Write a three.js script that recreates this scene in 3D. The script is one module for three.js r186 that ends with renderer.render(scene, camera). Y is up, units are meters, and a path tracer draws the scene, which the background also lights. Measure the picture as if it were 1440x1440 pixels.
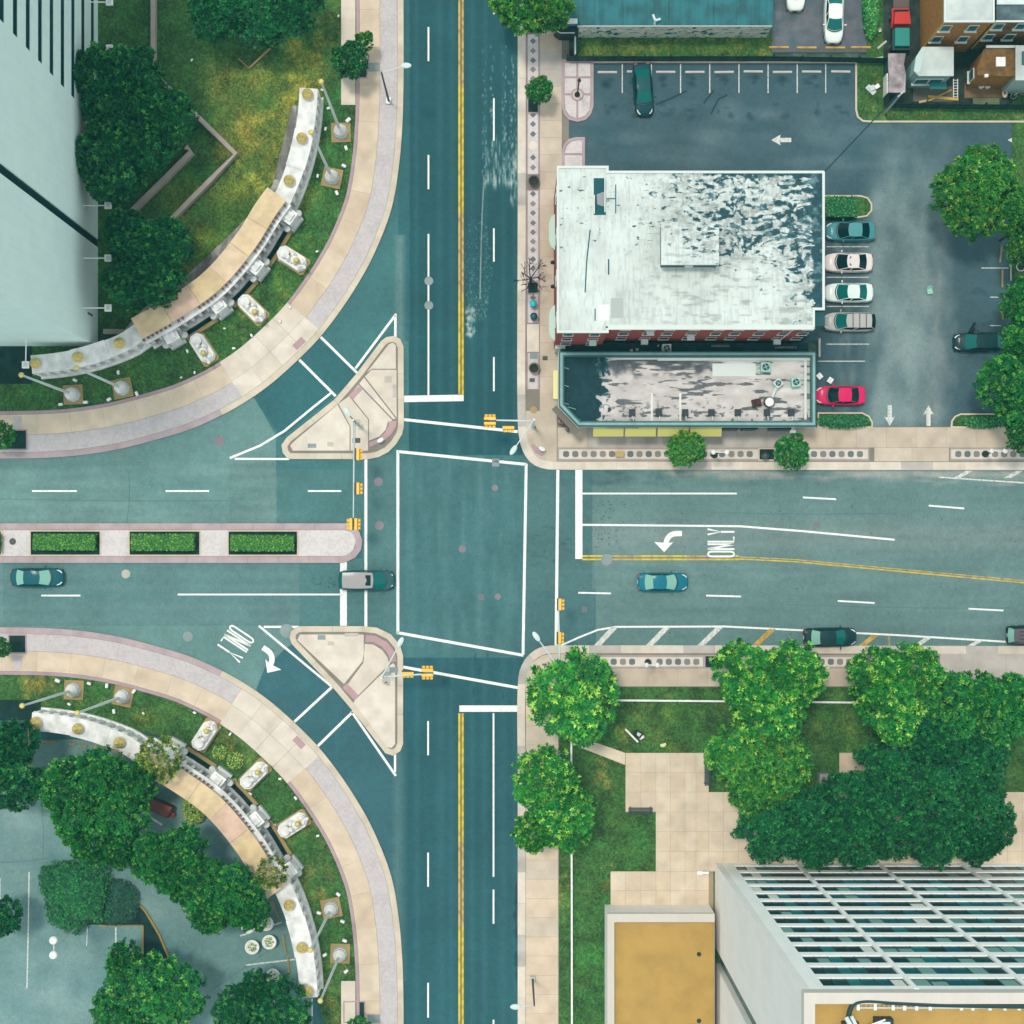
import * as THREE from 'three';
import { mergeGeometries, mergeVertices } from 'three/addons/utils/BufferGeometryUtils.js';
import { RoundedBoxGeometry } from 'three/addons/geometries/RoundedBoxGeometry.js';
import { MarchingCubes } from 'three/addons/objects/MarchingCubes.js';

// ---------- camera, sky, sun, exposure ----------
const scene = new THREE.Scene();
const S = 14.75, NX = 712, NY = 785, H = 150;          // ground pixels per metre, the point straight below the drone, flying height
const camera = new THREE.PerspectiveCamera(2 * Math.atan(720 / (S * H)) * 180 / Math.PI, 1, 1, 3000);
camera.position.set(0, H, 0); camera.up.set(0, 0, -1); camera.lookAt(0, 0, 0);
camera.setViewOffset(1440, 1440, 720 - NX, 720 - NY, 1440, 1440);
scene.add(camera);
{ // overcast sky, brightened towards the horizon to light the upright walls
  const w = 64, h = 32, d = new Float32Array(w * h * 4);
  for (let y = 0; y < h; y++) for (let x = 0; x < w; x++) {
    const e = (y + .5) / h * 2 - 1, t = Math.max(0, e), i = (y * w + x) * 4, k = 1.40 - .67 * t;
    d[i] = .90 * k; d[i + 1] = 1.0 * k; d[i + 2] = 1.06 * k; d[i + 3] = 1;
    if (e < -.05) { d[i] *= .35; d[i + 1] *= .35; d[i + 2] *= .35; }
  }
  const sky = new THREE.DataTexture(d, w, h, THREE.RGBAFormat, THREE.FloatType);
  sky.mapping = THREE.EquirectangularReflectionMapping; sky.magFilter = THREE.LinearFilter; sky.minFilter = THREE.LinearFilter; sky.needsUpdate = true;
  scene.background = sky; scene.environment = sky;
}
const sun = new THREE.DirectionalLight(new THREE.Color(1, .95, .86), 2.1);
sun.position.set(-24, 120, -24); sun.target.position.set(0, 0, 0);
sun.castShadow = true; sun.shadow.radius = 18; sun.shadow.mapSize.set(4096, 4096);
Object.assign(sun.shadow.camera, { left: -75, right: 75, top: 75, bottom: -75, near: 10, far: 260 });
scene.add(sun, sun.target);
const renderer = new THREE.WebGLRenderer({ antialias: true });
renderer.toneMapping = THREE.LinearToneMapping;
renderer.toneMappingExposure = 0.98;
renderer.shadowMap.enabled = true;
scene.fog = new THREE.FogExp2(new THREE.Color(.16, .74, .78), .0002);   // added thin teal haze that lifts the blacks, standing in for colour grading

// ---------- helpers ----------
let seed = 7;
const rnd = () => { seed = (seed + 0x6d2b79f5) | 0; let t = Math.imul(seed ^ (seed >>> 15), 1 | seed); t = (t + Math.imul(t ^ (t >>> 7), 61 | t)) ^ t; return ((t ^ (t >>> 14)) >>> 0) / 4294967296; };
const rr = (a, b) => a + (b - a) * rnd();
const P = (px, py, h = 0) => [(px - NX) / S * (H - h) / H, (py - NY) / S * (H - h) / H];   // photo pixel of a point h metres up -> x, z
const PP = (pts, h = 0) => pts.map(([x, y]) => P(x, y, h));
const rect = (x0, y0, x1, y1) => [[x0, y0], [x1, y0], [x1, y1], [x0, y1]];
const used = {};
const numbered = (n) => { const k = used[n] = (used[n] ?? -1) + 1; return k ? n + '_' + String(k).padStart(3, '0') : n; };
const shadow = (m) => { m.castShadow = true; m.receiveShadow = true; return m; };
function mesh(name, geo, mat, parent) {
  const g = Array.isArray(geo) ? mergeGeometries(geo.map((q) => { const n = q.index ? q.toNonIndexed() : q; for (const k of Object.keys(n.attributes)) if (!['position', 'normal', 'uv', 'color'].includes(k)) n.deleteAttribute(k); return n; })) : geo;
  const m = shadow(new THREE.Mesh(g, mat)); m.name = parent ? name : numbered(name); (parent || scene).add(m); return m;
}
function thing(name, label, category, pos = [0, 0, 0], turn = 0, group) {
  const o = new THREE.Group(); o.name = numbered(name); o.position.set(...pos); o.rotation.y = turn;
  o.userData = { label, category }; if (group) o.userData.group = group; scene.add(o); return o;
}
function struct(name, label, category) { const o = new THREE.Group(); o.name = numbered(name); o.userData = { kind: 'structure', label, category }; scene.add(o); return o; }
function tag(o, label, category, group) { o.userData = { label, category }; if (group) o.userData.group = group; return o; }
function dup(src, x, y, z, turn, label, group) { const c = src.clone(); c.name = numbered(src.name.replace(/_\d{3}$/, '')); c.userData = { ...src.userData }; if (label) c.userData.label = label; if (group) c.userData.group = group; c.position.set(x, y, z); c.rotation.y = turn; scene.add(c); return c; }

// flat-topped slab on an outline given in metres; uv in metres
function prism(poly, y0, y1, holes = []) {
  const area = (p) => p.reduce((s, a, i) => { const b = p[(i + 1) % p.length]; return s + a[0] * b[1] - b[0] * a[1]; }, 0);
  const v2 = (p) => p.map(([a, b]) => new THREE.Vector2(a, b));
  if (area(poly) < 0) poly = poly.slice().reverse();
  holes = holes.map((q) => area(q) > 0 ? q.slice().reverse() : q);
  const tris = THREE.ShapeUtils.triangulateShape(v2(poly), holes.map(v2)), all = poly.concat(...holes);
  const pos = [], nor = [], uv = [];
  for (const [a, b, c] of tris) {
    for (const i of [a, c, b]) { pos.push(all[i][0], y1, all[i][1]); nor.push(0, 1, 0); uv.push(all[i][0], -all[i][1]); }
    for (const i of [a, b, c]) { pos.push(all[i][0], y0, all[i][1]); nor.push(0, -1, 0); uv.push(all[i][0], -all[i][1]); }
  }
  for (const ring of [poly, ...holes]) { let d = 0; for (let i = 0; i < ring.length; i++) {
    const p = ring[i], q = ring[(i + 1) % ring.length], l = Math.hypot(q[0] - p[0], q[1] - p[1]) || 1e-6, n = [(q[1] - p[1]) / l, -(q[0] - p[0]) / l];
    const A = [p[0], y0, p[1], d, y0], B = [q[0], y0, q[1], d + l, y0], C = [q[0], y1, q[1], d + l, y1], D = [p[0], y1, p[1], d, y1]; d += l;
    for (const v of [A, C, B, A, D, C]) { pos.push(v[0], v[1], v[2]); nor.push(n[0], 0, n[1]); uv.push(v[3], v[4]); }
  } }
  const g = new THREE.BufferGeometry();
  g.setAttribute('position', new THREE.Float32BufferAttribute(pos, 3)); g.setAttribute('normal', new THREE.Float32BufferAttribute(nor, 3)); g.setAttribute('uv', new THREE.Float32BufferAttribute(uv, 2));
  return g;
}
// box with uv in metres, base centre at (x, y, z), turned by a
function box(w, h, d, x = 0, y = 0, z = 0, a = 0) {
  const g = prism([[-w / 2, -d / 2], [w / 2, -d / 2], [w / 2, d / 2], [-w / 2, d / 2]], 0, h);
  if (a) g.rotateY(a); g.translate(x, y, z); return g;
}
const pbox = (x0, y0, x1, y1, lo, hi, h = hi) => prism(PP(rect(x0, y0, x1, y1), h), lo, hi);
const cyl = (r0, r1, h, x, y, z, n = 16) => { const g = new THREE.CylinderGeometry(r1, r0, h, n); g.translate(x, y + h / 2, z); return g; };
const sph = (r, x, y, z, sy = 1, n = 14) => { const g = new THREE.SphereGeometry(r, n, Math.ceil(n * .7)); g.scale(1, sy, 1); g.translate(x, y, z); return g; };
function bar(a, b, r0, r1 = r0, n = 8) { const A = new THREE.Vector3(...a), B = new THREE.Vector3(...b), d = B.clone().sub(A), g = new THREE.CylinderGeometry(r1, r0, d.length(), n); g.applyQuaternion(new THREE.Quaternion().setFromUnitVectors(new THREE.Vector3(0, 1, 0), d.clone().normalize())); const m = A.add(B).multiplyScalar(.5); g.translate(m.x, m.y, m.z); return g; }
const lathe = (pts, x, y, z, n = 20) => { const g = new THREE.LatheGeometry(pts.map(([a, b]) => new THREE.Vector2(a, b)), n); g.translate(x, y, z); return g; };
const circle = (x, z, r, n = 24, a0 = 0) => Array.from({ length: n }, (_, i) => [x + r * Math.cos(a0 + i / n * 6.2832), z + r * Math.sin(a0 + i / n * 6.2832)]);
const offs = (poly, d) => { // inset an outline by d metres
  const n = poly.length, s = Math.sign(poly.reduce((t, a, i) => { const b = poly[(i + 1) % n]; return t + a[0] * b[1] - b[0] * a[1]; }, 0));
  return poly.map((p, i) => { const a = poly[(i + n - 1) % n], b = poly[(i + 1) % n]; let n1 = [-(p[1] - a[1]), p[0] - a[0]], n2 = [-(b[1] - p[1]), b[0] - p[0]]; const l1 = Math.hypot(...n1) || 1, l2 = Math.hypot(...n2) || 1; n1 = n1.map((v) => v / l1 * s); n2 = n2.map((v) => v / l2 * s); const k = 1 + n1[0] * n2[0] + n1[1] * n2[1]; return [p[0] + d * (n1[0] + n2[0]) / Math.max(k, .35), p[1] + d * (n1[1] + n2[1]) / Math.max(k, .35)]; });
};
// smooth path through world points with arc length; strips lie at offsets (metres) to its side
function path(pts, side = 1) {
  const c = new THREE.CatmullRomCurve3(pts.map(([x, z]) => new THREE.Vector3(x, 0, z)), false, 'centripetal'), n = pts.length * 24, q = c.getPoints(n), s = [0];
  for (let i = 1; i <= n; i++) s.push(s[i - 1] + q[i].distanceTo(q[i - 1]));
  const at = (d, off = 0) => { d = Math.min(Math.max(d, 0), s[n]); let lo = 0, hi = n; while (hi - lo > 1) { const m = (lo + hi) >> 1; if (s[m] <= d) lo = m; else hi = m; } const a = q[Math.max(0, lo - 1)], b = q[Math.min(n, hi + 1)], t = (d - s[lo]) / ((s[hi] - s[lo]) || 1), l = Math.hypot(b.x - a.x, b.z - a.z), nx = (b.z - a.z) / l * side, nz = -(b.x - a.x) / l * side; return [q[lo].x + (q[hi].x - q[lo].x) * t + nx * off, q[lo].z + (q[hi].z - q[lo].z) * t + nz * off, Math.atan2(-(b.z - a.z), b.x - a.x)]; };
  const near = ([x, z]) => { let best = 0, bd = 1e9; q.forEach((v, i) => { const e = (v.x - x) ** 2 + (v.z - z) ** 2; if (e < bd) { bd = e; best = i; } }); return s[best]; };
  const outline = (d0, d1, o0, o1, step = .8) => { const k = Math.max(1, Math.ceil((d1 - d0) / step)), a = [], b = []; for (let i = 0; i <= k; i++) { const d = d0 + (d1 - d0) * i / k; const u = at(d, o0), v = at(d, o1); a.push([u[0], u[1]]); b.push([v[0], v[1]]); } return a.concat(b.reverse()); };
  return { len: s[n], at, near, outline, strip: (d0, d1, o0, o1, y0, y1, step) => prism(outline(d0, d1, o0, o1, step), y0, y1) };
}
const linePoly = (pts, w) => path2(pts).outline(w);
function path2(pts) { return { outline(w) { const n = pts.length, L = [], R = []; for (let i = 0; i < n; i++) { const a = pts[Math.max(0, i - 1)], b = pts[Math.min(n - 1, i + 1)], l = Math.hypot(b[0] - a[0], b[1] - a[1]), nx = -(b[1] - a[1]) / l * w / 2, nz = (b[0] - a[0]) / l * w / 2; L.push([pts[i][0] + nx, pts[i][1] + nz]); R.push([pts[i][0] - nx, pts[i][1] - nz]); } return L.concat(R.reverse()); } }; }

// ---------- noise and textures ----------
const hash = (x, y, s) => { let h = Math.imul(x, 374761393) + Math.imul(y, 668265263) + Math.imul(s, 2147483647 ^ 0x3c6ef372) | 0; h = Math.imul(h ^ (h >>> 13), 1274126177); return ((h ^ (h >>> 16)) >>> 0) / 4294967296; };
function vnoise(x, y, s, per = 0) { const xi = Math.floor(x), yi = Math.floor(y), u = x - xi, v = y - yi, a = u * u * (3 - 2 * u), b = v * v * (3 - 2 * v), w = (i) => per ? ((i % per) + per) % per : i; const p = hash(w(xi), w(yi), s), q = hash(w(xi + 1), w(yi), s), r = hash(w(xi), w(yi + 1), s), t = hash(w(xi + 1), w(yi + 1), s); return p + (q - p) * a + (r - p) * b + (p - q - r + t) * a * b; }
function fbm(x, y, s, o = 4, per = 0) { let f = 0, a = .5, t = 0; for (let i = 0; i < o; i++) { f += a * vnoise(x, y, s + i * 17, per ? per << i : 0); t += a; x *= 2; y *= 2; a *= .5; } return f / t; }
const clamp = (v, a = 0, b = 1) => Math.min(b, Math.max(a, v)), sm = (a, b, v) => { const t = clamp((v - a) / (b - a)); return t * t * (3 - 2 * t); };
function canvas(w, h = w) { const c = document.createElement('canvas'); c.width = w; c.height = h; return [c, c.getContext('2d')]; }
function tex(c, srgb = true) { const t = new THREE.CanvasTexture(c); if (srgb) t.colorSpace = THREE.SRGBColorSpace; t.wrapS = t.wrapT = THREE.RepeatWrapping; t.magFilter = THREE.LinearFilter; return t; }
function perPixel(ctx, w, h, f) { const im = ctx.getImageData(0, 0, w, h), d = im.data; for (let y = 0; y < h; y++) for (let x = 0; x < w; x++) { const i = (y * w + x) * 4; f(d, i, x, y); } ctx.putImageData(im, 0, 0); }
// tiling grey grain around mid: coarse patches and fine grit, metres per tile
function grain(size, metres, coarse, fine, sd, lo = 200, streak = 0) {
  const [c, x] = canvas(size); x.fillRect(0, 0, size, size);
  perPixel(x, size, size, (d, i, px, py) => { const k = 1 + coarse * (fbm(px / size * 8, py / size * 8, sd, 4, 8) - .5) * 2 + fine * (hash(px, py, sd + 3) - .5) + streak * (vnoise(px / size * 64, py / size * 2, sd + 9, 64) - .5); const v = clamp(lo * k, 0, 255); d[i] = d[i + 1] = d[i + 2] = v; d[i + 3] = 255; });
  const t = tex(c); t.repeat.set(1 / metres, 1 / metres); return t;
}
const bumpGrit = (() => { const [c, x] = canvas(256); x.fillRect(0, 0, 256, 256); perPixel(x, 256, 256, (d, i, px, py) => { const v = 255 * (.5 * hash(px, py, 5) + .5 * fbm(px / 256 * 32, py / 256 * 32, 8, 3, 32)); d[i] = d[i + 1] = d[i + 2] = v; d[i + 3] = 255; }); const t = tex(c, false); t.repeat.set(1 / 2, 1 / 2); return t; })();
const G = { stone: grain(512, 6, .10, .10, 11, 232), concrete: grain(512, 9, .09, .10, 23, 235), plaster: grain(512, 12, .02, .03, 37, 248, .02), soil: grain(512, 5, .35, .35, 41, 205), metal: grain(256, 5, .08, .04, 43, 238) };
const M = {};
function mat(hex, rough = .85, o = {}) { return new THREE.MeshStandardMaterial({ color: new THREE.Color(hex), roughness: rough, ...o }); }
const conc = (hex, g = G.concrete, r = .9) => mat(hex, r, { map: g, bumpMap: bumpGrit, bumpScale: .006 });
// ---------- asphalt: one map of the paving, its patches, stains and worn lanes ----------
const SPAN = 1664, OFF = 112;
const onMap = (t) => { t.wrapS = t.wrapT = THREE.MirroredRepeatWrapping; t.repeat.set(S / SPAN, S / SPAN); t.offset.set((NX + OFF) / SPAN, 1 - (NY + OFF) / SPAN); return t; };
const asphaltMap = (() => {
  const N = 2048, k = N / SPAN, [c, x] = canvas(N);
  x.setTransform(k, 0, 0, k, OFF * k, OFF * k);
  const fill = (col, pts) => { x.fillStyle = col; x.beginPath(); pts.forEach((p, i) => i ? x.lineTo(...p) : x.moveTo(...p)); x.closePath(); x.fill(); };
  const R = (col, a, b, c2, d) => { x.fillStyle = col; x.fillRect(a, b, c2 - a, d - b); };
  const blur = (col, a, cx, cy, rx, ry, rot = 0) => { x.save(); x.translate(cx, cy); x.rotate(rot); x.scale(rx, ry); const g = x.createRadialGradient(0, 0, 0, 0, 0, 1); g.addColorStop(0, col + Math.round(a * 255).toString(16).padStart(2, '0')); g.addColorStop(1, col + '00'); x.fillStyle = g; x.beginPath(); x.arc(0, 0, 1, 0, 7); x.fill(); x.restore(); };
  R('#3a7b80', -OFF, -OFF, 1600, 1600);
  // west arm, westbound: old pale asphalt, then two newer patches
  R('#72a39d', -OFF, 560, 323, 740); R('#6d9a94', 323, 560, 389, 740); R('#4c8a89', 389, 640, 560, 740);
  fill('#6fa29c', [[-OFF, 560], [358, 560], [389, 612], [389, 650], [-OFF, 660]]);
  fill('#3f8586', [[357, 559], [470, 440], [560, 300], [575, 300], [575, 660], [388, 660], [388, 612]]);
  fill('#2b777d', [[357, 559], [452, 474], [510, 525], [396, 616]]);
  // west arm, eastbound
  R('#5f9492', -OFF, 785, 421, 890); R('#6c9c97', -OFF, 785, 4, 890); R('#508d8c', 421, 785, 560, 900);
  fill('#6da09a', [[-OFF, 880], [424, 880], [420, 905], [360, 975], [340, 990], [-OFF, 950]]);
  fill('#347580', [[360, 970], [372, 940], [398, 915], [412, 905], [570, 1066], [570, 1200], [480, 1200], [430, 1030]]);
  // middle of the crossing
  R('#458385', 510, 640, 735, 925); R('#528b8a', 510, 640, 560, 905);
  // north and south arms
  R('#16626b', 575, -OFF, 735, 640); R('#2a747a', 560, -OFF, 576, 480);
  R('#1d6873', 560, 925, 735, 1600);
  // east arm
  R('#4f8584', 735, 645, 833, 925); R('#6b9691', 833, 645, 1600, 925); R('#4a8184', 735, 830, 838, 925);
  // car parks
  R('#436a76', 736, -OFF, 1600, 620); R('#6c737c', 1085, -OFF, 1245, 90);
  for (let i = 0; i < 70; i++) blur('#6d868a', .25, 1292 + rr(-50, 50), rr(200, 610), rr(20, 45), rr(20, 60));
  R('#73a49f', -OFF, 1040, 440, 1600);
  const lane = (col, a, x0, x1, y0, y1, horiz) => { const g = horiz ? x.createLinearGradient(0, y0, 0, y1) : x.createLinearGradient(x0, 0, x1, 0), h = Math.round(a * 255).toString(16).padStart(2, '0'); g.addColorStop(0, col + '00'); g.addColorStop(.5, col + h); g.addColorStop(1, col + '00'); x.fillStyle = g; x.fillRect(x0, y0, x1 - x0, y1 - y0); };
  for (const [a, b] of [[578, 592], [612, 628], [628, 644], [656, 672], [676, 690], [700, 716], [716, 732]]) { lane('#4d9295', .22, a + rr(-3, 3), b + rr(-3, 3), -OFF, 640); lane('#4f9298', .22, a + rr(-3, 3), b + rr(-3, 3), 925, 1600); }
  for (const [a, b] of [[572, 588], [590, 612], [618, 640], [668, 690], [700, 722]]) { lane('#6ba3a0', .18, a + rr(-5, 5), b + rr(-5, 5), 640, 925); lane('#2e6f78', .16, a + 11 + rr(-5, 5), b + 11 + rr(-5, 5), 640, 925); }
  lane('#9fb3a8', .55, 553, 573, 330, 490); lane('#a5b5ac', .35, 550, 574, 1030, 1380);
  for (const [a, b] of [[652, 668], [668, 684], [700, 716], [718, 736]]) lane('#8fb8b0', .16, -OFF, 389, a + rr(-5, 5), b + rr(-2, 6), 1);
  for (const [a, b] of [[800, 816], [818, 832], [846, 860], [862, 880]]) { lane('#93a5a2', .2, -OFF, 421, a + rr(-4, 4), b + rr(-4, 4), 1); lane('#8fb0ac', .16, 833, 1600, a - 60, b - 60, 1); lane('#7fa39f', .16, 833, 1600, a, b, 1); }
  lane('#9fa8a0', .5, 833, 1600, 720, 790, 1);
  for (let i = 0; i < 130; i++) blur('#9db7b2', .30, 1262 + rr(-42, 60), rr(230, 600), rr(8, 34), rr(14, 60), 0);
  for (let i = 0; i < 60; i++) blur('#a8b2ac', .22, rr(1170, 1190) + rr(0, 30) + (rnd() < .5 ? 0 : 130), rr(300, 600), rr(5, 14), rr(10, 40));
  for (let i = 0; i < 70; i++) blur('#8aa3a8', .20, rr(800, 1440), rr(140, 235), rr(20, 60), rr(6, 22));
  for (let i = 0; i < 60; i++) blur('#235a6b', .22, rr(830, 1440), rr(95, 240), rr(10, 45), rr(8, 24));
  for (let i = 0; i < 60; i++) blur('#a9c3c0', .25, rr(0, 330), rr(1080, 1440), rr(20, 70), rr(15, 50));
  for (let i = 0; i < 50; i++) blur('#4d8791', .22, rr(0, 330), rr(1080, 1440), rr(10, 40), rr(10, 40));
  for (let i = 0; i < 40; i++) blur('#9a8f96', .25, rr(1085, 1240), rr(20, 70), rr(6, 26), rr(5, 16));
  for (let i = 0; i < 30; i++) blur('#37606c', .35, rr(1085, 1200), rr(0, 60), rr(4, 16), rr(4, 14));
  for (let i = 0; i < 90; i++) blur(rnd() < .5 ? '#8db9b2' : '#4f8a88', .22, rr(-60, 380), rr(650, 735), rr(20, 90), rr(4, 14));
  for (let i = 0; i < 120; i++) blur(rnd() < .5 ? '#8fb0aa' : '#557f80', .16, rr(840, 1500), rr(665, 900), rr(30, 120), rr(3, 10));
  for (let i = 0; i < 50; i++) blur(rnd() < .5 ? '#2f666f' : '#79a8a6', .25, rr(565, 730), rr(640, 920), rr(3, 10), rr(14, 60));
  // kerbside dust on the east arm
  for (let i = 0; i < 150; i++) { const px = rr(940, 1520); blur('#c9bfb2', .35, px, 664 + Math.pow(rnd(), 2) * (6 + (px - 940) * .03), rr(10, 34), rr(2, 7)); }
  for (let i = 0; i < 60; i++) blur('#3a6a70', .30, rr(785, 960), rr(662, 682), rr(4, 22), rr(2, 8));
  // oil drips on stalls, tyre and tar marks
  for (let i = 0; i < 9; i++) { const cx = 854 + i * 41; for (let j = 0; j < 6; j++) blur('#133c4c', .45, cx + rr(-9, 9), rr(106, 122), rr(4, 11), rr(3, 7)); for (let j = 0; j < 4; j++) blur('#173f50', .4, cx + rr(-11, 11), rr(146, 168), rr(3, 9), rr(3, 8)); }
  for (let i = 0; i < 7; i++) for (let j = 0; j < 4; j++) { blur('#1c4a58', .5, 1380 + rr(-12, 14), 330 + i * 42 + rr(-8, 8), rr(3, 8), rr(2, 7)); }
  for (let i = 0; i < 160; i++) blur('#12343c', .55, rr(560, 1440), rr(640, 920), rr(.6, 2), rr(.6, 2));
  for (let i = 0; i < 60; i++) blur('#173a42', .5, rr(833, 880), rr(705, 770), rr(.8, 3), rr(.6, 2));
  for (let i = 0; i < 26; i++) blur('#16414b', .5, rr(440, 480), rr(812, 826), rr(1, 3), rr(.8, 2));
  for (let i = 0; i < 12; i++) blur('#194751', .45, rr(655, 725), rr(900, 1000), rr(1.5, 3), rr(6, 16));
  for (let i = 0; i < 24; i++) blur('#2a626a', .4, rr(740, 800), rr(740, 800), rr(2, 9), rr(1.5, 4));
  x.lineCap = 'round'; x.strokeStyle = '#143f50'; x.lineWidth = 2.2;
  for (const q of [[[923, 147], [945, 138], [965, 128]], [[1000, 160], [1010, 140], [1022, 134]], [[990, 145], [1003, 128]]]) { x.beginPath(); q.forEach((p, i) => i ? x.lineTo(...p) : x.moveTo(...p)); x.stroke(); }
  x.strokeStyle = '#1d4f5e55'; x.lineWidth = 1.2;
  for (const [cx, cy, r] of [[977, 112, 13], [976, 157, 14], [935, 152, 11]]) { x.beginPath(); x.ellipse(cx, cy, r, r * .7, 0, .3, 6); x.stroke(); }
  x.strokeStyle = '#3b727a88'; x.lineWidth = 1; for (const [a, b, d, e] of [[833, 780, 833, 900], [1000, 720, 1260, 722], [1105, 850, 1420, 855], [180, 660, 178, 735], [-50, 700, 320, 704], [300, 1390, 420, 1300], [55, 1100, 60, 1210], [0, 1212, 70, 1206]]) { x.beginPath(); x.moveTo(a, b); x.quadraticCurveTo((a + d) / 2 + 6, (b + e) / 2 + 4, d, e); x.stroke(); }
  for (let i = 0; i < 40; i++) { const t = rnd(); blur('#0c4450', .5, 729 - 7 * Math.sin(Math.PI * t) * rnd(), 1236 + t * 150, rr(2, 5), rr(5, 14)); }
  // white spill dragged down the northbound lanes
  for (let i = 0; i < 260; i++) { const py = 60 + Math.pow(rnd(), .6) * 200, lanesX = [681, 692, 709, 718, 724][Math.floor(rnd() * 5)]; blur('#d5ddd4', rr(.25, .7), lanesX + rr(-3, 3), py, rr(.6, 1.9), rr(1.5, 5)); }
  for (let i = 0; i < 80; i++) blur('#e2e4da', .45, rr(680, 727), 258 - Math.pow(rnd(), 2) * 70, rr(.8, 2.6), rr(4, 15));
  for (let i = 0; i < 40; i++) blur('#e6e6da', .4, rr(718, 729), rr(215, 290), rr(1, 3), rr(3, 10));
  x.strokeStyle = '#c3d2c9cc'; x.lineWidth = 1.6; x.beginPath(); x.moveTo(680, 262); x.quadraticCurveTo(677, 310, 675, 420); x.stroke();
  for (let i = 0; i < 380; i++) { const a = Math.pow(rnd(), .7); blur('#d4ddd2', rr(.2, .65), 672 + (rnd() - .5) * 44 * (1 - Math.abs(a - .5)), 300 + a * 150, rr(.5, 1.6), rr(.6, 2.4)); }
  for (let i = 0; i < 60; i++) blur('#e4e3d6', .5, rr(655, 668), rr(432, 474), rr(1, 4), rr(2, 6));
  x.setTransform(1, 0, 0, 1, 0, 0);
  perPixel(x, N, N, (d, i, px, py) => { const v = .755 + .12 * fbm(px / 60, py / 60, 3, 3) + .08 * (fbm(px / 7, py / 7, 4, 2) - .5) + .13 * (hash(px, py, 9) - .5), l = .3 * d[i] + .55 * d[i + 1] + .15 * d[i + 2], q = .22; d[i] = (d[i] + (l - d[i]) * q) * v; d[i + 1] = (d[i + 1] + (l - d[i + 1]) * q) * v; d[i + 2] = (d[i + 2] + (l - d[i + 2]) * q) * v; });
  return onMap(tex(c));
})();
M.asphalt = new THREE.MeshStandardMaterial({ map: asphaltMap, roughness: .92, bumpMap: bumpGrit, bumpScale: .008 });
const lawnMap = (() => {
  const N = 2048, k = N / SPAN, [c, x] = canvas(N); x.fillStyle = '#40692f'; x.fillRect(0, 0, N, N);
  x.setTransform(k, 0, 0, k, OFF * k, OFF * k);
  const blob = (col, a, cx, cy, r, q) => { const g = x.createRadialGradient(cx, cy, 0, cx, cy, r); g.addColorStop(0, col + Math.round(a * 255).toString(16).padStart(2, '0')); g.addColorStop(1, col + '00'); x.fillStyle = g; x.fillRect(cx - r, cy - r, 2 * r, 2 * r); };
  const many = (n, col, a, x0, x1, y0, y1, r0, r1) => { for (let i = 0; i < n; i++) blob(col, a, rr(x0, x1), rr(y0, y1), rr(r0, r1)); };
  many(140, '#86883a', .34, 300, 450, 90, 290, 8, 34); many(80, '#b0a23c', .44, 395, 455, 40, 210, 5, 16); many(60, '#b5a440', .48, 330, 405, 160, 270, 4, 13); many(60, '#7a8a30', .35, 240, 360, 260, 380, 10, 30); many(40, '#8f8838', .3, 440, 482, 0, 110, 5, 14);
  many(60, '#3d7a38', .4, 440, 480, 130, 330, 6, 18); many(40, '#8a8f33', .35, 360, 440, 300, 440, 4, 12);
  many(60, '#8f8d38', .40, 20, 420, 955, 1180, 6, 20); many(50, '#918440', .3, 400, 470, 1140, 1260, 5, 15); many(30, '#a0843a', .35, 300, 330, 1040, 1060, 3, 9); many(30, '#9c8f3a', .4, 445, 490, 1340, 1440, 5, 14); many(24, '#a5913f', .4, 30, 80, 950, 980, 4, 12);
  many(26, '#4c8a3c', .4, 60, 400, 490, 560, 6, 18); many(14, '#a89a3f', .4, 300, 380, 420, 490, 2, 6);
  many(60, '#7d8c38', .35, 800, 1200, 975, 1060, 6, 22); many(24, '#a0903f', .3, 838, 858, 1066, 1110, 3, 9); many(20, '#b39a45', .4, 785, 800, 1220, 1300, 3, 9); many(20, '#9c8c40', .3, 846, 870, 1205, 1280, 3, 8); many(50, '#3f8a3c', .4, 785, 930, 1150, 1440, 6, 20); many(30, '#8a8a3a', .4, 865, 885, 1020, 1045, 3, 9);
  many(70, '#7d8436', .5, 820, 1090, 54, 78, 4, 12); many(40, '#8a8a40', .4, 1210, 1440, 90, 170, 4, 12);
  x.setTransform(1, 0, 0, 1, 0, 0);
  perPixel(x, N, N, (d, i, px, py) => { const f = fbm(px / 22, py / 22, 21, 4), g = .66 + .45 * f + .50 * (hash(px, py, 31) - .5) + .55 * (fbm(px / 3.2, py / 3.2, 25, 2) - .5); d[i] = clamp(d[i] * g * (.86 + .26 * fbm(px / 40, py / 40, 51, 3)), 0, 255); d[i + 1] = clamp(d[i + 1] * g, 0, 255); d[i + 2] = clamp(d[i + 2] * g, 0, 255); });
  return onMap(tex(c));
})();
M.lawn = new THREE.MeshStandardMaterial({ map: lawnMap, roughness: 1, bumpMap: bumpGrit, bumpScale: .03 });
M.white = mat('#f1efe8', .75, { map: grain(256, 2, .10, .12, 71, 245) });
M.wornWhite = mat('#dcdad0', .8, { map: grain(256, 1.2, .30, .3, 73, 235) });
M.yellow = mat('#d9b51c', .75, { map: grain(256, 3, .28, .12, 75, 240) });
M.wornYellow = mat('#c8a04e', .8, { map: grain(256, 3, .35, .16, 77, 240) });
M.kerbPink = conc('#bda5a6'); M.kerbCream = conc('#d9c8b2'); M.kerbGrey = conc('#c4b9af'); M.kerbWhite = conc('#d6d0c4');
M.tan = ['#dcc4aa', '#dec7ae', '#d9c0a6', '#dfc9b0'].map((h) => conc(h)); M.slab = ['#e2d3c2', '#dfcfbd', '#e5d6c6'].map((h) => conc(h));
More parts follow.
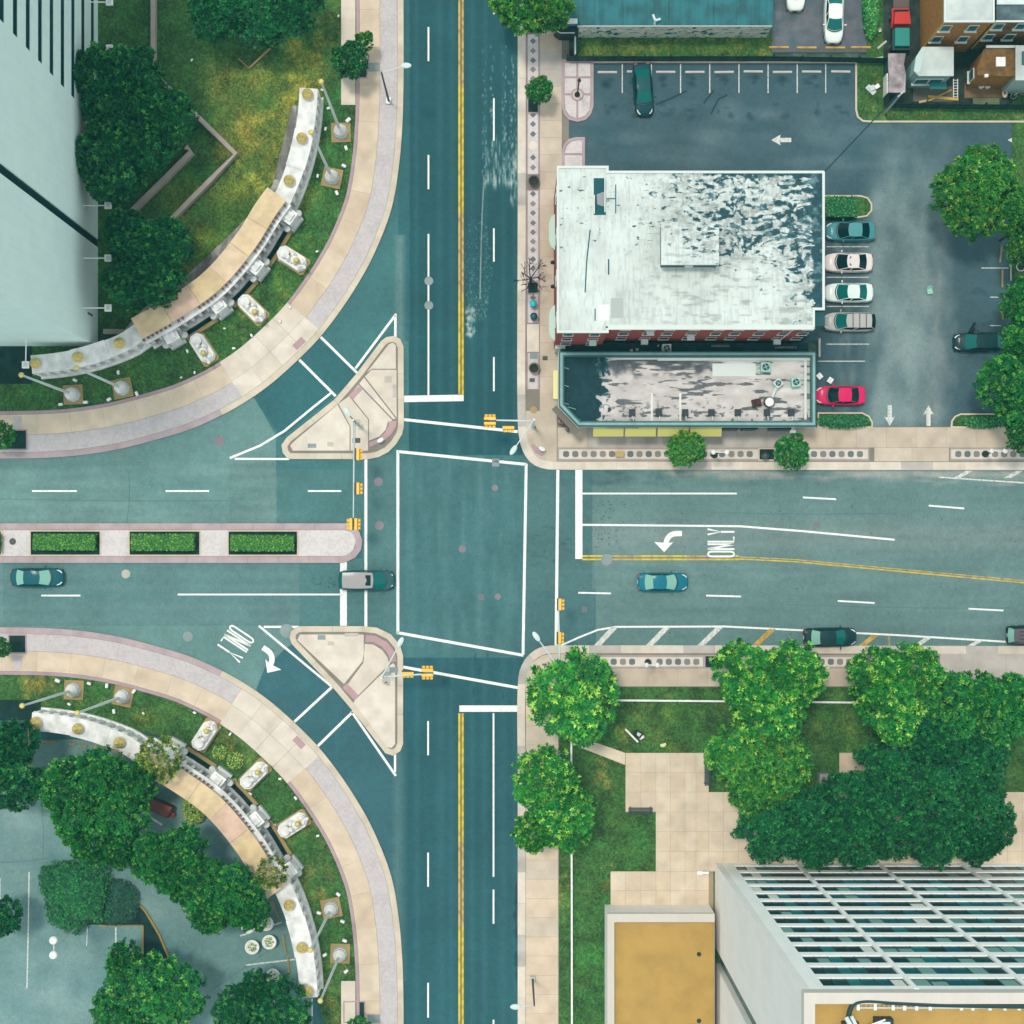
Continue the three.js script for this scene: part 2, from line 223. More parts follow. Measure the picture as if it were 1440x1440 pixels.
M.walk = ['#d0bda8', '#d4c2ad', '#ccb8a2'].map((h) => conc(h)); M.pink = conc('#b79aa0'); M.padRed = conc('#bf9a9c');
const pavers = (() => { const [c, x] = canvas(512); x.fillStyle = '#fff'; x.fillRect(0, 0, 512, 512); for (let i = 0; i < 32; i++) for (let j = 0; j < 32; j++) { const v = 236 + hash(i, j, 61) * 18; x.fillStyle = `rgb(${v},${v},${v})`; x.fillRect(i * 16 + 1, j * 16 + 1, 14.5, 14.5); } perPixel(x, 512, 512, (d, i, a, b) => { const k = .93 + .14 * hash(a, b, 3) * fbm(a / 64, b / 64, 5, 3, 8) * 1.4; d[i] *= k; d[i + 1] *= k; d[i + 2] *= k; }); const t = tex(c); t.repeat.set(1 / 6.4, 1 / 6.4); return t; })();
M.paver = mat('#c6bbba', .9, { map: pavers, bumpMap: pavers, bumpScale: .004 }); M.paverPink = mat('#d6cbc8', .9, { map: pavers, bumpMap: pavers, bumpScale: .004 });
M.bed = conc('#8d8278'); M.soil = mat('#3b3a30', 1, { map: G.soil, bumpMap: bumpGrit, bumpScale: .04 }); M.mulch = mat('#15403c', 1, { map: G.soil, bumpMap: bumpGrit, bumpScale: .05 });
M.plaza = ['#dfcab0', '#e1cdb4', '#ddc7ac', '#e2cfb6'].map((h) => conc(h));
M.iron = mat('#4a4f50', .6, { map: G.metal, metalness: .3 }); M.castPink = conc('#8d7f86'); M.lid = conc('#8f9a99');
M.black = mat('#12242a', .6); M.steel = mat('#b9c4c2', .45, { metalness: .4, map: G.metal }); M.paleSteel = mat('#d3dcd8', .5, { map: G.metal });

// ---------- ground, roads, markings ----------
const ground = mesh('ground', prism(rect(-700, -700, 700, 700), -.4, -.06), mat('#5f7a68', 1, { map: G.soil })); ground.userData = { kind: 'structure', label: 'flat ground reaching to the horizon below everything', category: 'ground' };
const road = struct('road', 'teal grey asphalt crossroads with slip lanes and painted lines', 'road');
mesh('asphalt', prism(PP([[-300, 540], [300, 540], [545, -300], [760, -300], [760, 640], [1800, 640], [1800, 930], [760, 930], [760, 1800], [545, 1800], [300, 985], [-300, 985]]), -.05, 0), M.asphalt, road);
const paint = (name, poly, m = M.white, parent = road, y = 0) => mesh(name, prism(PP(poly), y + .001, y + .006), m, parent);
const stripe = (name, pts, wpx, m, parent, y) => paint(name, linePoly(pts, wpx), m, parent, y);
const VL = (n, x, y0, y1, w = 2.4, m) => paint(n, rect(x - w / 2, y0, x + w / 2, y1), m), HL = (n, x0, x1, y, w = 2.4, m) => paint(n, rect(x0, y - w / 2, x1, y + w / 2), m);
for (const [a, b] of [[-140, -90], [38, 86], [218, 266], [-320, -270]]) VL('lane_dash', 602.5, a, b);
VL('lane_line', 602.5, 329, 556);
for (const [a, b] of [[-300, -240], [-30, 20], [138, 198], [321, 368], [502, 550]]) VL('lane_dash', 694.5, a, b);
for (const [a, b] of [[1014, 1062], [1199, 1247], [1382, 1431], [1560, 1610]]) VL('lane_dash', 602, a, b);
VL('lane_line', 694, 1003, 1233); VL('lane_dash', 694, 1251, 1299); VL('lane_dash', 694, 1434, 1480);
for (const [y0, y1] of [[-300, 556], [1003, 1700]]) for (const x of [646, 650.6]) for (let y = y0, i = 0; y < y1; y += 60, i++) paint('centre_line', rect(x - 1.5, y, x + 1.5, Math.min(y + 60, y1)), [0, 1, 1, 0, 1][(i * 3 + (y0 > 0 ? 1 : 0)) % 5] ? M.yellow : M.wornYellow);
paint('stop_bar', [[568, 556.5], [652, 555], [652, 564], [568, 565.5]]); paint('stop_bar', rect(646, 992, 728, 1001)); VL('stop_bar', 814, 660, 786, 10); VL('stop_bar', 483, 790, 880, 9.5);
stripe('crosswalk_line', [[568, 590], [728, 607]], 4); stripe('crosswalk_line', [[560, 635], [740, 653]], 4);
VL('crosswalk_line', 514.5, 645, 882, 4); VL('crosswalk_line', 559.5, 633, 891, 4);
stripe('crosswalk_line', [[740, 652], [735.5, 921]], 4); stripe('crosswalk_line', [[784.5, 661], [782, 908]], 4.2);
stripe('crosswalk_line', [[558, 889.5], [736, 921.5]], 4); stripe('crosswalk_line', [[567, 938], [728, 967]], 4);
stripe('crosswalk_line', [[451, 474], [503, 525]], 3.6); stripe('crosswalk_line', [[421, 506], [472, 557]], 3.6);
stripe('crosswalk_line', [[414, 1015], [467, 966]], 3.6); stripe('crosswalk_line', [[446, 1050], [496, 1001]], 3.6);
stripe('edge_line', [[556, 476], [556, 443]], 3.4); stripe('edge_line', [[557.2, 441.5], [500, 518]], 3.4); stripe('edge_line', [[465, 553], [440, 573], [400, 606], [365, 627], [323, 644.2]], 3.2); stripe('edge_line', [[330, 645.2], [407, 645.5]], 2.8);
stripe('edge_line', [[420, 881.5], [371, 881.5]], 3); stripe('edge_line', [[364, 880], [466, 965]], 3.2); stripe('edge_line', [[494, 1000], [556.6, 1091]], 3.4); stripe('edge_line', [[555.5, 1086], [555.5, 1060]], 3);
for (const [a, b] of [[-120, -60], [45, 108], [233, 294], [433, 480]]) HL('lane_dash', a, b, 690.5); HL('lane_dash', -130, -80, 837); HL('lane_dash', 58, 113, 837.5); HL('lane_line', 250, 479, 836);
HL('lane_line', 819, 1036, 694); stripe('lane_line', [[819, 738], [1040, 740], [1130, 747], [1258, 759]], 2.8);
for (const [a, b, c2, d] of [[1129, 699.5, 1176, 702], [1306, 711, 1356, 715], [813, 833.5, 859, 834.5], [993, 837.5, 1042, 838.8], [1178, 845, 1230, 848], [1362, 856, 1411, 858.5], [1500, 725, 1550, 729], [1550, 868, 1600, 871]]) stripe('lane_dash', [[a, b], [c2, d]], 2.4);
for (let i = 0; i < 6; i++) for (const dy of [0, 4.6]) { const a = 819 + i * 36.6; HL('centre_line', a, a + 36.6, 782 + dy, 2.4, [M.yellow, M.wornYellow, M.yellow][i % 3]); }
stripe('centre_line', [[1039, 786], [1120, 790], [1260, 803], [1440, 819.5], [1700, 842]], 1.6, M.yellow); stripe('centre_line', [[1039, 783], [1120, 787], [1260, 800], [1440, 816.5], [1700, 839]], 1.4, M.wornYellow);
// bay line and hatching along the south kerb of the east arm
stripe('edge_line', [[788, 908], [815, 896], [840, 886], [866, 881.5], [1020, 881], [1080, 884], [1260, 893], [1440, 904], [1640, 906]], 2.6);
for (const [a, b, t, u, m] of [[864, 838, 882, 911, 0], [938, 911, 882, 911, 0], [1012, 983, 882, 911, 0], [1087, 1063, 884, 908, 1], [1161, 1139, 889, 908, 1], [1231, 1213, 893, 908, 1], [1305, 1290, 897, 908, 0], [1378, 1366, 901, 908, 0]]) paint('hatch_bar', [[a - 5, t], [a + 5, t], [b + 4, u], [b - 6, u]], m ? M.wornYellow : M.wornWhite);
stripe('edge_line', [[1320, 671], [1440, 679], [1640, 690]], 2, M.wornWhite); for (const [a, b] of [[1363, 1347], [1434, 1418]]) paint('hatch_bar', [[a - 5, 662], [a + 5, 662], [b + 4, 672], [b - 6, 672]], M.wornWhite);
VL('bay_line', 1250.5, 894, 908, 2, M.wornYellow);
// painted arrows and words
const xf = (pts, cx, cy, a, s = 1) => pts.map(([u, v]) => [cx + s * (u * Math.cos(a) - v * Math.sin(a)), cy + s * (u * Math.sin(a) + v * Math.cos(a))]);
const turn = []; for (let i = 0; i <= 8; i++) { const t = i / 8 * 1.45; turn.push([11 - 16 * Math.sin(t) * 1.0 + 4, -8 + 16 * (1 - Math.cos(t))]); }
const curvedArrow = (cx, cy, a) => { const out = [[20, -11.5], [12, -11.5]], inn = [[20, -4], [14, -4]]; for (let i = 1; i <= 6; i++) { const t = i / 6 * 1.5; out.push([12 - 18 * Math.sin(t), 6.5 - 18 * Math.cos(t)]); inn.push([12 - 10.5 * Math.sin(t), 6.5 - 10.5 * Math.cos(t)]); } return xf([...out, [-19, 4], [-5, 18.5], [8, 4], ...inn.reverse()], cx, cy, a); };
paint('turn_arrow', curvedArrow(939, 758, 0)); paint('turn_arrow', curvedArrow(0, 0, 0).map(([u, v]) => [382 - .83 * u - .55 * v, 928 - .55 * u + .83 * v]));
const GL = { // strokes of the road letters, 10 wide, 40 long
  O: [[[1.2, 6], [1.2, 34], [2.2, 38], [5, 39.5], [7.8, 38], [8.8, 34], [8.8, 6], [7.8, 2], [5, .5], [2.2, 2], [1.2, 6]]], N: [[[1.2, 40], [1.2, 0]], [[1.2, 0], [8.8, 40]], [[8.8, 40], [8.8, 0]]], L: [[[1.2, 0], [1.2, 38.8], [9, 38.8]]], Y: [[[.8, 0], [5, 20], [9.2, 0]], [[5, 20], [5, 40]]],
};
function word(cx, cy, a, letterW, len, y) { 'ONLY'.split('').forEach((ch, i) => { for (const st of GL[ch]) { const pts = st.map(([u, v]) => [(i - 2 + (u + .2) / 11.5) * letterW, (v / 40 - .5) * len]); mesh('road_letter', prism(PP(linePoly(xf(pts, cx, cy, a), 2.5)), y + .001, y + .007), M.white, road); } }); }
word(1014, 763, -Math.PI / 2, 10.4, 38, 0); word(331, 905, Math.PI * .687, 10.2, 40, 0);
// covers and patches let into the carriageway
const coverAt = (px, py, r, m, parent = road, y = 0, name = 'manhole_cover') => { const o = mesh(name, [prism(circle(...P(px, py), r), y + .001, y + .012), prism(circle(...P(px, py), r * .7, 20), y + .012, y + .02), prism(circle(...P(px, py), r * .35, 16), y + .02, y + .024)], m, parent); return o; };
for (const [a, b, r, m] of [[603, 395, .42, M.lid], [603, 429.5, .42, M.lid], [853, 787, .55, M.lid], [532, 677.5, .42, M.castPink], [533.5, 739, .43, M.castPink], [308.5, 620.5, .5, M.castPink], [264, 895, .48, M.lid], [696, 686, .3, M.castPink], [177, 807, .42, M.kerbGrey], [700, 839, .3, M.castPink], [650, 772, .35, M.castPink], [403, 887, .65, M.lid]]) coverAt(a, b, r, m);
for (const [a, b] of [[677, 840], [822, 857], [1149, 738]]) { const [x, z] = P(a, b); const g = []; for (let i = 0; i < 5; i++) g.push(box(.07, .02, .55, x - .22 + i * .11, .002, z)); mesh('drain_grate', g, M.castPink, road); }
paint('patch', rect(692, 645, 702, 656), M.lid);

// ---------- corner pavements with curved kerbs ----------
const KERB = [[-200, 646], [-100, 645.7], [0, 645], [60, 644], [100, 641.5], [140, 636.5], [175, 630], [225, 617], [270, 603], [315, 582.5], [345, 565.5], [380, 541], [420, 505.5], [450, 474.5], [480, 435.5], [505, 397], [525, 360], [550, 296], [561, 235], [566, 175], [567.5, 120], [567.5, 0], [567.5, -110], [567.5, -200]];
function cornerPavement(flip, label) {
  const f = ([a, b]) => flip ? [a, 1527 - b] : [a, b], w = path(KERB.map((p) => P(...f(p))), flip ? -1 : 1), o = struct('pavement', label, 'pavement');
  const u = 1 / S, s = (p) => w.near(P(...f(p))), sA = s([345, 565.5]), sB = s([455, 468]), sK = s([312, 584]), L = w.len;
  mesh('bedding', w.strip(0, L, 0.05, 66 * u, -.05, .115, 1), M.bed, o);
  const seg = (name, d0, d1, o0, o1, y, n, m, gap = .02) => { const k = Math.max(1, Math.round((d1 - d0) / n)); for (let i = 0; i < k; i++) mesh(name, w.strip(d0 + (d1 - d0) * i / k + gap / 2, d0 + (d1 - d0) * (i + 1) / k - gap / 2, o0 * u, o1 * u, .02, y, .9), Array.isArray(m) ? m[Math.floor(rnd() * m.length)] : m, o); };
  seg('kerb_stone', 0, sK, 0, 8.3, .15, 3, M.kerbPink, .012); seg('kerb_stone', sK, L, 0, 8.3, .15, 3, M.kerbCream, .012);
  for (const [a, b] of [[0, sA], [sB, L]]) { seg('paver_band', a, b, 8.7, 33, .14, 12, M.paver, .01); seg('tan_slab', a, b, 33.4, 61.5, .14, 3.6, M.tan, .014); }
  seg('edge_stone', 0, sA, 61.9, 66.5, .16, 3, M.pink, .012); seg('edge_stone', sB, L, 61.9, 66.5, .16, 3, M.pink, .012);
  const k = 4, dd = (sB - sA) / k; for (let i = 0; i < k; i++) { mesh('landing_slab', w.strip(sA + i * dd + .012, sA + (i + 1) * dd - .012, 8.7 * u, 35 * u, .02, .142, .9), M.slab[i % 3], o); mesh('landing_slab', w.strip(sA + i * dd + .012, sA + (i + 1) * dd - .012, 35.3 * u, 66.5 * u, .02, .142, .9), M.slab[(i + 1) % 3], o); }
  const sp = s([431, 494]); mesh('tactile_pad', w.strip(sp - .62, sp + .62, 10.5 * u, 20 * u, .142, .15, .5), M.padRed, o);
  return { w, o, f, s };
}
const NWc = cornerPavement(false, 'curved pavement of tan and grey bands round the lawn by the pale tower'), SWc = cornerPavement(true, 'curved pavement of tan and grey bands round the lawn by the leafy car park');
// tree pits in these pavements
const pit = (parent, x0, y0, x1, y1, rim = M.pink, fillm = M.mulch) => { mesh('tree_pit_rim', prism(PP(rect(x0, y0, x1, y1)), .1, .17, [offs(PP(rect(x0, y0, x1, y1)), .12)]), rim, parent); mesh('tree_pit_soil', prism(offs(PP(rect(x0, y0, x1, y1)), .12), .08, .155), fillm, parent); };
pit(NWc.o, 8, 604, 39, 633); pit(NWc.o, 480, 88, 517, 111); pit(SWc.o, 12, 892, 38, 919); pit(SWc.o, 483, 1407, 514, 1438);
for (const c of [NWc, SWc]) { const f = c.f; const g = prism(PP([[480, -60], [500, -60], [500, 148], [480, 148]].map(f)), .02, .165); mesh('side_apron', g, M.slab[1], c.o); mesh('grey_crossband', prism(PP(rect(19, 586, 31, 604).map(f)), .14, .166), M.paver, c.o); mesh('grey_crossband', prism(PP(rect(517, 89, 534, 101).map(f)), .14, .166), M.lid, c.o); }

// ---------- traffic islands and median ----------
function island(label, outer, pieces, pads) {
  const o = struct('traffic_island', label, 'traffic island'), w = PP(outer), inn = offs(w, 8 / S);
  const n = w.length; for (let i = 0; i < n; i++) { const j = (i + 1) % n; if (Math.hypot(w[i][0] - w[j][0], w[i][1] - w[j][1]) > 3) { const k = Math.ceil(Math.hypot(w[i][0] - w[j][0], w[i][1] - w[j][1]) / 3), L = (a, b, t) => [a[0] + (b[0] - a[0]) * t, a[1] + (b[1] - a[1]) * t]; for (let q = 0; q < k; q++) mesh('kerb_stone', prism([L(w[i], w[j], (q + .004) / k), L(w[i], w[j], (q + .996) / k), L(inn[i], inn[j], (q + .996) / k), L(inn[i], inn[j], (q + .004) / k)], -.02, .15), M.kerbCream, o); } else mesh('kerb_stone', prism([w[i], w[j], inn[j], inn[i]], -.02, .15), M.kerbCream, o); }
  mesh('bedding', prism(offs(w, 7.6 / S), -.03, .12), M.bed, o);
  pieces.forEach((p, i) => mesh('slab', prism(offs(PP(p), .015), .05, .142), M.slab[i % 3], o));
  for (const [poly, m] of pads) mesh('plate', prism(PP(poly), .10, .152), m, o);
  return o;
}
const islN = island('cream triangular kerbed island below the pale tower corner lawn', [[543, 474.5], [554, 472.5], [563, 477], [567.6, 488], [568, 600], [565.5, 611], [557, 625], [546, 636], [532, 643], [518, 645.7], [405, 645.5], [398, 637], [396, 626], [404, 615], [470, 562.5], [502, 525], [536, 480]],
  [[[547, 484], [553, 482], [557, 486], [557, 519], [523, 519], [516, 524]], [[523, 520], [558, 520], [558, 588], [513, 530]], [[512, 531], [557, 589], [553, 590], [505, 540]], [[504, 541], [552, 591], [548, 597], [546, 592], [543, 604], [534, 614], [519, 620], [519, 590], [492, 556]], [[491, 557], [518, 590], [518, 634], [493, 634], [493, 600], [476, 568]], [[475, 569], [492, 600], [492, 634], [412, 634], [408, 627], [412, 622]]],
  [[[[490.5, 556], [504.5, 543], [510, 548], [496, 562.5]], M.padRed], [[[548, 592], [558, 592], [557, 600], [550, 611], [541, 619], [520, 629], [519, 622], [533, 617], [542, 608], [547, 598]], M.padRed], [rect(541, 529, 551, 538.5), M.kerbGrey], [rect(552.5, 541, 557.5, 559), M.kerbGrey], [rect(433, 624, 445, 630), M.lid], [rect(460.5, 622, 469, 628), M.kerbGrey], [rect(496, 616, 507, 623), M.iron], [rect(497, 590, 507, 599), M.kerbGrey]]);
const islS = island('cream triangular kerbed island beside the leafy car park corner', [[417, 881.5], [425, 880.5], [510, 880.5], [530, 882.5], [550, 892], [562.5, 907], [567, 922], [567, 1046], [563, 1056], [553, 1062.5], [542, 1059], [532, 1046], [495, 998], [467, 965], [411, 906], [407.5, 897], [409.5, 888]],
  [[[422, 892], [512, 892], [512, 918], [510, 930], [484, 962], [418, 900]], [[513, 905], [525, 906], [538, 914], [545, 924], [548, 934], [498, 984], [486, 966], [511, 932]], [[499, 984.5], [549, 935], [553, 932], [556, 936], [556, 1046], [551, 1052], [544, 1050], [497, 988]]],
  [[[[514, 893], [528, 894], [545, 903], [556, 918], [557, 930], [549, 931], [546, 920], [537, 909], [525, 903], [514, 903]], M.padRed], [[[482, 967], [488, 960.5], [505, 978], [499, 985]], M.padRed], [rect(447, 893, 458, 899.5), M.lid], [rect(461, 902, 470, 907.5), M.kerbGrey], [rect(485, 890, 504, 895), M.kerbGrey], [rect(547, 938, 560, 946), M.lid]]);
coverAt(543.5, 957, .42, M.kerbGrey, islS, .143); coverAt(544.5, 1029, .40, M.slab[0], islS, .143);
const median = struct('median', 'long pink paved median with hedge planters between the west lanes', 'median');
{ const out = [[-300, 736], [487, 736], [497, 739], [505, 747], [509.5, 760], [508, 773], [500, 784], [488, 790], [478, 791.5], [-300, 791.5]], w = PP(out), inn = offs(w, 9 / S); mesh('bedding', prism(offs(w, 8.5 / S), -.03, .1), M.bed, median);
  for (let i = 0; i < w.length - 1; i++) { const L = (a, b, t) => [a[0] + (b[0] - a[0]) * t, a[1] + (b[1] - a[1]) * t], k = Math.max(1, Math.round(Math.hypot(w[i][0] - w[i + 1][0], w[i][1] - w[i + 1][1]) / 3)); for (let q = 0; q < k; q++) mesh('kerb_stone', prism([L(w[i], w[i + 1], (q + .003) / k), L(w[i], w[i + 1], (q + .997) / k), L(inn[i], inn[i + 1], (q + .997) / k), L(inn[i], inn[i + 1], (q + .003) / k)], -.02, .15), M.kerbPink, median); }
  const beds = [[-96, 3], [43, 142], [182, 282], [321, 419]]; let x = -290; const pave = (a, b, end) => mesh('paver_panel', prism(PP(end ? [[a, 745.5], [485, 745.5], [494, 748], [499, 755], [500.5, 762], [497, 773], [490, 780], [480, 782], [a, 782]] : rect(a, 745.5, b, 782)), .02, .143), M.paverPink, median);
  for (const [a, b] of beds) { pave(x, a - 1); x = b + 1; mesh('planter_rim', prism(PP(rect(a - 1, 745.5, b + 1, 782)), .05, .2, [PP(rect(a + 1, 747.5, b - 1, 780))]), M.kerbCream, median); mesh('planter_soil', prism(PP(rect(a + 1, 747.5, b - 1, 780)), .02, .12), M.mulch, median); }
  pave(x, 500, true); coverAt(18.5, 761.5, .32, M.iron, median, .143); }
let c_strip;
// ---------- lawns, car parks, straight pavements, plaza ----------
const lawn = (label, poly, y = .13, holes) => { const m = mesh('lawn', prism(PP(poly), -.04, y, holes), M.lawn); m.userData = { kind: 'structure', label, category: 'lawn' }; return m; };
const inner = (c, o0, far) => { const a = c.w.outline(0, c.w.len, 66.6 / S, 67 / S, 1.2).slice(0, Math.ceil(c.w.len / 1.2) + 1).map(([x, z]) => [x, z]); return a.concat(far.map((p) => P(...p))); };
{ const l = mesh('lawn', prism(inner(NWc, 67, [[500, -200], [-200, -200]]), -.04, .125), M.lawn); l.userData = { kind: 'structure', label: 'patchy yellow and green lawn behind the curved colonnade below the pale tower', category: 'lawn' };
  const l2 = mesh('lawn', prism(inner(SWc, 67, [[500, 1727], [470, 1727], [455, 1440], [435, 1330], [400, 1215], [330, 1100], [230, 1035], [100, 1010], [-200, 1010]]), -.04, .125), M.lawn); l2.userData = { kind: 'structure', label: 'green lawn strip with flagpoles between the curved pavement and leafy car park', category: 'lawn' }; }
const lotSW = struct('car_park', 'pale teal asphalt car park under leafy trees inside the curved colonnade', 'car park');
mesh('asphalt', prism(PP([[-300, 1013], [97, 1013], [228, 1038], [327, 1103], [396, 1218], [431, 1332], [451, 1440], [466, 1800], [-300, 1800]]), -.04, .03), M.asphalt, lotSW);
const sw = (pts, w = 1.6, m = M.wornWhite) => stripe('bay_line', pts, w, m, lotSW, .03);
sw([[41, 1226], [40, 1300], [38, 1390]]); sw([[0, 1235], [0, 1300]]); sw([[163, 1304], [163, 1345]], 2); sw([[338, 1316], [396, 1297]], 2); sw([[346, 1357], [415, 1349]], 2); sw([[439, 1404], [439, 1429]]); sw([[123, 1303], [122, 1330]], 1);
sw([[160, 1093], [178, 1052]], 2.4); sw([[167, 1090], [182, 1051]], 1.4, M.wornYellow); sw([[183, 1131], [205, 1145], [228, 1160]], 3); sw([[248, 1175], [270, 1198]], 3); sw([[270, 1188], [284, 1206]], 1.6, M.wornYellow); sw([[137, 1040], [127, 1075]], 1.8, M.wornYellow); sw([[40, 1025], [41, 1085]], 1.6, M.wornYellow);
const rowSW = [[70, 1043, 20, -.02], [102, 1046, 10, .06], [117, 1049, 12, .08], [155, 1055, 26, .22], [388, 1279, 26, 1.2], [400, 1327, 26, 1.42], [406, 1357, 26, 1.5]];
// planting island of the leafy car park
{ const o = struct('planting_bed', 'dark mulched bed with a yellow rim curving through the leafy car park', 'planting bed');
  const cur = [[100, 1214], [125, 1219], [150, 1232], [180, 1253], [205, 1281], [225, 1315], [240, 1352], [246, 1392]], back = [[240, 1440], [201, 1440], [201, 1300], [100, 1300], [70, 1296], [64, 1270], [66, 1240], [80, 1220]];
  mesh('soil', prism(PP(cur.concat(back)), -.02, .1), M.mulch, o); mesh('rim', prism(PP(linePoly(cur, 3)), 0, .2), mat('#a08645', .9, { map: G.concrete }), o); mesh('rim', prism(PP(linePoly([[201, 1440], [201.5, 1301.5], [140, 1301]], 2.4)), 0, .2), mat('#a08645', .9, { map: G.concrete }), o); }
for (const [label, poly] of [['dark flat patch at the foot of the pale tower', rect(-120, 487, 46, 540)], ['dark flat patch beyond the end of the white wing wall', rect(-120, 984, 58, 1012)]]) { const o = mesh('planting_bed', prism(PP(poly), 0, .16), M.mulch); o.userData = { kind: 'structure', label, category: 'planting bed' }; }  // two plain dark slabs of ground near the colonnade ends

// north-east block pavement
const neP = struct('pavement', 'tan pavement with patterned tile strips round the white roofed corner block', 'pavement');
{ const K = [[728, -200], [728, 0], [728, 300], [728, 590], [729.5, 612], [735.5, 635], [748, 652], [767, 659.6], [790, 660.5], [900, 660.5], [1200, 661], [1800, 661]], w = path(K.map((p) => P(...p)), 1), L = w.len;
  const k = Math.round(L / 3); for (let i = 0; i < k; i++) mesh('kerb_stone', w.strip(L * i / k + .006, L * (i + 1) / k - .006, 0, 11.3 / S, -.03, .15, .7), i % 7 === 3 ? M.kerbGrey : M.slab[(i * 5) % 3], neP);
  mesh('bedding', prism(PP([[737, -200], [800, -200], [800, 600], [1800, 600], [1800, 652], [770, 652], [752, 648], [741, 630], [739, 600]]), -.03, .115), M.bed, neP);
  const S1 = (x0, y0, x1, y1, m = M.walk) => mesh('slab', prism(PP(rect(x0 + .12, y0 + .12, x1 - .12, y1 - .12)), .05, .142), Array.isArray(m) ? m[Math.floor(rnd() * m.length)] : m, neP);
  for (let y = -190; y < 578; y += 24) S1(759, y, 790, Math.min(y + 24, 578), y > 60 && y < 110 ? M.kerbGrey : M.walk);
  mesh('slab', prism(PP([[739.5, 578], [783, 578], [783, 649], [771, 649], [757, 645.5], [746, 636], [740, 618]]), .05, .141), M.walk[0], neP);
  for (let x = 784; x < 1790; x += 42) S1(x, 601, x + 42, 629.5, x > 820 && x < 1090 ? M.kerbGrey : M.walk); S1(1229, 629.6, 1282, 649); S1(1282, 629.6, 1334, 649);
  // tile strips: framed tiles one by one
  M.stripEdge = conc('#b3a196'); M.stripGround = conc('#e0d4c8'); const fr = M.paverPink, tile = [conc('#7d7a76'), conc('#8c8880'), conc('#6e7373'), conc('#96897d')], sq = (cx, cy, r) => PP([[cx - r, cy - r * .55], [cx - r * .55, cy - r], [cx + r * .55, cy - r], [cx + r, cy - r * .55], [cx + r, cy + r * .55], [cx + r * .55, cy + r], [cx - r * .55, cy + r], [cx - r, cy + r * .55]]);
  const strip = (x0, x1, y, parent, skip = []) => { mesh('strip_border', prism(PP(rect(x0, y - 9.5, x1, y + 9.5)), .05, .146, [PP(rect(x0 + 2, y - 6.6, x1 - 2, y + 6.6))]), M.stripEdge, parent); mesh('strip_ground', prism(PP(rect(x0 + 2, y - 6.6, x1 - 2, y + 6.6)), .05, .143), M.stripGround, parent); for (let x = x0 + 12; x < x1 - 6; x += 12.9) if (!skip.some(([a, b]) => x > a && x < b)) mesh('tile', prism(sq(x, y, 4.3), .143, .152), tile[Math.floor(rnd() * 4)], parent); };
  strip(784, 1222, 638.7, neP, [[862, 882], [950, 985], [1056, 1080], [1090, 1130]]); strip(1335, 1790, 638.7, neP);
  M.tile = tile; neP.userData.strip = undefined; c_strip = strip;
  const dia = (cx, cy) => PP([[cx - 4.4, cy], [cx, cy - 4.4], [cx + 4.4, cy], [cx, cy + 4.4]]);
  const vs = (y0, y1, list) => { mesh('strip_border', prism(PP(rect(740.5, y0, 758.5, y1)), .05, .146, [PP(rect(742.5, y0 + 1, 756.5, y1 - 1))]), M.pink, neP); mesh('strip_ground', prism(PP(rect(742.5, y0 + 1, 756.5, y1 - 1)), .05, .143), fr, neP); for (const y of list) mesh('tile', prism(dia(749.5, y), .143, .152), tile[Math.floor(rnd() * 4)], neP); };
  vs(48, 138, [58.5, 72, 85.5, 98.5, 111, 124]); vs(160, 246, [162, 175, 189, 222, 236]); vs(268, 396, [273, 287, 300, 314, 327, 340, 352, 365, 378]); vs(414, 455, [419]); vs(-190, 47, [-20, -7, 6, 19, 32, 44]);
  mesh('pale_slab', prism(PP(rect(741, 456, 758, 495)), .05, .146), M.slab[2], neP); vs(496, 548, []); mesh('drain_grate', prism(PP(rect(745, 496.5, 756, 505)), .143, .156), M.lid, neP); mesh('drain_grate', prism(PP(rect(763, 501, 770, 507)), .143, .156), M.iron, neP); mesh('drain_grate', prism(PP(rect(744.5, 532, 752, 537.5)), .143, .156), M.iron, neP);
  pit(neP, 741, 138, 758, 160); pit(neP, 741, 396, 758, 414); coverAt(749.5, 205, .42, M.slab[2], neP, .146); coverAt(750.5, 576.5, .34, mat('#a98d63', .8), neP, .142);
  mesh('tactile_pad', prism(PP([[746, 626], [750, 624], [767, 639], [762, 641.5], [752, 637]]), .142, .15), M.padRed, neP);
  pit(neP, 1066, 630, 1090, 648, M.kerbCream); }

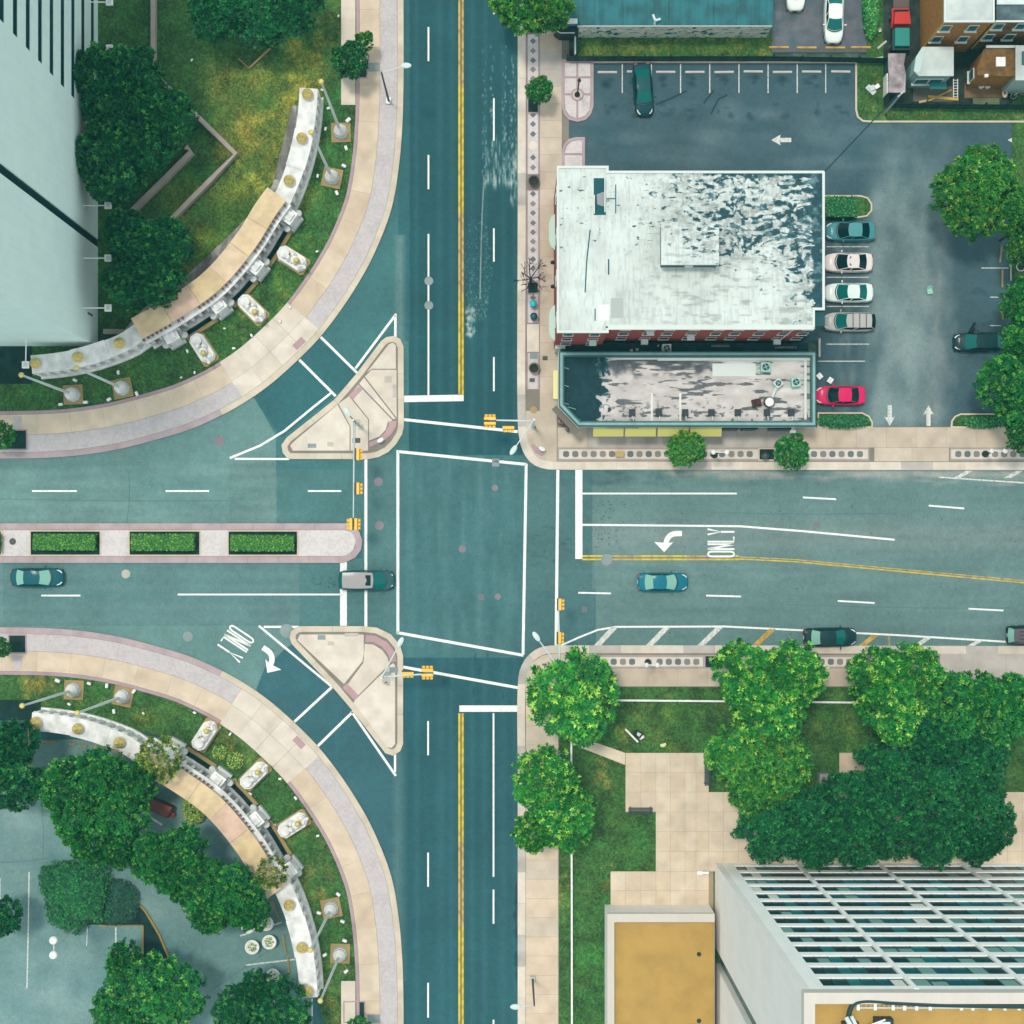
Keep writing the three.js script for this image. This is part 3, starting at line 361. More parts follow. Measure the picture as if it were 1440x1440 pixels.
const seP = struct('pavement', 'tan pavement with a tile strip along the leafy plaza corner', 'pavement');
{ const K = [[728, 1800], [728, 1400], [728, 1100], [728, 968], [731, 942], [742, 922.5], [758, 911], [776, 907.6], [800, 907.5], [1000, 907.5], [1200, 908], [1800, 909]], w = path(K.map((p) => P(...p)), -1), L = w.len, k = Math.round(L / 3);
  for (let i = 0; i < k; i++) mesh('kerb_stone', w.strip(L * i / k + .006, L * (i + 1) / k - .006, 0, 11 / S, -.03, .15, .7), [M.slab[0], M.slab[1], M.kerbGrey][(i * 5) % 3], seP);
  mesh('bedding', prism(PP([[737, 1800], [786, 1800], [786, 966], [1800, 966], [1800, 916], [778, 916], [760, 919], [747, 929], [739, 945], [737, 970]]), -.03, .115), M.bed, seP);
  const S1 = (x0, y0, x1, y1, m = M.walk) => mesh('slab', prism(PP(rect(x0 + .12, y0 + .12, x1 - .12, y1 - .12)), .05, .142), Array.isArray(m) ? m[Math.floor(rnd() * m.length)] : m, seP);
  for (let y = 966; y < 1790; y += 27) S1(739.5, y, 785, y + 27, [M.tan[0], M.tan[1], M.walk[1]]);
  mesh('slab', prism(PP([[739.8, 965.8], [740, 948], [748, 932], [762, 922], [779, 919], [785, 919], [785, 965.8]]), .05, .141), M.walk[1], seP);
  for (let x = 785; x < 1320; x += 42) S1(x, 940, x + 42, 965, M.walk); for (let x = 1321; x < 1790; x += 46.5) S1(x, 919, x + 46.5, 965, M.kerbGrey);
  c_strip(838, 990, 930.5, seP, [[900, 916]]); c_strip(1014, 1320, 930.5, seP); S1(785, 919, 838, 940, M.walk); pit(seP, 990, 921, 1014, 940);
  mesh('edge_line', prism(PP(linePoly([[1318, 940], [1370, 956], [1440, 957.5], [1790, 957.5]], 2.4)), .142, .16), M.kerbWhite, seP); }
// south-east lawn and plaza
lawn('mown lawn with worn patches around the tan slab plaza', [[786, 966], [1800, 966], [1800, 1800], [786, 1800]], .12);
const plaza = struct('plaza', 'plaza of large square tan slabs before the white office tower', 'plaza');
{ const inPoly = (x, y, q) => { let c = false; for (let i = 0, j = q.length - 1; i < q.length; j = i++) if ((q[i][1] > y) !== (q[j][1] > y) && x < (q[j][0] - q[i][0]) * (y - q[i][1]) / (q[j][1] - q[i][1]) + q[i][0]) c = !c; return c; };
  const out = [[879.5, 1058.5], [996.5, 1058.5], [996.5, 1113.5], [1460, 1113.5], [1460, 1222], [1003, 1222], [1003, 1290], [858.5, 1290], [858.5, 1225], [922, 1225], [922, 1141.5], [879.5, 1141.5]];
  mesh('bedding', prism(PP(out), .0, .122), conc('#a8947c'), plaza);
  const xs = [858.5, 879.5, 901, 922, 942.5, 963, 978.5, 996.5, 1017, 1038, 1059, 1080, 1101, 1122, 1143, 1164, 1185, 1206, 1227, 1248, 1269, 1290, 1311, 1332, 1353, 1374, 1395, 1416, 1437, 1460], ys = [1058.5, 1086, 1113.5, 1141.5, 1169, 1197, 1225, 1252, 1290];
  for (let i = 0; i < xs.length - 1; i++) for (let j = 0; j < ys.length - 1; j++) { const cx = (xs[i] + xs[i + 1]) / 2, cy = (ys[j] + ys[j + 1]) / 2; if (inPoly(cx, cy, out)) mesh('slab', prism(PP(rect(xs[i] + .14, ys[j] + .14, xs[i + 1] - .14, ys[j + 1] - .14)), .1, .145), M.plaza[Math.floor(rnd() * 4)], plaza); }
  mesh('path_slab', prism(PP([[811, 1049], [832, 1042], [879, 1058.5], [879, 1075.5]]), .05, .145), M.plaza[1], plaza);
  mesh('path_slab', prism(PP([[778, 1060], [800, 1058], [790, 1080], [780, 1075]]), .05, .145), M.walk[1], plaza);
  for (const [a, b, c, d] of [[1180, 1058.5, 1207, 1087], [1207.4, 1058.5, 1236, 1087]]) mesh('slab', prism(PP(rect(a, b, c, d)), .05, .146), M.plaza[2], plaza); }
// north-east car parks
const lotNE = struct('car_park', 'blue grey asphalt car park wrapping the white roofed block', 'car park');
mesh('asphalt', prism(PP([[788, 84], [1205, 84], [1205, 120], [1800, 120], [1800, 602], [1149, 602], [1149, 480], [788, 480]]), -.04, .04), M.asphalt, lotNE);
const ne = (n, pts, w, m = M.wornWhite) => stripe(n, pts, w, m, lotNE, .04);
for (const x of [875, 916, 957, 998, 1039, 1080, 1121, 1161]) ne('bay_line', [[x, 90], [x, 131]], 1.5); for (const [y, a, b] of [[347, 1162, 1222], [390, 1162, 1222], [431, 1162, 1222], [484, 1162, 1222], [508, 1150, 1216], [377, 1380, 1418], [418, 1392, 1405], [458, 1392, 1408]]) ne('bay_line', [[a, y], [b, y]], 1.2);
const arrow = (cx, cy, a, L = 28) => paint('direction_arrow', xf([[-L / 2, 0], [-L / 2 + 13, -7.5], [-L / 2 + 12, -3], [L / 2, -3], [L / 2, 3], [-L / 2 + 12, 3], [-L / 2 + 13, 7.5]], cx, cy, a), M.wornWhite, lotNE, .04);
arrow(1098.5, 197, 0); arrow(1431, 197, 0); arrow(1430, 246, Math.PI); arrow(1251, 584.5, -Math.PI / 2, 29); arrow(1305.5, 584.5, Math.PI / 2, 29);
const kerbRun = (parent, pts, w, m, hi = .16) => mesh('kerb_stone', prism(PP(linePoly(pts, w)), -.02, hi), m, parent);
kerbRun(lotNE, [[834, 88], [1000, 88], [1203, 88]], 2.2, M.kerbCream); kerbRun(lotNE, [[1203.5, 89], [1203.5, 155], [1206, 165], [1213, 170.5], [1225, 171.5], [1500, 171.5]], 2.6, M.kerbCream); kerbRun(lotNE, [[1421, 340], [1421, 395]], 2, M.kerbGrey);
const lotN = struct('car_park', 'small worn grey car park behind the dark fence', 'car park'); mesh('asphalt', prism(PP(rect(1085, -200, 1242, 74)), -.04, .05), M.asphalt, lotN);
{ const o = struct('yard', 'dark cluttered dirt yard behind the brown houses', 'yard'); mesh('dirt', prism(PP(rect(1242, -200, 1800, 152)), -.04, .06), mat('#3c4a44', 1, { map: G.soil, bumpMap: bumpGrit, bumpScale: .04 }), o); mesh('path_slab', prism(PP(rect(1356, 118, 1412, 138)), .03, .09), conc('#8b6c4c'), o); mesh('path_slab', prism(PP(rect(1368, 137, 1405, 150)), .03, .09), conc('#6f7a58'), o); mesh('path_slab', prism(PP(rect(1256, -60, 1278, 20)), .03, .09), conc('#6b5a55'), o); mesh('path_slab', prism(PP(rect(1284, 122, 1340, 143)), .03, .09), conc('#6d6a60'), o); }
lawn('grass corner with litter between the kerb and the dark yard fence', [[1205, 89], [1242, 89], [1242, 150], [1800, 150], [1800, 170], [1224, 170], [1213, 169], [1207, 164], [1205, 155]]);
lawn('thin grass verge below the low white walled building', rect(812, 40, 1085, 80), .1); lawn('grass verge at the edge of the small grey car park', rect(1219, -60, 1242, 84), .1);
// paved end islands of the car park
for (const [poly, lab, cuts, ring] of [[[[789.5, 84], [834.5, 84], [834.5, 150], [831, 161], [824, 169], [812, 172], [800, 169], [793, 161], [789.5, 150]], 'pink paved car park island with a black lamp post', [[rect(794, 89.5, 810.5, 108)], [rect(813, 89.5, 830, 108)], [rect(794, 111, 810.5, 132)], [rect(813, 111, 830, 132)], [[[794, 135], [810.5, 135], [810.5, 167], [801, 163], [795, 155]]], [[[813, 135], [830, 135], [829, 155], [823, 163], [813, 167]]]], 1], [[[790, 240], [790, 212], [793, 203], [800, 196], [810, 193.5], [822.5, 193.5], [822.5, 240]], 'small pink paved island against the white roofed block', [[[[794, 215], [797, 206], [803, 200], [811, 198], [818.5, 198], [818.5, 216], [794, 216]]], [rect(794, 219, 818.5, 240)]], 0]]) {
  const o = struct('paved_island', lab, 'island'), w = PP(poly); mesh('kerb_stone', prism(w, -.02, .18, [offs(w, 3.6 / S)]), M.kerbPink, o); mesh('bedding', prism(offs(w, 3.4 / S), -.02, .13), M.pink, o); for (const [q] of cuts) mesh('paver_panel', prism(PP(q), .05, .165), M.paverPink, o); if (ring) mesh('ring_stone', prism(circle(...P(812, 134), .62, 24), .05, .18), M.pink, o), mesh('ring_stone', prism(circle(...P(812, 134), .46, 24), .05, .185), M.slab[1], o); }
// kerbed beds at the car park edges
for (const [lab, poly, x0] of [['small grass bed with a clipped hedge north of the parked cars', [[1160, 275], [1210, 275], [1220, 278], [1226, 287], [1226, 297], [1219, 305], [1208, 307], [1160, 307]]], ['hedge bed beside the shop front end wall', [[1149, 580], [1212, 580], [1222, 585], [1227, 594], [1227, 602], [1149, 602]]], ['kerbed planting bed at the car park exit', [[1336, 602], [1337, 592], [1342, 585], [1350, 581.5], [1470, 581.5], [1470, 602]]]]) {
  const o = struct('planting_bed', lab, 'planting bed'), w = PP(poly); mesh('kerb_stone', prism(w, -.02, .2, [offs(w, 2.2 / S)]), M.kerbCream, o); mesh('soil', prism(offs(w, 2 / S), -.02, .15), M.lawn, o); }
lawn('strip of grass under the row of car park trees', rect(1423, 120, 1800, 602), .1);
// ---------- buildings ----------
M.towerWhite = mat('#f0eae4', .8, { map: G.plaster }); M.towerTeal = mat('#dff2ea', .8, { map: grain(512, 14, .02, .02, 91, 250, .02) }); M.coping = mat('#cbc2b6', .8, { map: G.plaster }); M.spandrel = mat('#fbfaf4', .75, { map: G.plaster });
M.glass = ['#0a4046', '#08323c', '#0f5a60', '#187074', '#10566a', '#082a32'].map((h) => new THREE.MeshPhysicalMaterial({ color: new THREE.Color(h), roughness: .3, metalness: 0, ior: 1.5, specularIntensity: .15 }));
M.blind = mat('#6f9a92', .7); M.blindPale = mat('#d9d8cd', .7); M.mullion = mat('#2c4f4f', .6);
M.gravel = mat('#bd9750', .95, { map: grain(512, 9, .07, .14, 97, 238), bumpMap: bumpGrit, bumpScale: .02 }); M.slot = mat('#71807f', .8, { map: grain(256, 3, .1, .1, 99, 235, .3) });
const t_se = thing('office_tower', 'white office tower with ribbon windows and a tan gravel roof beyond the plaza', 'building');
{ const X0 = 19.86, Z0 = 29.0, X1 = X0 + 62, Z1 = Z0 + 40, TH = 45, fl = 3.05, bay = 7.75, n = 14;
  const zS0 = 36.96, zS1 = 38.55;
  mesh('wall', [box(X1 - X0 - .6, TH - .9, Z1 - Z0 - .7, (X0 + X1 + .6) / 2, 0, (Z0 + .7 + Z1) / 2), box(.6, TH - .9, zS0 - Z0, X0 + .3, 0, (Z0 + zS0) / 2), box(.6, TH - .9, Z1 - zS1, X0 + .3, 0, (zS1 + Z1) / 2)], M.towerWhite, t_se);
  mesh('wall_slot', box(.1, TH - .9, zS1 - zS0, X0 + .55, 0, (zS0 + zS1) / 2), M.slot, t_se);
  mesh('parapet', prism(rect(X0, Z0, X1, Z1), TH - .9, TH, [rect(X0 + .75, Z0 + .75, X1 - .75, Z1 - .75)]), M.coping, t_se);
  mesh('roof', prism(rect(X0 + .75, Z0 + .75, X1 - .75, Z1 - .75), TH - .9, TH - .55), M.gravel, t_se);
  mesh('corner_pier', box(1.05, TH - .9, .7, X0 + .3 + .825, 0, Z0 + .35), M.spandrel, t_se);
  for (let i = 0; i <= n; i++) { const y0 = i === 0 ? 0 : i * fl - fl + 2.4 + 1.08, y1 = i === n ? TH - .9 : i * fl + 2.4 - 1.08; mesh('spandrel', [box(X1 - X0 - 1.65, y1 - y0, .62, (X0 + 1.65 + X1) / 2, y0, Z0 + .35), box(X1 - X0 - 1.65, .12, .3, (X0 + 1.65 + X1) / 2, y1 - .01, Z0 + .2)], M.spandrel, t_se); }
  for (let k = 1; k < 8; k++) mesh('mullion_fin', box(.34, TH - .9, .2, X0 + k * bay, 0, Z0 + .05), M.spandrel, t_se);
  const far = [], pg = new THREE.PlaneGeometry(1, 1); pg.rotateY(Math.PI);
  for (let f = 0; f < n; f++) for (let b = 0; b < 8; b++) { const h = f * fl + 2.4, a0 = X0 + Math.max(b * bay + .25, 1.65), a1 = X0 + Math.min((b + 1) * bay - .25, X1 - X0); if (a1 <= a0) continue;
    const px = NX + a0 * 2212.5 / (H - h), np = 6, wv = (a1 - a0) / np;
    if (px > 1470) { far.push(box(a1 - a0, 2.14, .05, (a0 + a1) / 2, h - 1.07, Z0 + .14)); continue; }
    for (let p = 0; p < np; p++) { const base = [1, 0, 3, 1, 4, 0][p], r = hash(f, b * 9 + p, 5), m = (p < 2 || p > 3) && r < .16 + f * .012 ? (r < .06 ? M.blindPale : M.blind) : M.glass[r > .85 ? 5 : (base + (r > .6 ? 1 : 0)) % 6], cx = a0 + wv * (p + .5), frac = m === M.blind || m === M.blindPale ? rr(.45, .95) : 1;
      const w = mesh('window_pane', box(wv - .1, 2.14, .04, cx, h - 1.07, Z0 + .14), frac < 1 ? M.glass[(p + f) % 2] : m, t_se); if (frac < 1) mesh('blind', box(wv - .16, 1.9 * frac, .02, cx, h + .62 - 1.6 * frac, Z0 + .105), m, w); }
    { const g = [prism(rect(a0, Z0 + .08, a1, Z0 + .17), h - 1.08, h - 1.02), prism(rect(a0, Z0 + .08, a1, Z0 + .17), h + 1.02, h + 1.08)]; for (let p = 0; p <= np; p++) g.push(box(.07, 2.14, .05, a0 + wv * p, h - 1.07, Z0 + .125)); mesh('window_frame', g, M.mullion, t_se); } }
  const fw = mesh('far_windows', far, M.glass[0], t_se); fw.userData.kind = 'stuff'; }
// roof gear on the office tower
const RT = 44.45;
{ const o = thing('roof_track', 'pale twin rail track with sleepers and clamps along the office tower roof', 'track'), a = P(1203, 1403, RT), b = P(1203, 1417, RT), x1 = P(1560, 1403, RT)[0];
  mesh('rail', box(x1 - a[0], .14, .09, (x1 + a[0]) / 2, RT, a[1]), M.paleSteel, o); mesh('rail', box(x1 - a[0], .14, .09, (x1 + a[0]) / 2, RT, b[1] - .02), M.paleSteel, o);
  for (let x = a[0] + .1; x < x1; x += .3) mesh('sleeper', box(.09, .08, b[1] - a[1], x, RT, (a[1] + b[1]) / 2), mat('#b9a47e', .9), o);
  for (const px of [1206, 1230, 1255, 1271, 1288, 1307, 1351, 1367, 1391, 1412, 1432]) { const [x] = P(px, 1410, RT); mesh('clamp', box(.2, .22, b[1] - a[1] + .25, x, RT, (a[1] + b[1]) / 2), M.white, o); }
  const q = thing('roof_hose', 'dark flexible duct lying along the roof track', 'duct'), pts = [[1192, 1445], [1194, 1425], [1200, 1412], [1212, 1408], [1260, 1410], [1330, 1413], [1440, 1415], [1560, 1416]].map(([u, v]) => { const [x, z] = P(u, v, RT + .4); return new THREE.Vector3(x, RT + .42, z); }); mesh('duct', new THREE.TubeGeometry(new THREE.CatmullRomCurve3(pts), 80, .17, 8), mat('#0f3436', .7), q);
  const c = thing('roof_crane', 'pale window cleaning cradle arm on the office tower roof corner', 'machine'), m0 = P(1190, 1434, RT), m1 = P(1240, 1432, RT);
  mesh('base', box(1.1, .5, .9, m0[0] + .2, RT, m0[1] + .5), M.black, c); mesh('arm', [bar([m0[0] - .1, RT + .5, m0[1] - .3], [m0[0] + .5, RT + 1.2, m0[1] + .9], .17), bar([m0[0] + .2, RT + .7, m0[1] - .45], [m0[0] + .7, RT + .8, m0[1] + .6], .13)], M.paleSteel, c); mesh('jib', bar([m0[0] + .3, RT + .9, m0[1] + .5], [m1[0], RT + 1.0, m1[1] - .2], .06), M.white, c);
  const cab = mesh('control_box', box(1.2, .8, 1.3, m1[0], RT, m1[1] + .5), M.black, c); mesh('panel', box(.85, .05, 1.0, m1[0] - .05, RT + .8, m1[1] + .5), M.paleSteel, cab); mesh('walk_board', box(2.1, .1, .5, m1[0] + 2.9, RT, m1[1] + .75), M.paleSteel, c); }
const t_low = thing('annex_building', 'low annex with a tan gravel roof and white parapet beside the office tower', 'building');
{ const h = 4, o = PP([[854, 1285], [1005, 1285], [1005, 1640], [854, 1640]], h); mesh('wall', prism(o, 0, h - .5), M.towerWhite, t_low); mesh('parapet', prism(o, h - .5, h, [offs(PP([[864, 1297], [1006, 1297], [1006, 1640], [864, 1640]], h), 0)].map((q) => q.map(([x, z]) => [Math.min(x, o[1][0] - .01), Math.min(z, o[2][1] - .3)]))), M.coping, t_low);
  mesh('roof', prism(PP([[864.5, 1297.5], [1004, 1297.5], [1004, 1630], [864.5, 1630]], h - .35), h - .5, h - .35), M.gravel, t_low); for (const y of [1343, 1437]) { const [x, z] = P(983.5, y, h); mesh('roof_drain', [cyl(.2, .2, .12, x, h - .36, z), cyl(.1, .1, .2, x, h - .36, z)], M.black, t_low); } }
{ const o = thing('wall_lamp', 'white flat lamp bracket on the west wall of the office tower', 'lamp'); const [x, z] = P(989, 1227, 4); mesh('arm', box(1.0, .12, .18, x, 4, z), M.white, o); mesh('head', box(.5, .14, .3, x - .35, 4.1, z), M.white, o); }

const t_nw = thing('pale_tower', 'tall pale tower with blank walls and dark slit windows above the lawn', 'building');
{ const X1 = -38.9, X0 = -95, Z1 = -20.2, Z0 = -85, TH = 50, zW = -41.4, zs = [-30.4, -29.6];
  mesh('wall', [box(X1 - .5 - X0, TH, Z1 - Z0, (X0 + X1 - .5) / 2, 0, (Z0 + Z1) / 2), box(.5, TH, zs[0] - zW, X1 - .25, 0, (zs[0] + zW) / 2), box(.5, TH, Z1 - zs[1], X1 - .25, 0, (Z1 + zs[1]) / 2)], M.towerTeal, t_nw);
  mesh('wall_slot', box(.08, TH, .8, X1 - .16, 0, -30), M.glass[5], t_nw);
  for (let i = 0; i <= 14; i++) { const y0 = i ? i * 3.33 - 3.33 + 2.06 + .58 : 0, y1 = i === 14 ? TH : i * 3.33 + 2.06 - .58; mesh('spandrel', box(.5, y1 - y0, zW - Z0, X1 - .25, y0, (Z0 + zW) / 2), M.towerTeal, t_nw); if (i < 14) mesh('window_band', box(.06, 1.16, zW - Z0, X1 - .07, y1, (Z0 + zW) / 2), M.glass[i % 2 ? 5 : 1], t_nw); }
  mesh('roof_edge', prism(rect(X0, Z0, X1, Z1), TH, TH + .6, [rect(X0 + .6, Z0 + .6, X1 - .6, Z1 - .6)]), M.spandrel, t_nw); mesh('wall_vent', box(.05, 1.6, .18, X1 + .02, 2.2, Z1 - 2.6), M.iron, t_nw); }
for (const [hx, hy, wx, wy] of [[154, 3, 125, 3], [154, 68, 125, 68], [152, 289, 117, 289], [152, 363, 117, 363], [152, 433, 117, 433], [36, 513, 37, 473]]) {
  const h = 5.3, [x, z] = P(hx, hy, h), [ax, az] = P(wx, wy, h), o = thing('wall_floodlight', 'square white floodlight on a long arm from the pale tower wall', 'floodlight', [x, h, z], 0, 'floodlights along the pale tower');
  mesh('head', new RoundedBoxGeometry(.66, .22, .66, 2, .06), M.white, o); mesh('lens_frame', box(.36, .03, .4, .02, .11, 0), M.paleSteel, o); mesh('arm', bar([ax - x, 0, az - z], [0, 0, 0], .06), M.white, o); }

// corner block: brick hotel with a peeling white roof
const roofTex = (w, h, paint) => { const [c, x] = canvas(w, h); paint(x, w, h); return tex(c); };
function mapTo(t, x0, z0, x1, z1) { t.wrapS = t.wrapT = THREE.ClampToEdgeWrapping; t.repeat.set(1 / (x1 - x0), 1 / (z1 - z0)); t.offset.set(-x0 / (x1 - x0), z1 / (z1 - z0)); return t; }
const brickTex = (() => { const [c, x] = canvas(512); x.fillStyle = '#8d6a62'; x.fillRect(0, 0, 512, 512); for (let r = 0; r < 32; r++) for (let k = -1; k < 16; k++) { const v = .8 + .35 * hash(r, k + 2, 7); x.fillStyle = `rgb(${150 * v},${62 * v},${56 * v})`; x.fillRect(k * 32 + (r % 2) * 16 + 1, r * 16 + 1, 30, 14); } const t = tex(c); t.repeat.set(1 / 3.2, 1 / 2.4); return t; })();
M.brick = mat('#ffd9cc', .9, { map: brickTex }); M.trimWhite = mat('#cdd2cb', .7, { map: G.plaster });
const t_br = thing('brick_building', 'red brick corner building with a large peeling white roof', 'building');
{ const h = 12, A = rect(783, 233, 856, 468), B = rect(856, 240, 1160, 460), wa = PP(A, h), wb = PP([[856, 240], [1160, 240], [1160, 455], [1145, 460], [856, 460]], h), all = PP([[783, 233], [856, 233], [856, 240], [1160, 240], [1160, 436], [1146, 436], [1146, 460], [856, 460], [856, 468], [783, 468]], h);
  mesh('wall', prism(offs(all, .1), 0, h - .3), M.brick, t_br); mesh('stair_tower', pbox(1146.5, 436.5, 1160, 458, 0, 11.5, 11.5), mat('#1b4a50', .9), t_br);
  mesh('parapet', prism(all, h - .3, h, [offs(all, .22)]), M.trimWhite, t_br);
  const [x0, z0] = P(783, 233, h), [x1, z1] = P(1160, 468, h);
  const t = roofTex(1508, 940, (x, W, Hh) => { x.fillStyle = '#cfd6d0'; x.fillRect(0, 0, W, Hh);
    perPixel(x, W, Hh, (d, i, a, b) => { const u = a / W, v = b / Hh, X = a / 4, Y = b / 4; // photo pixels from the roof corner
      const zone = sm(.28, .62, u) * sm(.95, .35, v) * .34 + sm(.945, .985, u) * 1.2 + sm(.10, .0, v) * sm(.5, .75, u) * .9 + sm(.8, .95, u) * .12 - sm(.45, .62, v) * sm(.9, .7, u) * .22;
      const wv = 6 * fbm(X / 40, Y / 40, 5, 2), ridg = Math.abs(fbm(X / 22 + wv, Y / 7 - wv * .6, 6, 4) - .5) * 2, rag = fbm(X / 6, Y / 5, 12, 4), peel = sm(.575, .67, rag * .38 + (1 - ridg) * .36 + zone * .36);
      const dirt = .88 + .16 * fbm(X / 30, Y / 30, 15, 4) + .07 * (hash(a, b, 3) - .5) - .16 * sm(.5, .8, fbm(X / 14, Y / 5, 19, 3)) * sm(.2, .5, u);
      const seam = Math.abs(((X * .98) % 33) - .5) < .4 ? .93 : 1; let k = dirt * seam; const dk = .7 + .6 * fbm(X / 4, Y / 4, 22, 3);
      const gr = 1 - .30 * sm(.46, .62, fbm(X / 5, Y / 4, 72, 4)) * clamp(.06 + zone * 1.3) - .06 * sm(.5, .7, fbm(X / 3, Y / 12, 75, 3)); k *= gr; const c0 = [204 * k, 210 * k, 203 * k], gy = fbm(X / 11, Y / 7, 78, 3), c1 = [(14 + 60 * sm(.5, .7, gy)) * dk, (54 + 50 * sm(.5, .7, gy)) * dk, (64 + 46 * sm(.5, .7, gy)) * dk]; for (let q = 0; q < 3; q++) d[i + q] = clamp(c0[q] + (c1[q] - c0[q]) * peel * .92, 0, 255); });
    x.fillStyle = '#0f4a52'; x.fillRect(52 * 4, 17 * 4, 17 * 4, 52 * 4); x.strokeStyle = '#0e4d55'; x.lineWidth = 7; x.beginPath(); x.moveTo(47 * 4, 90 * 4); x.lineTo(42 * 4, 135 * 4); x.lineTo(40 * 4, 178 * 4); x.stroke(); x.lineWidth = 8; x.beginPath(); x.moveTo(73 * 4, 131 * 4); x.lineTo(73 * 4, 153 * 4); x.stroke(); x.lineWidth = 6; x.beginPath(); x.moveTo(83 * 4, 26 * 4); x.lineTo(83 * 4, 67 * 4); x.moveTo(69 * 4, 46 * 4); x.lineTo(83 * 4, 46 * 4); x.stroke(); x.beginPath(); x.moveTo(54 * 4, 201 * 4); x.lineTo(54 * 4, 218 * 4); x.stroke();
    x.fillStyle = '#8f8f93'; x.beginPath(); x.moveTo(56 * 4, 40 * 4); x.lineTo(66 * 4, 36 * 4); x.lineTo(72 * 4, 48 * 4); x.lineTo(66 * 4, 57 * 4); x.lineTo(57 * 4, 54 * 4); x.fill(); x.strokeStyle = '#9fb0aacc'; x.lineWidth = 2; x.beginPath(); x.moveTo(133 * 4, 65 * 4); x.quadraticCurveTo(118 * 4, 120 * 4, 115 * 4, 212 * 4); x.stroke(); x.fillStyle = '#a3aaa4'; x.fillRect(76 * 4, 186 * 4, 18 * 4, 28 * 4); x.fillStyle = '#d9dfda'; x.fillRect(58 * 4, 195 * 4, 16 * 4, 22 * 4); });
  M.peelRoof = new THREE.MeshStandardMaterial({ map: mapTo(t, x0, z0, x1, z1), roughness: .85, bumpMap: bumpGrit, bumpScale: .01 });
  mesh('roof', prism(offs(all, .2), h - .4, h - .12), M.peelRoof, t_br);
  mesh('roof_hatch', [pbox(835, 274, 836.5, 300, h - .12, h + .25), pbox(850, 250, 851.5, 298, h - .12, h + .2)], M.trimWhite, t_br);
  const pw = PP(rect(931, 314, 1010, 371), h + 1.5); mesh('penthouse', prism(pw, h - .2, h + 1.3), M.mullion, t_br); mesh('penthouse_roof', prism(offs(pw, -.08), h + 1.3, h + 1.5), M.peelRoof, t_br); mesh('penthouse_door', box(.7, .9, .06, (pw[0][0] + pw[1][0]) / 2, h, pw[2][1] + .03), M.paleSteel, t_br);
  mesh('cornice', prism([[wb[4][0], wb[4][1] - .02], [wb[3][0], wb[3][1] - .02], [wb[3][0], wb[3][1] + .22], [wb[4][0], wb[4][1] + .22]], h - .25, h + .03), M.trimWhite, t_br);
  const win = (x, y, z, ac, ry = 0) => { const w = new THREE.Group(); w.name = 'window'; w.position.set(x, y, z); w.rotation.y = ry; t_br.add(w); mesh('frame', prism(rect(-.48, -.02, .48, .02), 0, 1.25), M.trimWhite, w); mesh('pane', box(.8, 1.09, .02, 0, .08, .025), M.glass[1], w); mesh('sill', box(1.0, .08, .1, 0, -.08, .03), M.trimWhite, w); if (ac) mesh('air_conditioner', box(.65, .42, .5, 0, .05, .28), M.trimWhite, w); };
  const zB = wb[4][1] - .1, zA = wa[2][1] - .1; let k = 0;
  for (const r of [3.6, 6.6, 9.6]) { for (let i = 0; i < 9; i++) { k++; win(wb[4][0] + 1.5 + i * 2.05 + ((i + 1) % 3) * .15, r, zB, [2, 8, 13, 20].includes(k)); } for (const px of [800, 838]) win(P(px, 468, h)[0], r, zA, r === 6.6 && px === 838); }
  for (const r of [6.6, 9.6]) for (const py of [260, 320, 380, 440]) win(P(783, py, h)[0] + .1, r, P(783, py, h)[1], false, -Math.PI / 2);
  mesh('downpipe', bar([wb[4][0] - .15, 0, zB + .1], [wb[4][0] - .15, h, zB + .1], .09), M.black, t_br); mesh('downpipe', bar([wb[3][0] - 1.6, 0, zB + .12], [wb[3][0] - 1.6, 11.4, zB + .12], .06), M.trimWhite, t_br);
  for (const [y0, y1] of [[298, 354], [426, 482]]) { const g = PP([[784, y0], [775, y0 + 7], [772, y0 + 16], [772, y1 - 16], [775, y1 - 7], [784, y1]], 3.6); mesh('door_awning', prism(g, 3.3, 3.6), mat('#b9d4c6', .6), t_br); }
  for (const wy of [369, 403]) mesh('wall_light', sph(.2, P(777, wy, 3)[0], 3, P(777, wy, 3)[1]), M.black, t_br); mesh('corner_trim', pbox(781, 478, 795, 490, 0, 3.4), M.trimWhite, t_br); }

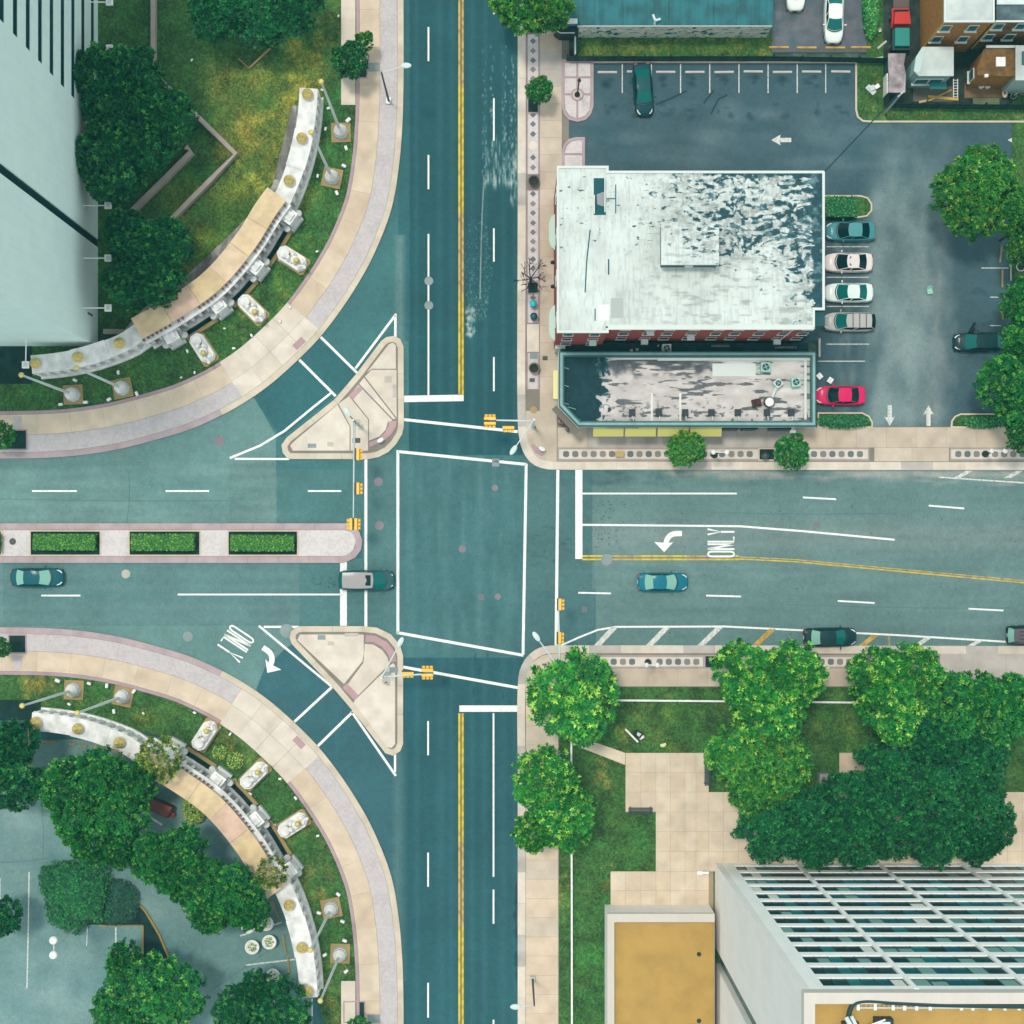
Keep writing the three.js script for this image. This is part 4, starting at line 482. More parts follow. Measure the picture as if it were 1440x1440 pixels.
// shop with a dark parapet
const t_sh = thing('corner_shop', 'low corner shop with a dark teal parapet and stained flat roof', 'building');
M.parapet = mat('#2b5f60', .6, { map: G.metal }); M.parapetLight = mat('#7fa8a4', .55, { map: G.metal });
{ const h = 4.5, out = PP([[786, 494], [786, 571], [813, 599.5], [1148, 599.5], [1148, 494]], h), inn = offs(out, .5), [x0, z0] = P(786, 494, h), [x1, z1] = P(1148, 600, h);
  mesh('wall', prism(offs(out, .2), 0, h - .6), mat('#9a8d78', .85, { map: G.plaster }), t_sh);
  mesh('parapet', prism(out, h - .75, h - .05, [inn]), M.parapet, t_sh); mesh('coping', prism(offs(out, .12), h - .05, h + .02, [offs(out, .34)]), M.parapetLight, t_sh); mesh('drip_edge', prism(offs(out, -.05), h - .8, h - .75), M.trimWhite, t_sh);
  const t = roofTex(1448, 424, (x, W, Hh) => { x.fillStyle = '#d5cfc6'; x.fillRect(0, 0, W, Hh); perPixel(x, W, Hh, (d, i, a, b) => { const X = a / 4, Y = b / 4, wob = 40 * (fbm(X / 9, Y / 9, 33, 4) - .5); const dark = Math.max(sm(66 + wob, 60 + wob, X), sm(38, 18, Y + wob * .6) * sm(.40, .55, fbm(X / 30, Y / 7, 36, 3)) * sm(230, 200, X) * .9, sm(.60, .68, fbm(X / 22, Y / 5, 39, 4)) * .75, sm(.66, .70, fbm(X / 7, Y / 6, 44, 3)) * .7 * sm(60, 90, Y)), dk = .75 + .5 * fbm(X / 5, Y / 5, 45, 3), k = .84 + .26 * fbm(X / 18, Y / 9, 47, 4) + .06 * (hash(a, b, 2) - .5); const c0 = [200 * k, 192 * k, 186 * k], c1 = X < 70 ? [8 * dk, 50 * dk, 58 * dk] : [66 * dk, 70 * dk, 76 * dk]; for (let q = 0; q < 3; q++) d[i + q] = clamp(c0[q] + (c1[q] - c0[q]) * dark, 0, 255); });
    x.fillStyle = '#cfd6cf'; x.fillRect(217 * 4, 16 * 4, 61 * 4, 18 * 4); for (const c of [[130, 68], [170, 68]]) { x.fillStyle = '#dcd8cf'; x.fillRect(c[0] * 4, 58 * 4, 12, 45 * 4); } });
  mesh('roof', prism(offs(inn, -.01), h - .7, h - .55), new THREE.MeshStandardMaterial({ map: mapTo(t, x0, z0, x1, z1), roughness: .88, bumpMap: bumpGrit, bumpScale: .012 }), t_sh);
  mesh('flashing', [pbox(925, 503, 1140, 507, h - .56, h - .35), pbox(1131, 503, 1134.5, 590, h - .56, h - .4), pbox(860, 503, 925, 505.5, h - .56, h - .42)], M.trimWhite, t_sh);
  for (const [a, b] of [[798, 516], [798, 541], [798, 566], [808, 573], [814, 588]]) { const p = P(a - 9, b - 1, h), q = P(a + 2, b + 2, h); mesh('brace', bar([p[0], h - .15, p[1]], [q[0], h - .5, q[1]], .05), M.parapetLight, t_sh); }
  M.signYellow = mat('#bdb562', .6); for (const [a, b] of [[835, 878], [880.5, 924], [926.5, 970], [972.5, 1017]]) { const p = P(a, 599.5, h), q = P(b, 599.5, h), g = new THREE.BoxGeometry(q[0] - p[0], .08, 1.0); g.rotateX(.5); g.translate((p[0] + q[0]) / 2, h - 1.1, p[1] + .38); mesh('awning', g, M.signYellow, t_sh); }
  mesh('side_sign', pbox(778, 521, 784.5, 561, 2.6, 3.9), mat('#e6d795', .6), t_sh); for (const [a, b] of [[852, 898], [1020, 1048]]) mesh('sign_rail', pbox(a, 600.5, b, 602, h - 1, h - .8), M.black, t_sh);
  for (const [a, b] of [[1018, 1040], [1046, 1066], [1085, 1118]]) mesh('shop_window', pbox(a, 598.5, b, 603.2, .8, 3.1, 3.1), M.glass[1], t_sh);
  const cA = P(779, 573, 3), cB = P(812, 609, 3); mesh('entrance_canopy', prism(linePoly([cA, cB], .55), 2.9, 3.15), mat('#6f675a', .7), t_sh); mesh('entrance_door', prism(linePoly([[cA[0] + .5, cA[1] + .1], [cB[0] - .2, cB[1] - .5]], .1), 0, 2.7), M.glass[0], t_sh); mesh('bracket_lamp', [box(.3, .12, .5, ...[P(1115, 604, 3)[0], 3, P(1115, 604, 3)[1]]), box(.55, .2, .3, P(1115, 604, 3)[0], 2.9, P(1115, 604, 3)[1] + .2)], M.paleSteel, t_sh); }
{ const o = thing('lean_to', 'dark flat roofed passage between the brick building and shop', 'building'); mesh('wall', pbox(789, 484, 1135, 494.5, 0, 2.8, 3), M.mullion, o); mesh('roof', pbox(788, 482, 1137, 496, 2.8, 3), mat('#123d44', .9, { map: G.soil }), o); for (const [a, b, c] of [[835, 498, 9], [1000, 488, 26], [1090, 490, 30], [886, 494, 4], [894, 493, 4]]) mesh('roof_patch', pbox(a, b - 3, a + c, b, 3, 3.1, 3.1), a < 840 || (a > 880 && a < 900) ? M.paleSteel : M.slot, o); mesh('vent_pipe', bar([P(925, 487, 3)[0], 3, P(925, 487, 3)[1]], [P(925, 487, 3)[0], 3.7, P(925, 487, 3)[1]], .06), M.trimWhite, o); }
function fanUnit(px, py, h, a, label, m, turnDeg) { const [x, z] = P(px, py, h), o = thing('air_conditioner', label, 'air conditioner', [x, h, z], turnDeg || 0); mesh('casing', new RoundedBoxGeometry(a, .8, a, 2, .07).translate(0, .4, 0), m, o); const g = mesh('fan_grille', [cyl(a * .36, a * .36, .04, 0, .8, 0, 20)], M.black, o); mesh('fan_hub', [cyl(a * .12, a * .12, .05, 0, .84, 0), box(a * .66, .03, a * .1, 0, .845, 0, .4), box(a * .1, .03, a * .66, 0, .848, 0, .4)], M.parapetLight, g); }
fanUnit(936.5, 491.5, 3, .85, 'white fan unit on the dark passage roof below brick windows', M.trimWhite); fanUnit(1075, 517.5, 3.95, .9, 'pale green fan unit beside the white roof patch of the shop', mat('#8fc0b0', .6)); fanUnit(1092.5, 540, 3.95, .75, 'turned grey fan unit beside the round white roof vent', M.paleSteel, .7); fanUnit(1117.5, 538.5, 3.95, .85, 'pale green fan unit by the end parapet of the shop', mat('#9cc5b5', .6), .1);
for (const px of [888.5, 926, 963, 1000, 1037, 1078, 1112]) { const [x, z] = P(px, 580.5, 3.95), o = thing('roof_vent', 'small black box vent with pale pipe along the shop front parapet', 'vent', [x, 3.95, z], 0, 'black vents along the shop parapet'); mesh('hood', box(.55, .45, .6, 0, 0, 0), M.black, o); mesh('pipe', bar([.05, .2, .1], [.12, .3, .75], .05), M.paleSteel, o); }
{ const [x, z] = P(1081, 566, 3.95), o = thing('round_vent', 'round white capped vent with dark rim on the shop roof', 'vent', [x, 3.95, z]); mesh('rim', cyl(.5, .5, .5, 0, 0, 0, 24), M.black, o); mesh('cap', lathe([[0, .62], [.3, .6], [.42, .5], [.42, .4]], 0, 0, 0), M.white, o); mesh('duct', [bar([.2, .3, -.3], [.55, .35, -1.2], .16), sph(.2, .55, .35, -1.2)], M.paleSteel, o);
  const [x2, z2] = P(1063, 567, 3.95), q = thing('exhaust_fan', 'rusty maroon exhaust housing next to the round white vent', 'vent', [x2, 3.95, z2]); mesh('housing', [box(.8, .55, .7, 0, 0, 0, .2), box(.45, .3, .5, .1, .55, 0, .2)], mat('#5a2a30', .8, { map: G.soil }), q); }

// low building along the top edge
const t_n = thing('low_building', 'low building with a dark teal flat roof and stained white side wall', 'building');
{ const h = 3.5, w = PP(rect(815, -120, 1086, 36), h); mesh('wall', prism(w, 0, h - .1), new THREE.MeshStandardMaterial({ color: '#e8ece4', roughness: .85, map: (() => { const [c, x] = canvas(1024, 256); x.fillStyle = '#dfe4dc'; x.fillRect(0, 0, 1024, 256); perPixel(x, 1024, 256, (d, i, a, b) => { const s = sm(.60, .68, fbm(a / 40, b / 24, 81, 4)), k = .9 + .2 * fbm(a / 60, b / 30, 84, 3); d[i] = clamp(d[i] * k * (1 - s * .85), 0, 255); d[i + 1] = clamp(d[i + 1] * k * (1 - s * .55), 0, 255); d[i + 2] = clamp(d[i + 2] * k * (1 - s * .5), 0, 255); }); const t = tex(c); t.repeat.set(1 / 9, 1 / 3.4); return t; })() }), t_n);
  M.tealRoof = mat('#15666c', .7, { map: grain(512, 8, .3, .08, 87, 225, .2) }); mesh('roof', prism(PP(rect(790, -120, 1087, 36), h), h - .1, h + .05), M.tealRoof, t_n); for (let i = 0; i < 9; i++) mesh('roof_seam', pbox(812 + i * 32, -118, 813.2 + i * 32, 34, h + .05, h + .1), M.tealRoof, t_n);
  mesh('gutter', pbox(812, 35.4, 1086, 37, h - .25, h + .02), M.trimWhite, t_n); mesh('porch_roof', pbox(786, 26, 812, 33, h, h + .2), M.trimWhite, t_n); mesh('porch_front', prism(PP([[784, 33], [811, 33], [811, 46], [788, 46], [780, 40], [779, 34]], 2.4), .2, 2.4), M.black, t_n); mesh('porch_rail', prism(PP(linePoly([[779, 36], [781, 42], [788, 46], [808, 46]], 1.2), 2.5), 2.4, 2.5), M.paleSteel, t_n); mesh('porch_rail', prism(PP(linePoly([[779.5, 40], [783, 47], [790, 49.5], [806, 49.5]], 1.1), 1), .9, 1.0), M.paleSteel, t_n);
  const [vx, vz] = P(921, 33, h + .3); mesh('roof_vent', [bar([vx, h, vz], [vx, h + .6, vz - .3], .1), bar([vx, h + .5, vz - .2], [vx + .5, h + .5, vz - .35], .12), bar([vx, h + .5, vz - .2], [vx - .2, h + .5, vz - .75], .12)], M.paleSteel, t_n); mesh('fence_panel', pbox(808, 50, 810, 76, 0, 1.4), M.paleSteel, t_n); }

// brown houses in the corner yard
M.ochre = mat('#a8722c', .85, { map: grain(256, 2.5, .12, .05, 101, 235, .25) }); M.brownShingle = mat('#7d5a2e', .9, { map: grain(256, 3, .3, .2, 103, 225) }); M.roofWhite = mat('#c2c9c3', .8, { map: grain(512, 9, .12, .05, 105, 240) });
function houseWin(o, x, y, z, w = .8, hh = 1.2, ry = 0) { const g = new THREE.Group(); g.name = 'window'; g.position.set(x, y, z); g.rotation.y = ry; o.add(g); mesh('frame', prism(rect(-w / 2 - .1, -.02, w / 2 + .1, .07), -.1, hh + .1), M.trimWhite, g); mesh('pane', box(w, hh, .03, 0, 0, .08), M.glass[2], g); mesh('sill', box(w + .4, .08, .28, 0, -.16, .1), M.trimWhite, g); }
{ const h = 8.5, o = thing('ochre_house', 'ochre brown house with a flat white roof behind the yard', 'house'), w = PP(rect(1327, -110, 1398, 32), h); mesh('wall', prism(offs(w, .1), 0, h - .1), M.ochre, o); mesh('roof', prism(w, h - .1, h + .05), M.roofWhite, o); mesh('roof_edge', prism(w, h + .05, h + .16, [offs(w, .16)]), M.trimWhite, o); for (const [px, y] of [[1337, 6.3], [1375, 6.3], [1337, 3.3], [1375, 3.3]]) houseWin(o, P(px, 32, h)[0], y, w[2][1] - .1, .75, 1.2); mesh('corner_board', box(.14, h - .2, .14, w[3][0] + .12, 0, w[3][1] - .12), mat('#c58a3a', .8), o); }
{ const h = 8, o = thing('shingled_house', 'dark brown shingled house with a grey roof behind the yard', 'house'), w = PP(rect(1401, -110, 1560, 30), h); mesh('wall', prism(offs(w, .1), 0, h - .1), M.brownShingle, o); mesh('roof', prism(w, h - .1, h + .05), mat('#5f7479', .85, { map: G.soil }), o); mesh('roof_edge', pbox(1400, 28.5, 1560, 31, h + .05, h + .15), M.trimWhite, o); mesh('roof_panel', pbox(1402, -60, 1560, 6, h + .05, h + .2), M.paleSteel, o); for (const [px, y] of [[1408, 5.9], [1440, 5.9], [1408, 3], [1438, 3]]) houseWin(o, P(px, 30, h)[0] + .2, y, w[2][1] - .1, .75, 1.2); mesh('corner_board', box(.12, h - .2, .12, w[3][0] + .12, 0, w[3][1] - .12), mat('#d8c27e', .8), o); mesh('gutter', pbox(1387, 63.5, 1432, 67, 4, 4.2), M.trimWhite, o); }
{ const h = 4.2, o = thing('house_porch', 'enclosed porch with a pale grey roof and white windows', 'porch'), w = PP([[1297, 66], [1341, 66], [1341, 107], [1292, 107], [1285, 100], [1288, 80]], h); mesh('wall', prism(offs(w, .12), 0, h - .1), mat('#7fa29a', .8), o); mesh('roof', prism(w, h - .1, h + .05), M.roofWhite, o); mesh('roof_slope', prism(PP([[1297, 66], [1300, 69], [1294, 100], [1290, 103], [1285, 100], [1288, 80]], h + .05), h + .05, h + .09), mat('#b5c4bf', .8), o); for (const px of [1303, 1323]) houseWin(o, P(px, 107, h)[0], 1.7, P(px, 107, h)[1] - .12, 1.1, 1.2); mesh('awning', [pbox(1308, 116, 1331, 125, 1.9, 2.1)], mat('#1f6f6c', .6), o); }
{ const h = 4, o = thing('brown_annex', 'brown flat roofed annex with a white skylight', 'annex'), w = PP([[1383, 69], [1430, 69], [1428, 108], [1374, 106], [1374, 96]], h); mesh('wall', prism(offs(w, .08), 0, h - .1), M.ochre, o); mesh('roof', prism(w, h - .1, h + .05), M.brownShingle, o); mesh('skylight', pbox(1401, 80, 1414, 93, h + .05, h + .3), M.white, o); mesh('roof_vent', pbox(1385, 104, 1390, 108, h + .05, h + .35), M.white, o); houseWin(o, w[4][0] + .05, 1.6, w[4][1] + .1, .8, 1.2, -Math.PI / 2); }
{ const h = 4.5, o = thing('pale_shed', 'pale green grey shed roof at the edge of the yard', 'shed'), w = PP(rect(1428, 64, 1560, 113), h); mesh('wall', prism(offs(w, .1), 0, h - .1), mat('#a4b8b0', .8), o); mesh('roof', prism(w, h - .1, h + .05), M.roofWhite, o); mesh('roof_hatch', pbox(1438, 72, 1450, 90, h + .05, h + .3), M.parapet, o); }
{ const o = thing('garden_shed', 'long narrow shed with a pinkish worn roof beside the yard fence', 'shed'), w = PP([[1249, 75], [1274, 75], [1271, 90], [1274, 104], [1273, 130], [1249, 130], [1250, 104], [1249, 92]], 2.3); mesh('wall', prism(offs(w, .12), 0, 2.2), M.mullion, o); mesh('roof', prism(w, 2.2, 2.3), mat('#b9a9ab', .9, { map: G.soil }), o); mesh('side_board', pbox(1247, 103, 1249.5, 131, 0, 1.6), M.white, o); }
// ---------- curved colonnades, statues, flagpoles ----------
M.stone = mat('#ece9e5', .85, { map: grain(512, 5, .16, .10, 111, 238), bumpMap: bumpGrit, bumpScale: .008 }); M.stoneGrey = mat('#d4d6d3', .85, { map: G.stone });
M.gold = mat('#e0c672', .45, { metalness: .15, map: grain(256, .8, .25, .15, 113, 240) }); M.goldPale = mat('#dcc98a', .5, { metalness: .35 });
M.roofTan = ['#dfc39a', '#dfc29c', '#e2c5a4', '#dcbf94', '#dcb9a0'].map((h) => mat(h, .9, { map: grain(512, 5, .10, .06, 117, 240) }));
M.marble = mat('#ece4dd', .8, { map: (() => { const [c, x] = canvas(512); x.fillRect(0, 0, 512, 512); perPixel(x, 512, 512, (d, i, a, b) => { const v = 255 * clamp(.5 + .6 * (fbm(a / 70 + 2 * fbm(a / 90, b / 90, 4, 3), b / 160, 7, 5) - .35)); d[i] = d[i + 1] = d[i + 2] = v; d[i + 3] = 255; }); const t = tex(c); t.repeat.set(.25, .25); return t; })() });
M.gardenWall = conc('#b7a49c'); M.sandstone = conc('#a8905f');
function finial(parent, x, y, z, r) { const f = mesh('finial_base', [cyl(r * 1.1, r * 1.05, .18, x, y, z, 20)], M.stone, parent); mesh('finial', lathe([[r * .8, 0], [r * 1.0, .12], [r * 1.02, .3], [r * .92, .52], [r * .66, .78], [r * .42, .9], [r * .36, 1.0], [r * .3, 1.15], [r * .12, 1.3], [0, 1.34]], x, y + .18, z, 20), M.gold, f); const ribs = []; for (let i = 0; i < 10; i++) { const a = i / 10 * 6.283; ribs.push(bar([x + r * 1.02 * Math.cos(a), y + .35, z + r * 1.02 * Math.sin(a)], [x + r * .6 * Math.cos(a), y + 1.02, z + r * .6 * Math.sin(a)], .035, .03, 5)); } mesh('ribs', ribs, M.goldPale, f); }
function colonnade(flip, label) {
  const f = ([a, b]) => flip ? [a, 1527 - b] : [a, b], o = thing('curved_colonnade', label, 'colonnade'), hT = 3.3, hR = 4.1;
  const outR = path([[402, 282], [386, 304], [360, 346], [310, 405], [261, 441], [200, 476]].map((p) => P(...f(p), hR)), flip ? 1 : -1);
  // wings: white coping walls with pilasters and gold finials
  const wings = [[[434, 124], [431.5, 160], [425, 198], [416, 232], [404, 264], [392, 290]], [[44, 512.5], [78, 509], [113, 502.5], [150, 491], [176, 480], [196, 466]]];
  wings.forEach((pts, wi) => { const w = path(pts.map((p) => P(...f(p), hT)), (wi ? 1 : -1) * (flip ? -1 : 1)), L = w.len; // offset + is to the inside
    mesh('wing_wall', w.strip(0, L, -.62, .74, 0, hT - .25, .7), M.stoneGrey, o);
    const cuts = wi ? [0, .36, .68, 1] : [0, .34, .66, 1]; cuts.slice(0, -1).forEach((c0, i) => mesh('coping', w.strip(L * c0 + .004, L * cuts[i + 1] - .004, -.86 - .06 * (i % 2), .84 + .06 * (i % 2), hT - .25, hT + .05 * (i % 2), .7), M.stone, o));
    mesh('plinth', w.strip(0, L, -1.05, .9, 0, .55, .7), M.stone, o);
    const n = Math.round(L / .95); for (let i = 0; i <= n; i++) { const [x, z, a] = w.at(L * (.03 + .94 * i / n), -.72); mesh('pilaster', [box(.42, hT - .8, .34, x, .55, z, a), box(.52, .16, .44, x, hT - .45, z, a)], M.stone, o); }
    for (const t of wi ? [.05, .42, .80] : [.06, .42, .78]) { const [x, z] = w.at(L * t, 0); finial(o, x, hT + .05, z, .5); } });
  // middle: tan roof over a columned front
  const L = outR.len, w = outR;
  mesh('back_wall', w.strip(0, L, 1.5, 1.9, 0, hR - .25, .7), M.stoneGrey, o); mesh('front_wall', w.strip(0, L, .12, .5, 1.2, hR - .25, .7), M.stoneGrey, o);
  for (let i = 0; i < 6; i++) mesh('roof_panel', w.strip(L * i / 6 + .012, L * (i + 1) / 6 - .012, -.02, 2.12, hR - .25, hR + (i % 2) * .03, .6), M.roofTan[(i + (flip ? 2 : 0)) % 5], o);
  const dent = []; for (let d = .4; d < L; d += .46) { if (hash(Math.floor(d * 10), flip ? 1 : 0, 4) < .18) continue; const [x, z, a] = w.at(d, -.10); dent.push(box(.2, .3, .22, x, hR - .55, z, a)); } mesh('dentils', dent, mat('#6b4d4d', .9), o).userData.kind = 'stuff';
  mesh('cornice', w.strip(0, L, -.48, .14, hR - 1.0, hR - .75, .7), M.stone, o); mesh('cornice', w.strip(0, L, -.3, .14, hR - 1.3, hR - 1.0, .7), M.stoneGrey, o);
  const nC = 22; for (let i = 0; i < nC; i++) { const [x, z] = w.at(L * (i + .5) / nC, -.22); mesh('column', [cyl(.19, .16, hR - 1.8, x, .5, z, 10), box(.46, .14, .46, x, .4, z)], M.stone, o); }
  mesh('stylobate', w.strip(0, L, -.54, 2.0, 0, .4, .7), M.stone, o);
  // projecting piers, pools and low walls between them
  const piers = [[413, 308], [369, 381], [312, 438], [243, 478]].map((p) => w.near(P(...f(p), 3)));
  piers.forEach((d) => { const [x, z, a] = w.at(d, -.62), sx = Math.cos(a), sz = -Math.sin(a); mesh('pier', [box(1.15, 2.5, 1.15, x, 0, z, a), box(1.35, .16, 1.35, x, 2.5, z, a), box(.8, .3, 1.0, x, 2.66, z, a)], M.stone, o); mesh('pier_step', [box(1.6, .8, .3, ...[w.at(d, -1.35)[0], 0, w.at(d, -1.35)[1]], a), box(.3, 1.4, 1.1, x + sx * .8, 0, z + sz * .8, a), box(.3, 1.4, 1.1, x - sx * .8, 0, z - sz * .8, a)], M.stoneGrey, o);
    for (const k of [-1, 1]) { const c = w.at(d + k * 1.0, -1.0); mesh('urn', lathe([[0, 0], [.2, .02], [.13, .2], [.28, .5], [.34, .8], [.26, .9], [.3, 1.0], [0, .96]], c[0], .5, c[1], 12), M.stoneGrey, o); } });
  for (let i = 0; i < 3; i++) { const a = piers[i] + 1.2, b = piers[i + 1] - 1.2; mesh('pool_bed', w.strip(a, b, -1.05, -.55, 0, .2, .7), M.mulch, o); mesh('low_wall', w.strip(a - .3, b + .3, -1.4, -1.06, 0, .6, .7), M.sandstone, o); }
  // grey stone terrace behind the arc
  const chord = flip ? [] : [[368, 286], [330, 330], [290, 366], [250, 402], [212, 440], [160, 480]];
  if (!flip) { mesh('terrace', prism(PP([[412, 150], [421, 150], [416, 200], [402, 255], [398, 280], [366, 300], [330, 350], [270, 410], [200, 462], [160, 478], [212, 440], [246, 405], [292, 362], [330, 326], [368, 286], [384, 262], [397, 210]]), 0, .45), M.marble, o); }
  return o;
}
colonnade(false, 'curved white colonnade with tan roof and gold finials below the pale tower'); colonnade(true, 'curved white colonnade with tan roof and gold finials round the leafy car park');
// sculpture plinths
function sculpture(px, py, a, where) {
  const [x, z] = P(px, py, 1), o = thing('sculpture', 'white stone sculpture with gold urn, ' + where, 'sculpture', [x, .12, z], a, 'sculptures along the colonnades');
  const oct = (l, w, c) => [[-l + c, -w], [l - c, -w], [l, -w + c], [l, w - c], [l - c, w], [-l + c, w], [-l, w - c], [-l, -w + c]];
  mesh('plinth', [prism(oct(1.45, .72, .4), 0, .35), prism(oct(1.3, .6, .36), .35, 1.0), prism(oct(1.42, .7, .38), 1.0, 1.15)], M.stone, o);
  mesh('bowl', lathe([[0, 0], [.3, .05], [.46, .3], [.5, .5], [.42, .52], [.36, .35], [0, .3]], -.72, 1.15, 0, 16), M.stone, o);
  mesh('figures', [sph(.3, -.15, 1.5, .22, 1.5), sph(.28, .1, 1.45, -.3, 1.5), sph(.2, -.15, 2.05, .2), sph(.18, .1, 1.95, -.28), bar([-.15, 1.7, .2], [.3, 1.35, .45], .11, .08), bar([.1, 1.6, -.3], [-.4, 1.4, -.4], .1, .08), sph(.36, .45, 1.42, .05, 1.2), bar([1.15, 1.15, .1], [1.6, 1.5, .15], .14, .09), sph(.17, 1.62, 1.52, .15), sph(.24, 1.1, 1.3, -.2, 1.1), sph(.22, 1.05, 1.3, .28, 1.1)], M.stone, o);
  mesh('shell', lathe([[0, 0], [.34, .05], [.4, .22], [.3, .36], [0, .42]], .5, 1.62, .05, 14), M.stone, o);
  mesh('gold_urn', lathe([[0, 0], [.2, .05], [.26, .22], [.16, .4], [.2, .48], [0, .52]], .72, 1.9, .05, 14), M.gold, o); mesh('gold_trim', [box(.5, .05, .9, -.05, 1.15, 0), box(.2, .06, 1.0, .86, 1.15, 0)], M.goldPale, o);
  mesh('step_slab', prism(oct(1.6, .85, .2), 0, .12), M.sandstone, o); return o; }
for (const [a, b, r] of [[410, 363, -.56], [353.5, 433, -.78], [284, 489, -1.0]]) { const q = a > 400 ? 'straight road end' : a > 300 ? 'middle' : 'median road end'; sculpture(a, b, r, q + ' of the row below the pale tower'); sculpture(a + (a > 400 ? 1 : 3), 1527 - b - 3, -r, q + ' of the row by the car park'); }
// flagpoles
function flagpole(px, py, a, where) { const [x, z] = P(px, py, .8), o = thing('flagpole', 'tall white flagpole with gold ball, ' + where, 'flagpole', [x, .12, z], a, 'flagpoles on the corner lawns');
  mesh('base_slab', box(1.85, .16, 1.85), M.sandstone, o); mesh('pedestal', [cyl(.74, .68, .5, 0, .16, 0, 8), cyl(.62, .56, .35, 0, .66, 0, 8)], M.stoneGrey, o); mesh('drum', lathe([[.56, 0], [.56, .12], [.44, .24], [.36, .5], [.26, .62], [.2, .9], [0, .9]], 0, 1.01, 0, 20), M.stone, o); mesh('pole', bar([0, 1.5, 0], [0, 16, 0], .15, .09, 12), M.paleSteel, o); mesh('ball', sph(.24, 0, 16.1, 0), M.gold, o); return o; }
for (const [a, b, r] of [[478.5, 184, .03], [466, 248, -.2], [100.5, 554, .05], [170, 545, .2]]) { const q = (a < 120 || a > 470 ? 'outer' : 'inner') + ' of the pair by ' + (a < 200 ? 'median' : 'straight') + ' road'; flagpole(a, b, r, q + ' below tower'); flagpole(a + (a < 200 ? 1 : -1), 1527 - b - (a < 200 ? 2 : 0), -r, q + ' beside car park'); }
// ground floodlights in the lawns
function groundLight(px, py, where, s = 1) { const [x, z] = P(px, py, .2), o = thing('ground_floodlight', 'small white ground floodlight ' + where, 'floodlight', [x, .12, z], rr(0, 6), 'ground floodlights ' + where); mesh('housing', [new RoundedBoxGeometry(.42 * s, .26 * s, .26 * s, 2, .06).translate(0, .25 * s, 0)], M.paleSteel, o); mesh('stake', bar([0, 0, 0], [0, .2, 0], .05), M.iron, o); mesh('glass', box(.3 * s, .04, .18 * s, 0, .38 * s, 0), M.white, o); }
for (const [a, b, s] of [[490, 170, 1.3], [487, 209, 1.1], [484, 234, 1.1], [474, 272, 1.1], [447, 248, .9], [458, 182, .9], [462, 153, .9], [453, 127, .7], [106, 535, 1], [86, 569, 1], [121, 566, 1.1], [154, 562, 1.1], [193, 554, 1.1], [167, 524, 1], [264, 494, .9], [316, 462, .6], [274, 524, .7], [255, 531, .6], [408, 432, .7], [394, 452, .8], [354, 472, .8], [329, 490, .8], [446, 354, .7], [270, 85, .7], [381, 45, .9], [368, 10, .7], [476, 23, .6], [471, 79, .8]]) groundLight(a, b, 'in the lawn below the pale tower', s);
for (const [a, b, s] of [[82, 957, 1.2], [151, 964, 1.1], [126, 961, 1], [189, 972, 1.1], [161, 1000, 1.1], [98, 990, .9], [274, 1002, .8], [202, 1003, .7], [449, 1283, 1.1], [482, 1295, 1.1], [485, 1322, 1.1], [457, 1342, 1.1], [487, 1365, 1.1], [476, 1257, 1.1], [447, 1175, .8], [416, 1122, .9], [352, 1116, 1], [331, 1096, .7], [394, 1095, .8], [324, 1032, .8], [387, 1160, .6]]) groundLight(a, b, 'in the lawn by the leafy car park', s);
// low garden walls in the courtyard
function gwall(label, pts, w, h = .9, m = M.gardenWall) { const o = tag(mesh('garden_wall', prism(PP(linePoly(pts, w), h), 0, h), m), label, 'garden wall'); return o; }
gwall('long pinkish courtyard wall bent round the tree court', [[215, -80], [215, 86], [221, 108], [250, 136], [331, 216], [295, 253], [232, 317]], 6.5); gwall('short bent inner wall of the tree court', [[261, 206], [269, 213], [225, 257], [178, 303]], 7); gwall('angled wall stub at the foot of the marble terrace', [[215, 402], [215, 424], [177, 466], [145, 466]], 7); gwall('thin angled timber edging on the upper lawn', [[335, 82], [350, 95.5], [420, 30]], 2.2, .4, M.sandstone); gwall('short timber edging on the upper lawn', [[270, 15], [300, 47]], 2.2, .4, M.gardenWall);
// ---------- trees and hedges ----------
M.bark = mat('#4a4238', .95, { map: G.soil }); M.leaf = new THREE.MeshStandardMaterial({ color: '#ffffff', vertexColors: true, roughness: .62, side: THREE.DoubleSide });
const srgb = (h) => { const c = new THREE.Color(h); return [c.r, c.g, c.b]; };
const PAL = { bright: ['#238030', '#329430', '#196e36', '#56ac38', '#a2d452'].map(srgb), mid: ['#187034', '#268432', '#0f5e32', '#3a9634', '#74b444'].map(srgb), dark: ['#0a5a30', '#126c34', '#074c30', '#208038', '#559c40'].map(srgb), deep: ['#0a5630', '#106632', '#07482c', '#1a7838', '#36903e'].map(srgb), olive: ['#5a8a2c', '#7d9c34', '#3f7a30', '#a5ac44', '#c2bb58'].map(srgb), hedge: ['#2c7028', '#3a8026', '#22622a', '#558c2c', '#6f9c34'].map(srgb), night: ['#06382f', '#0a4434', '#042c2a', '#0f5038', '#185a3a'].map(srgb), moss: ['#2c8032', '#3e9230', '#227036', '#5ea036', '#94be42'].map(srgb) };
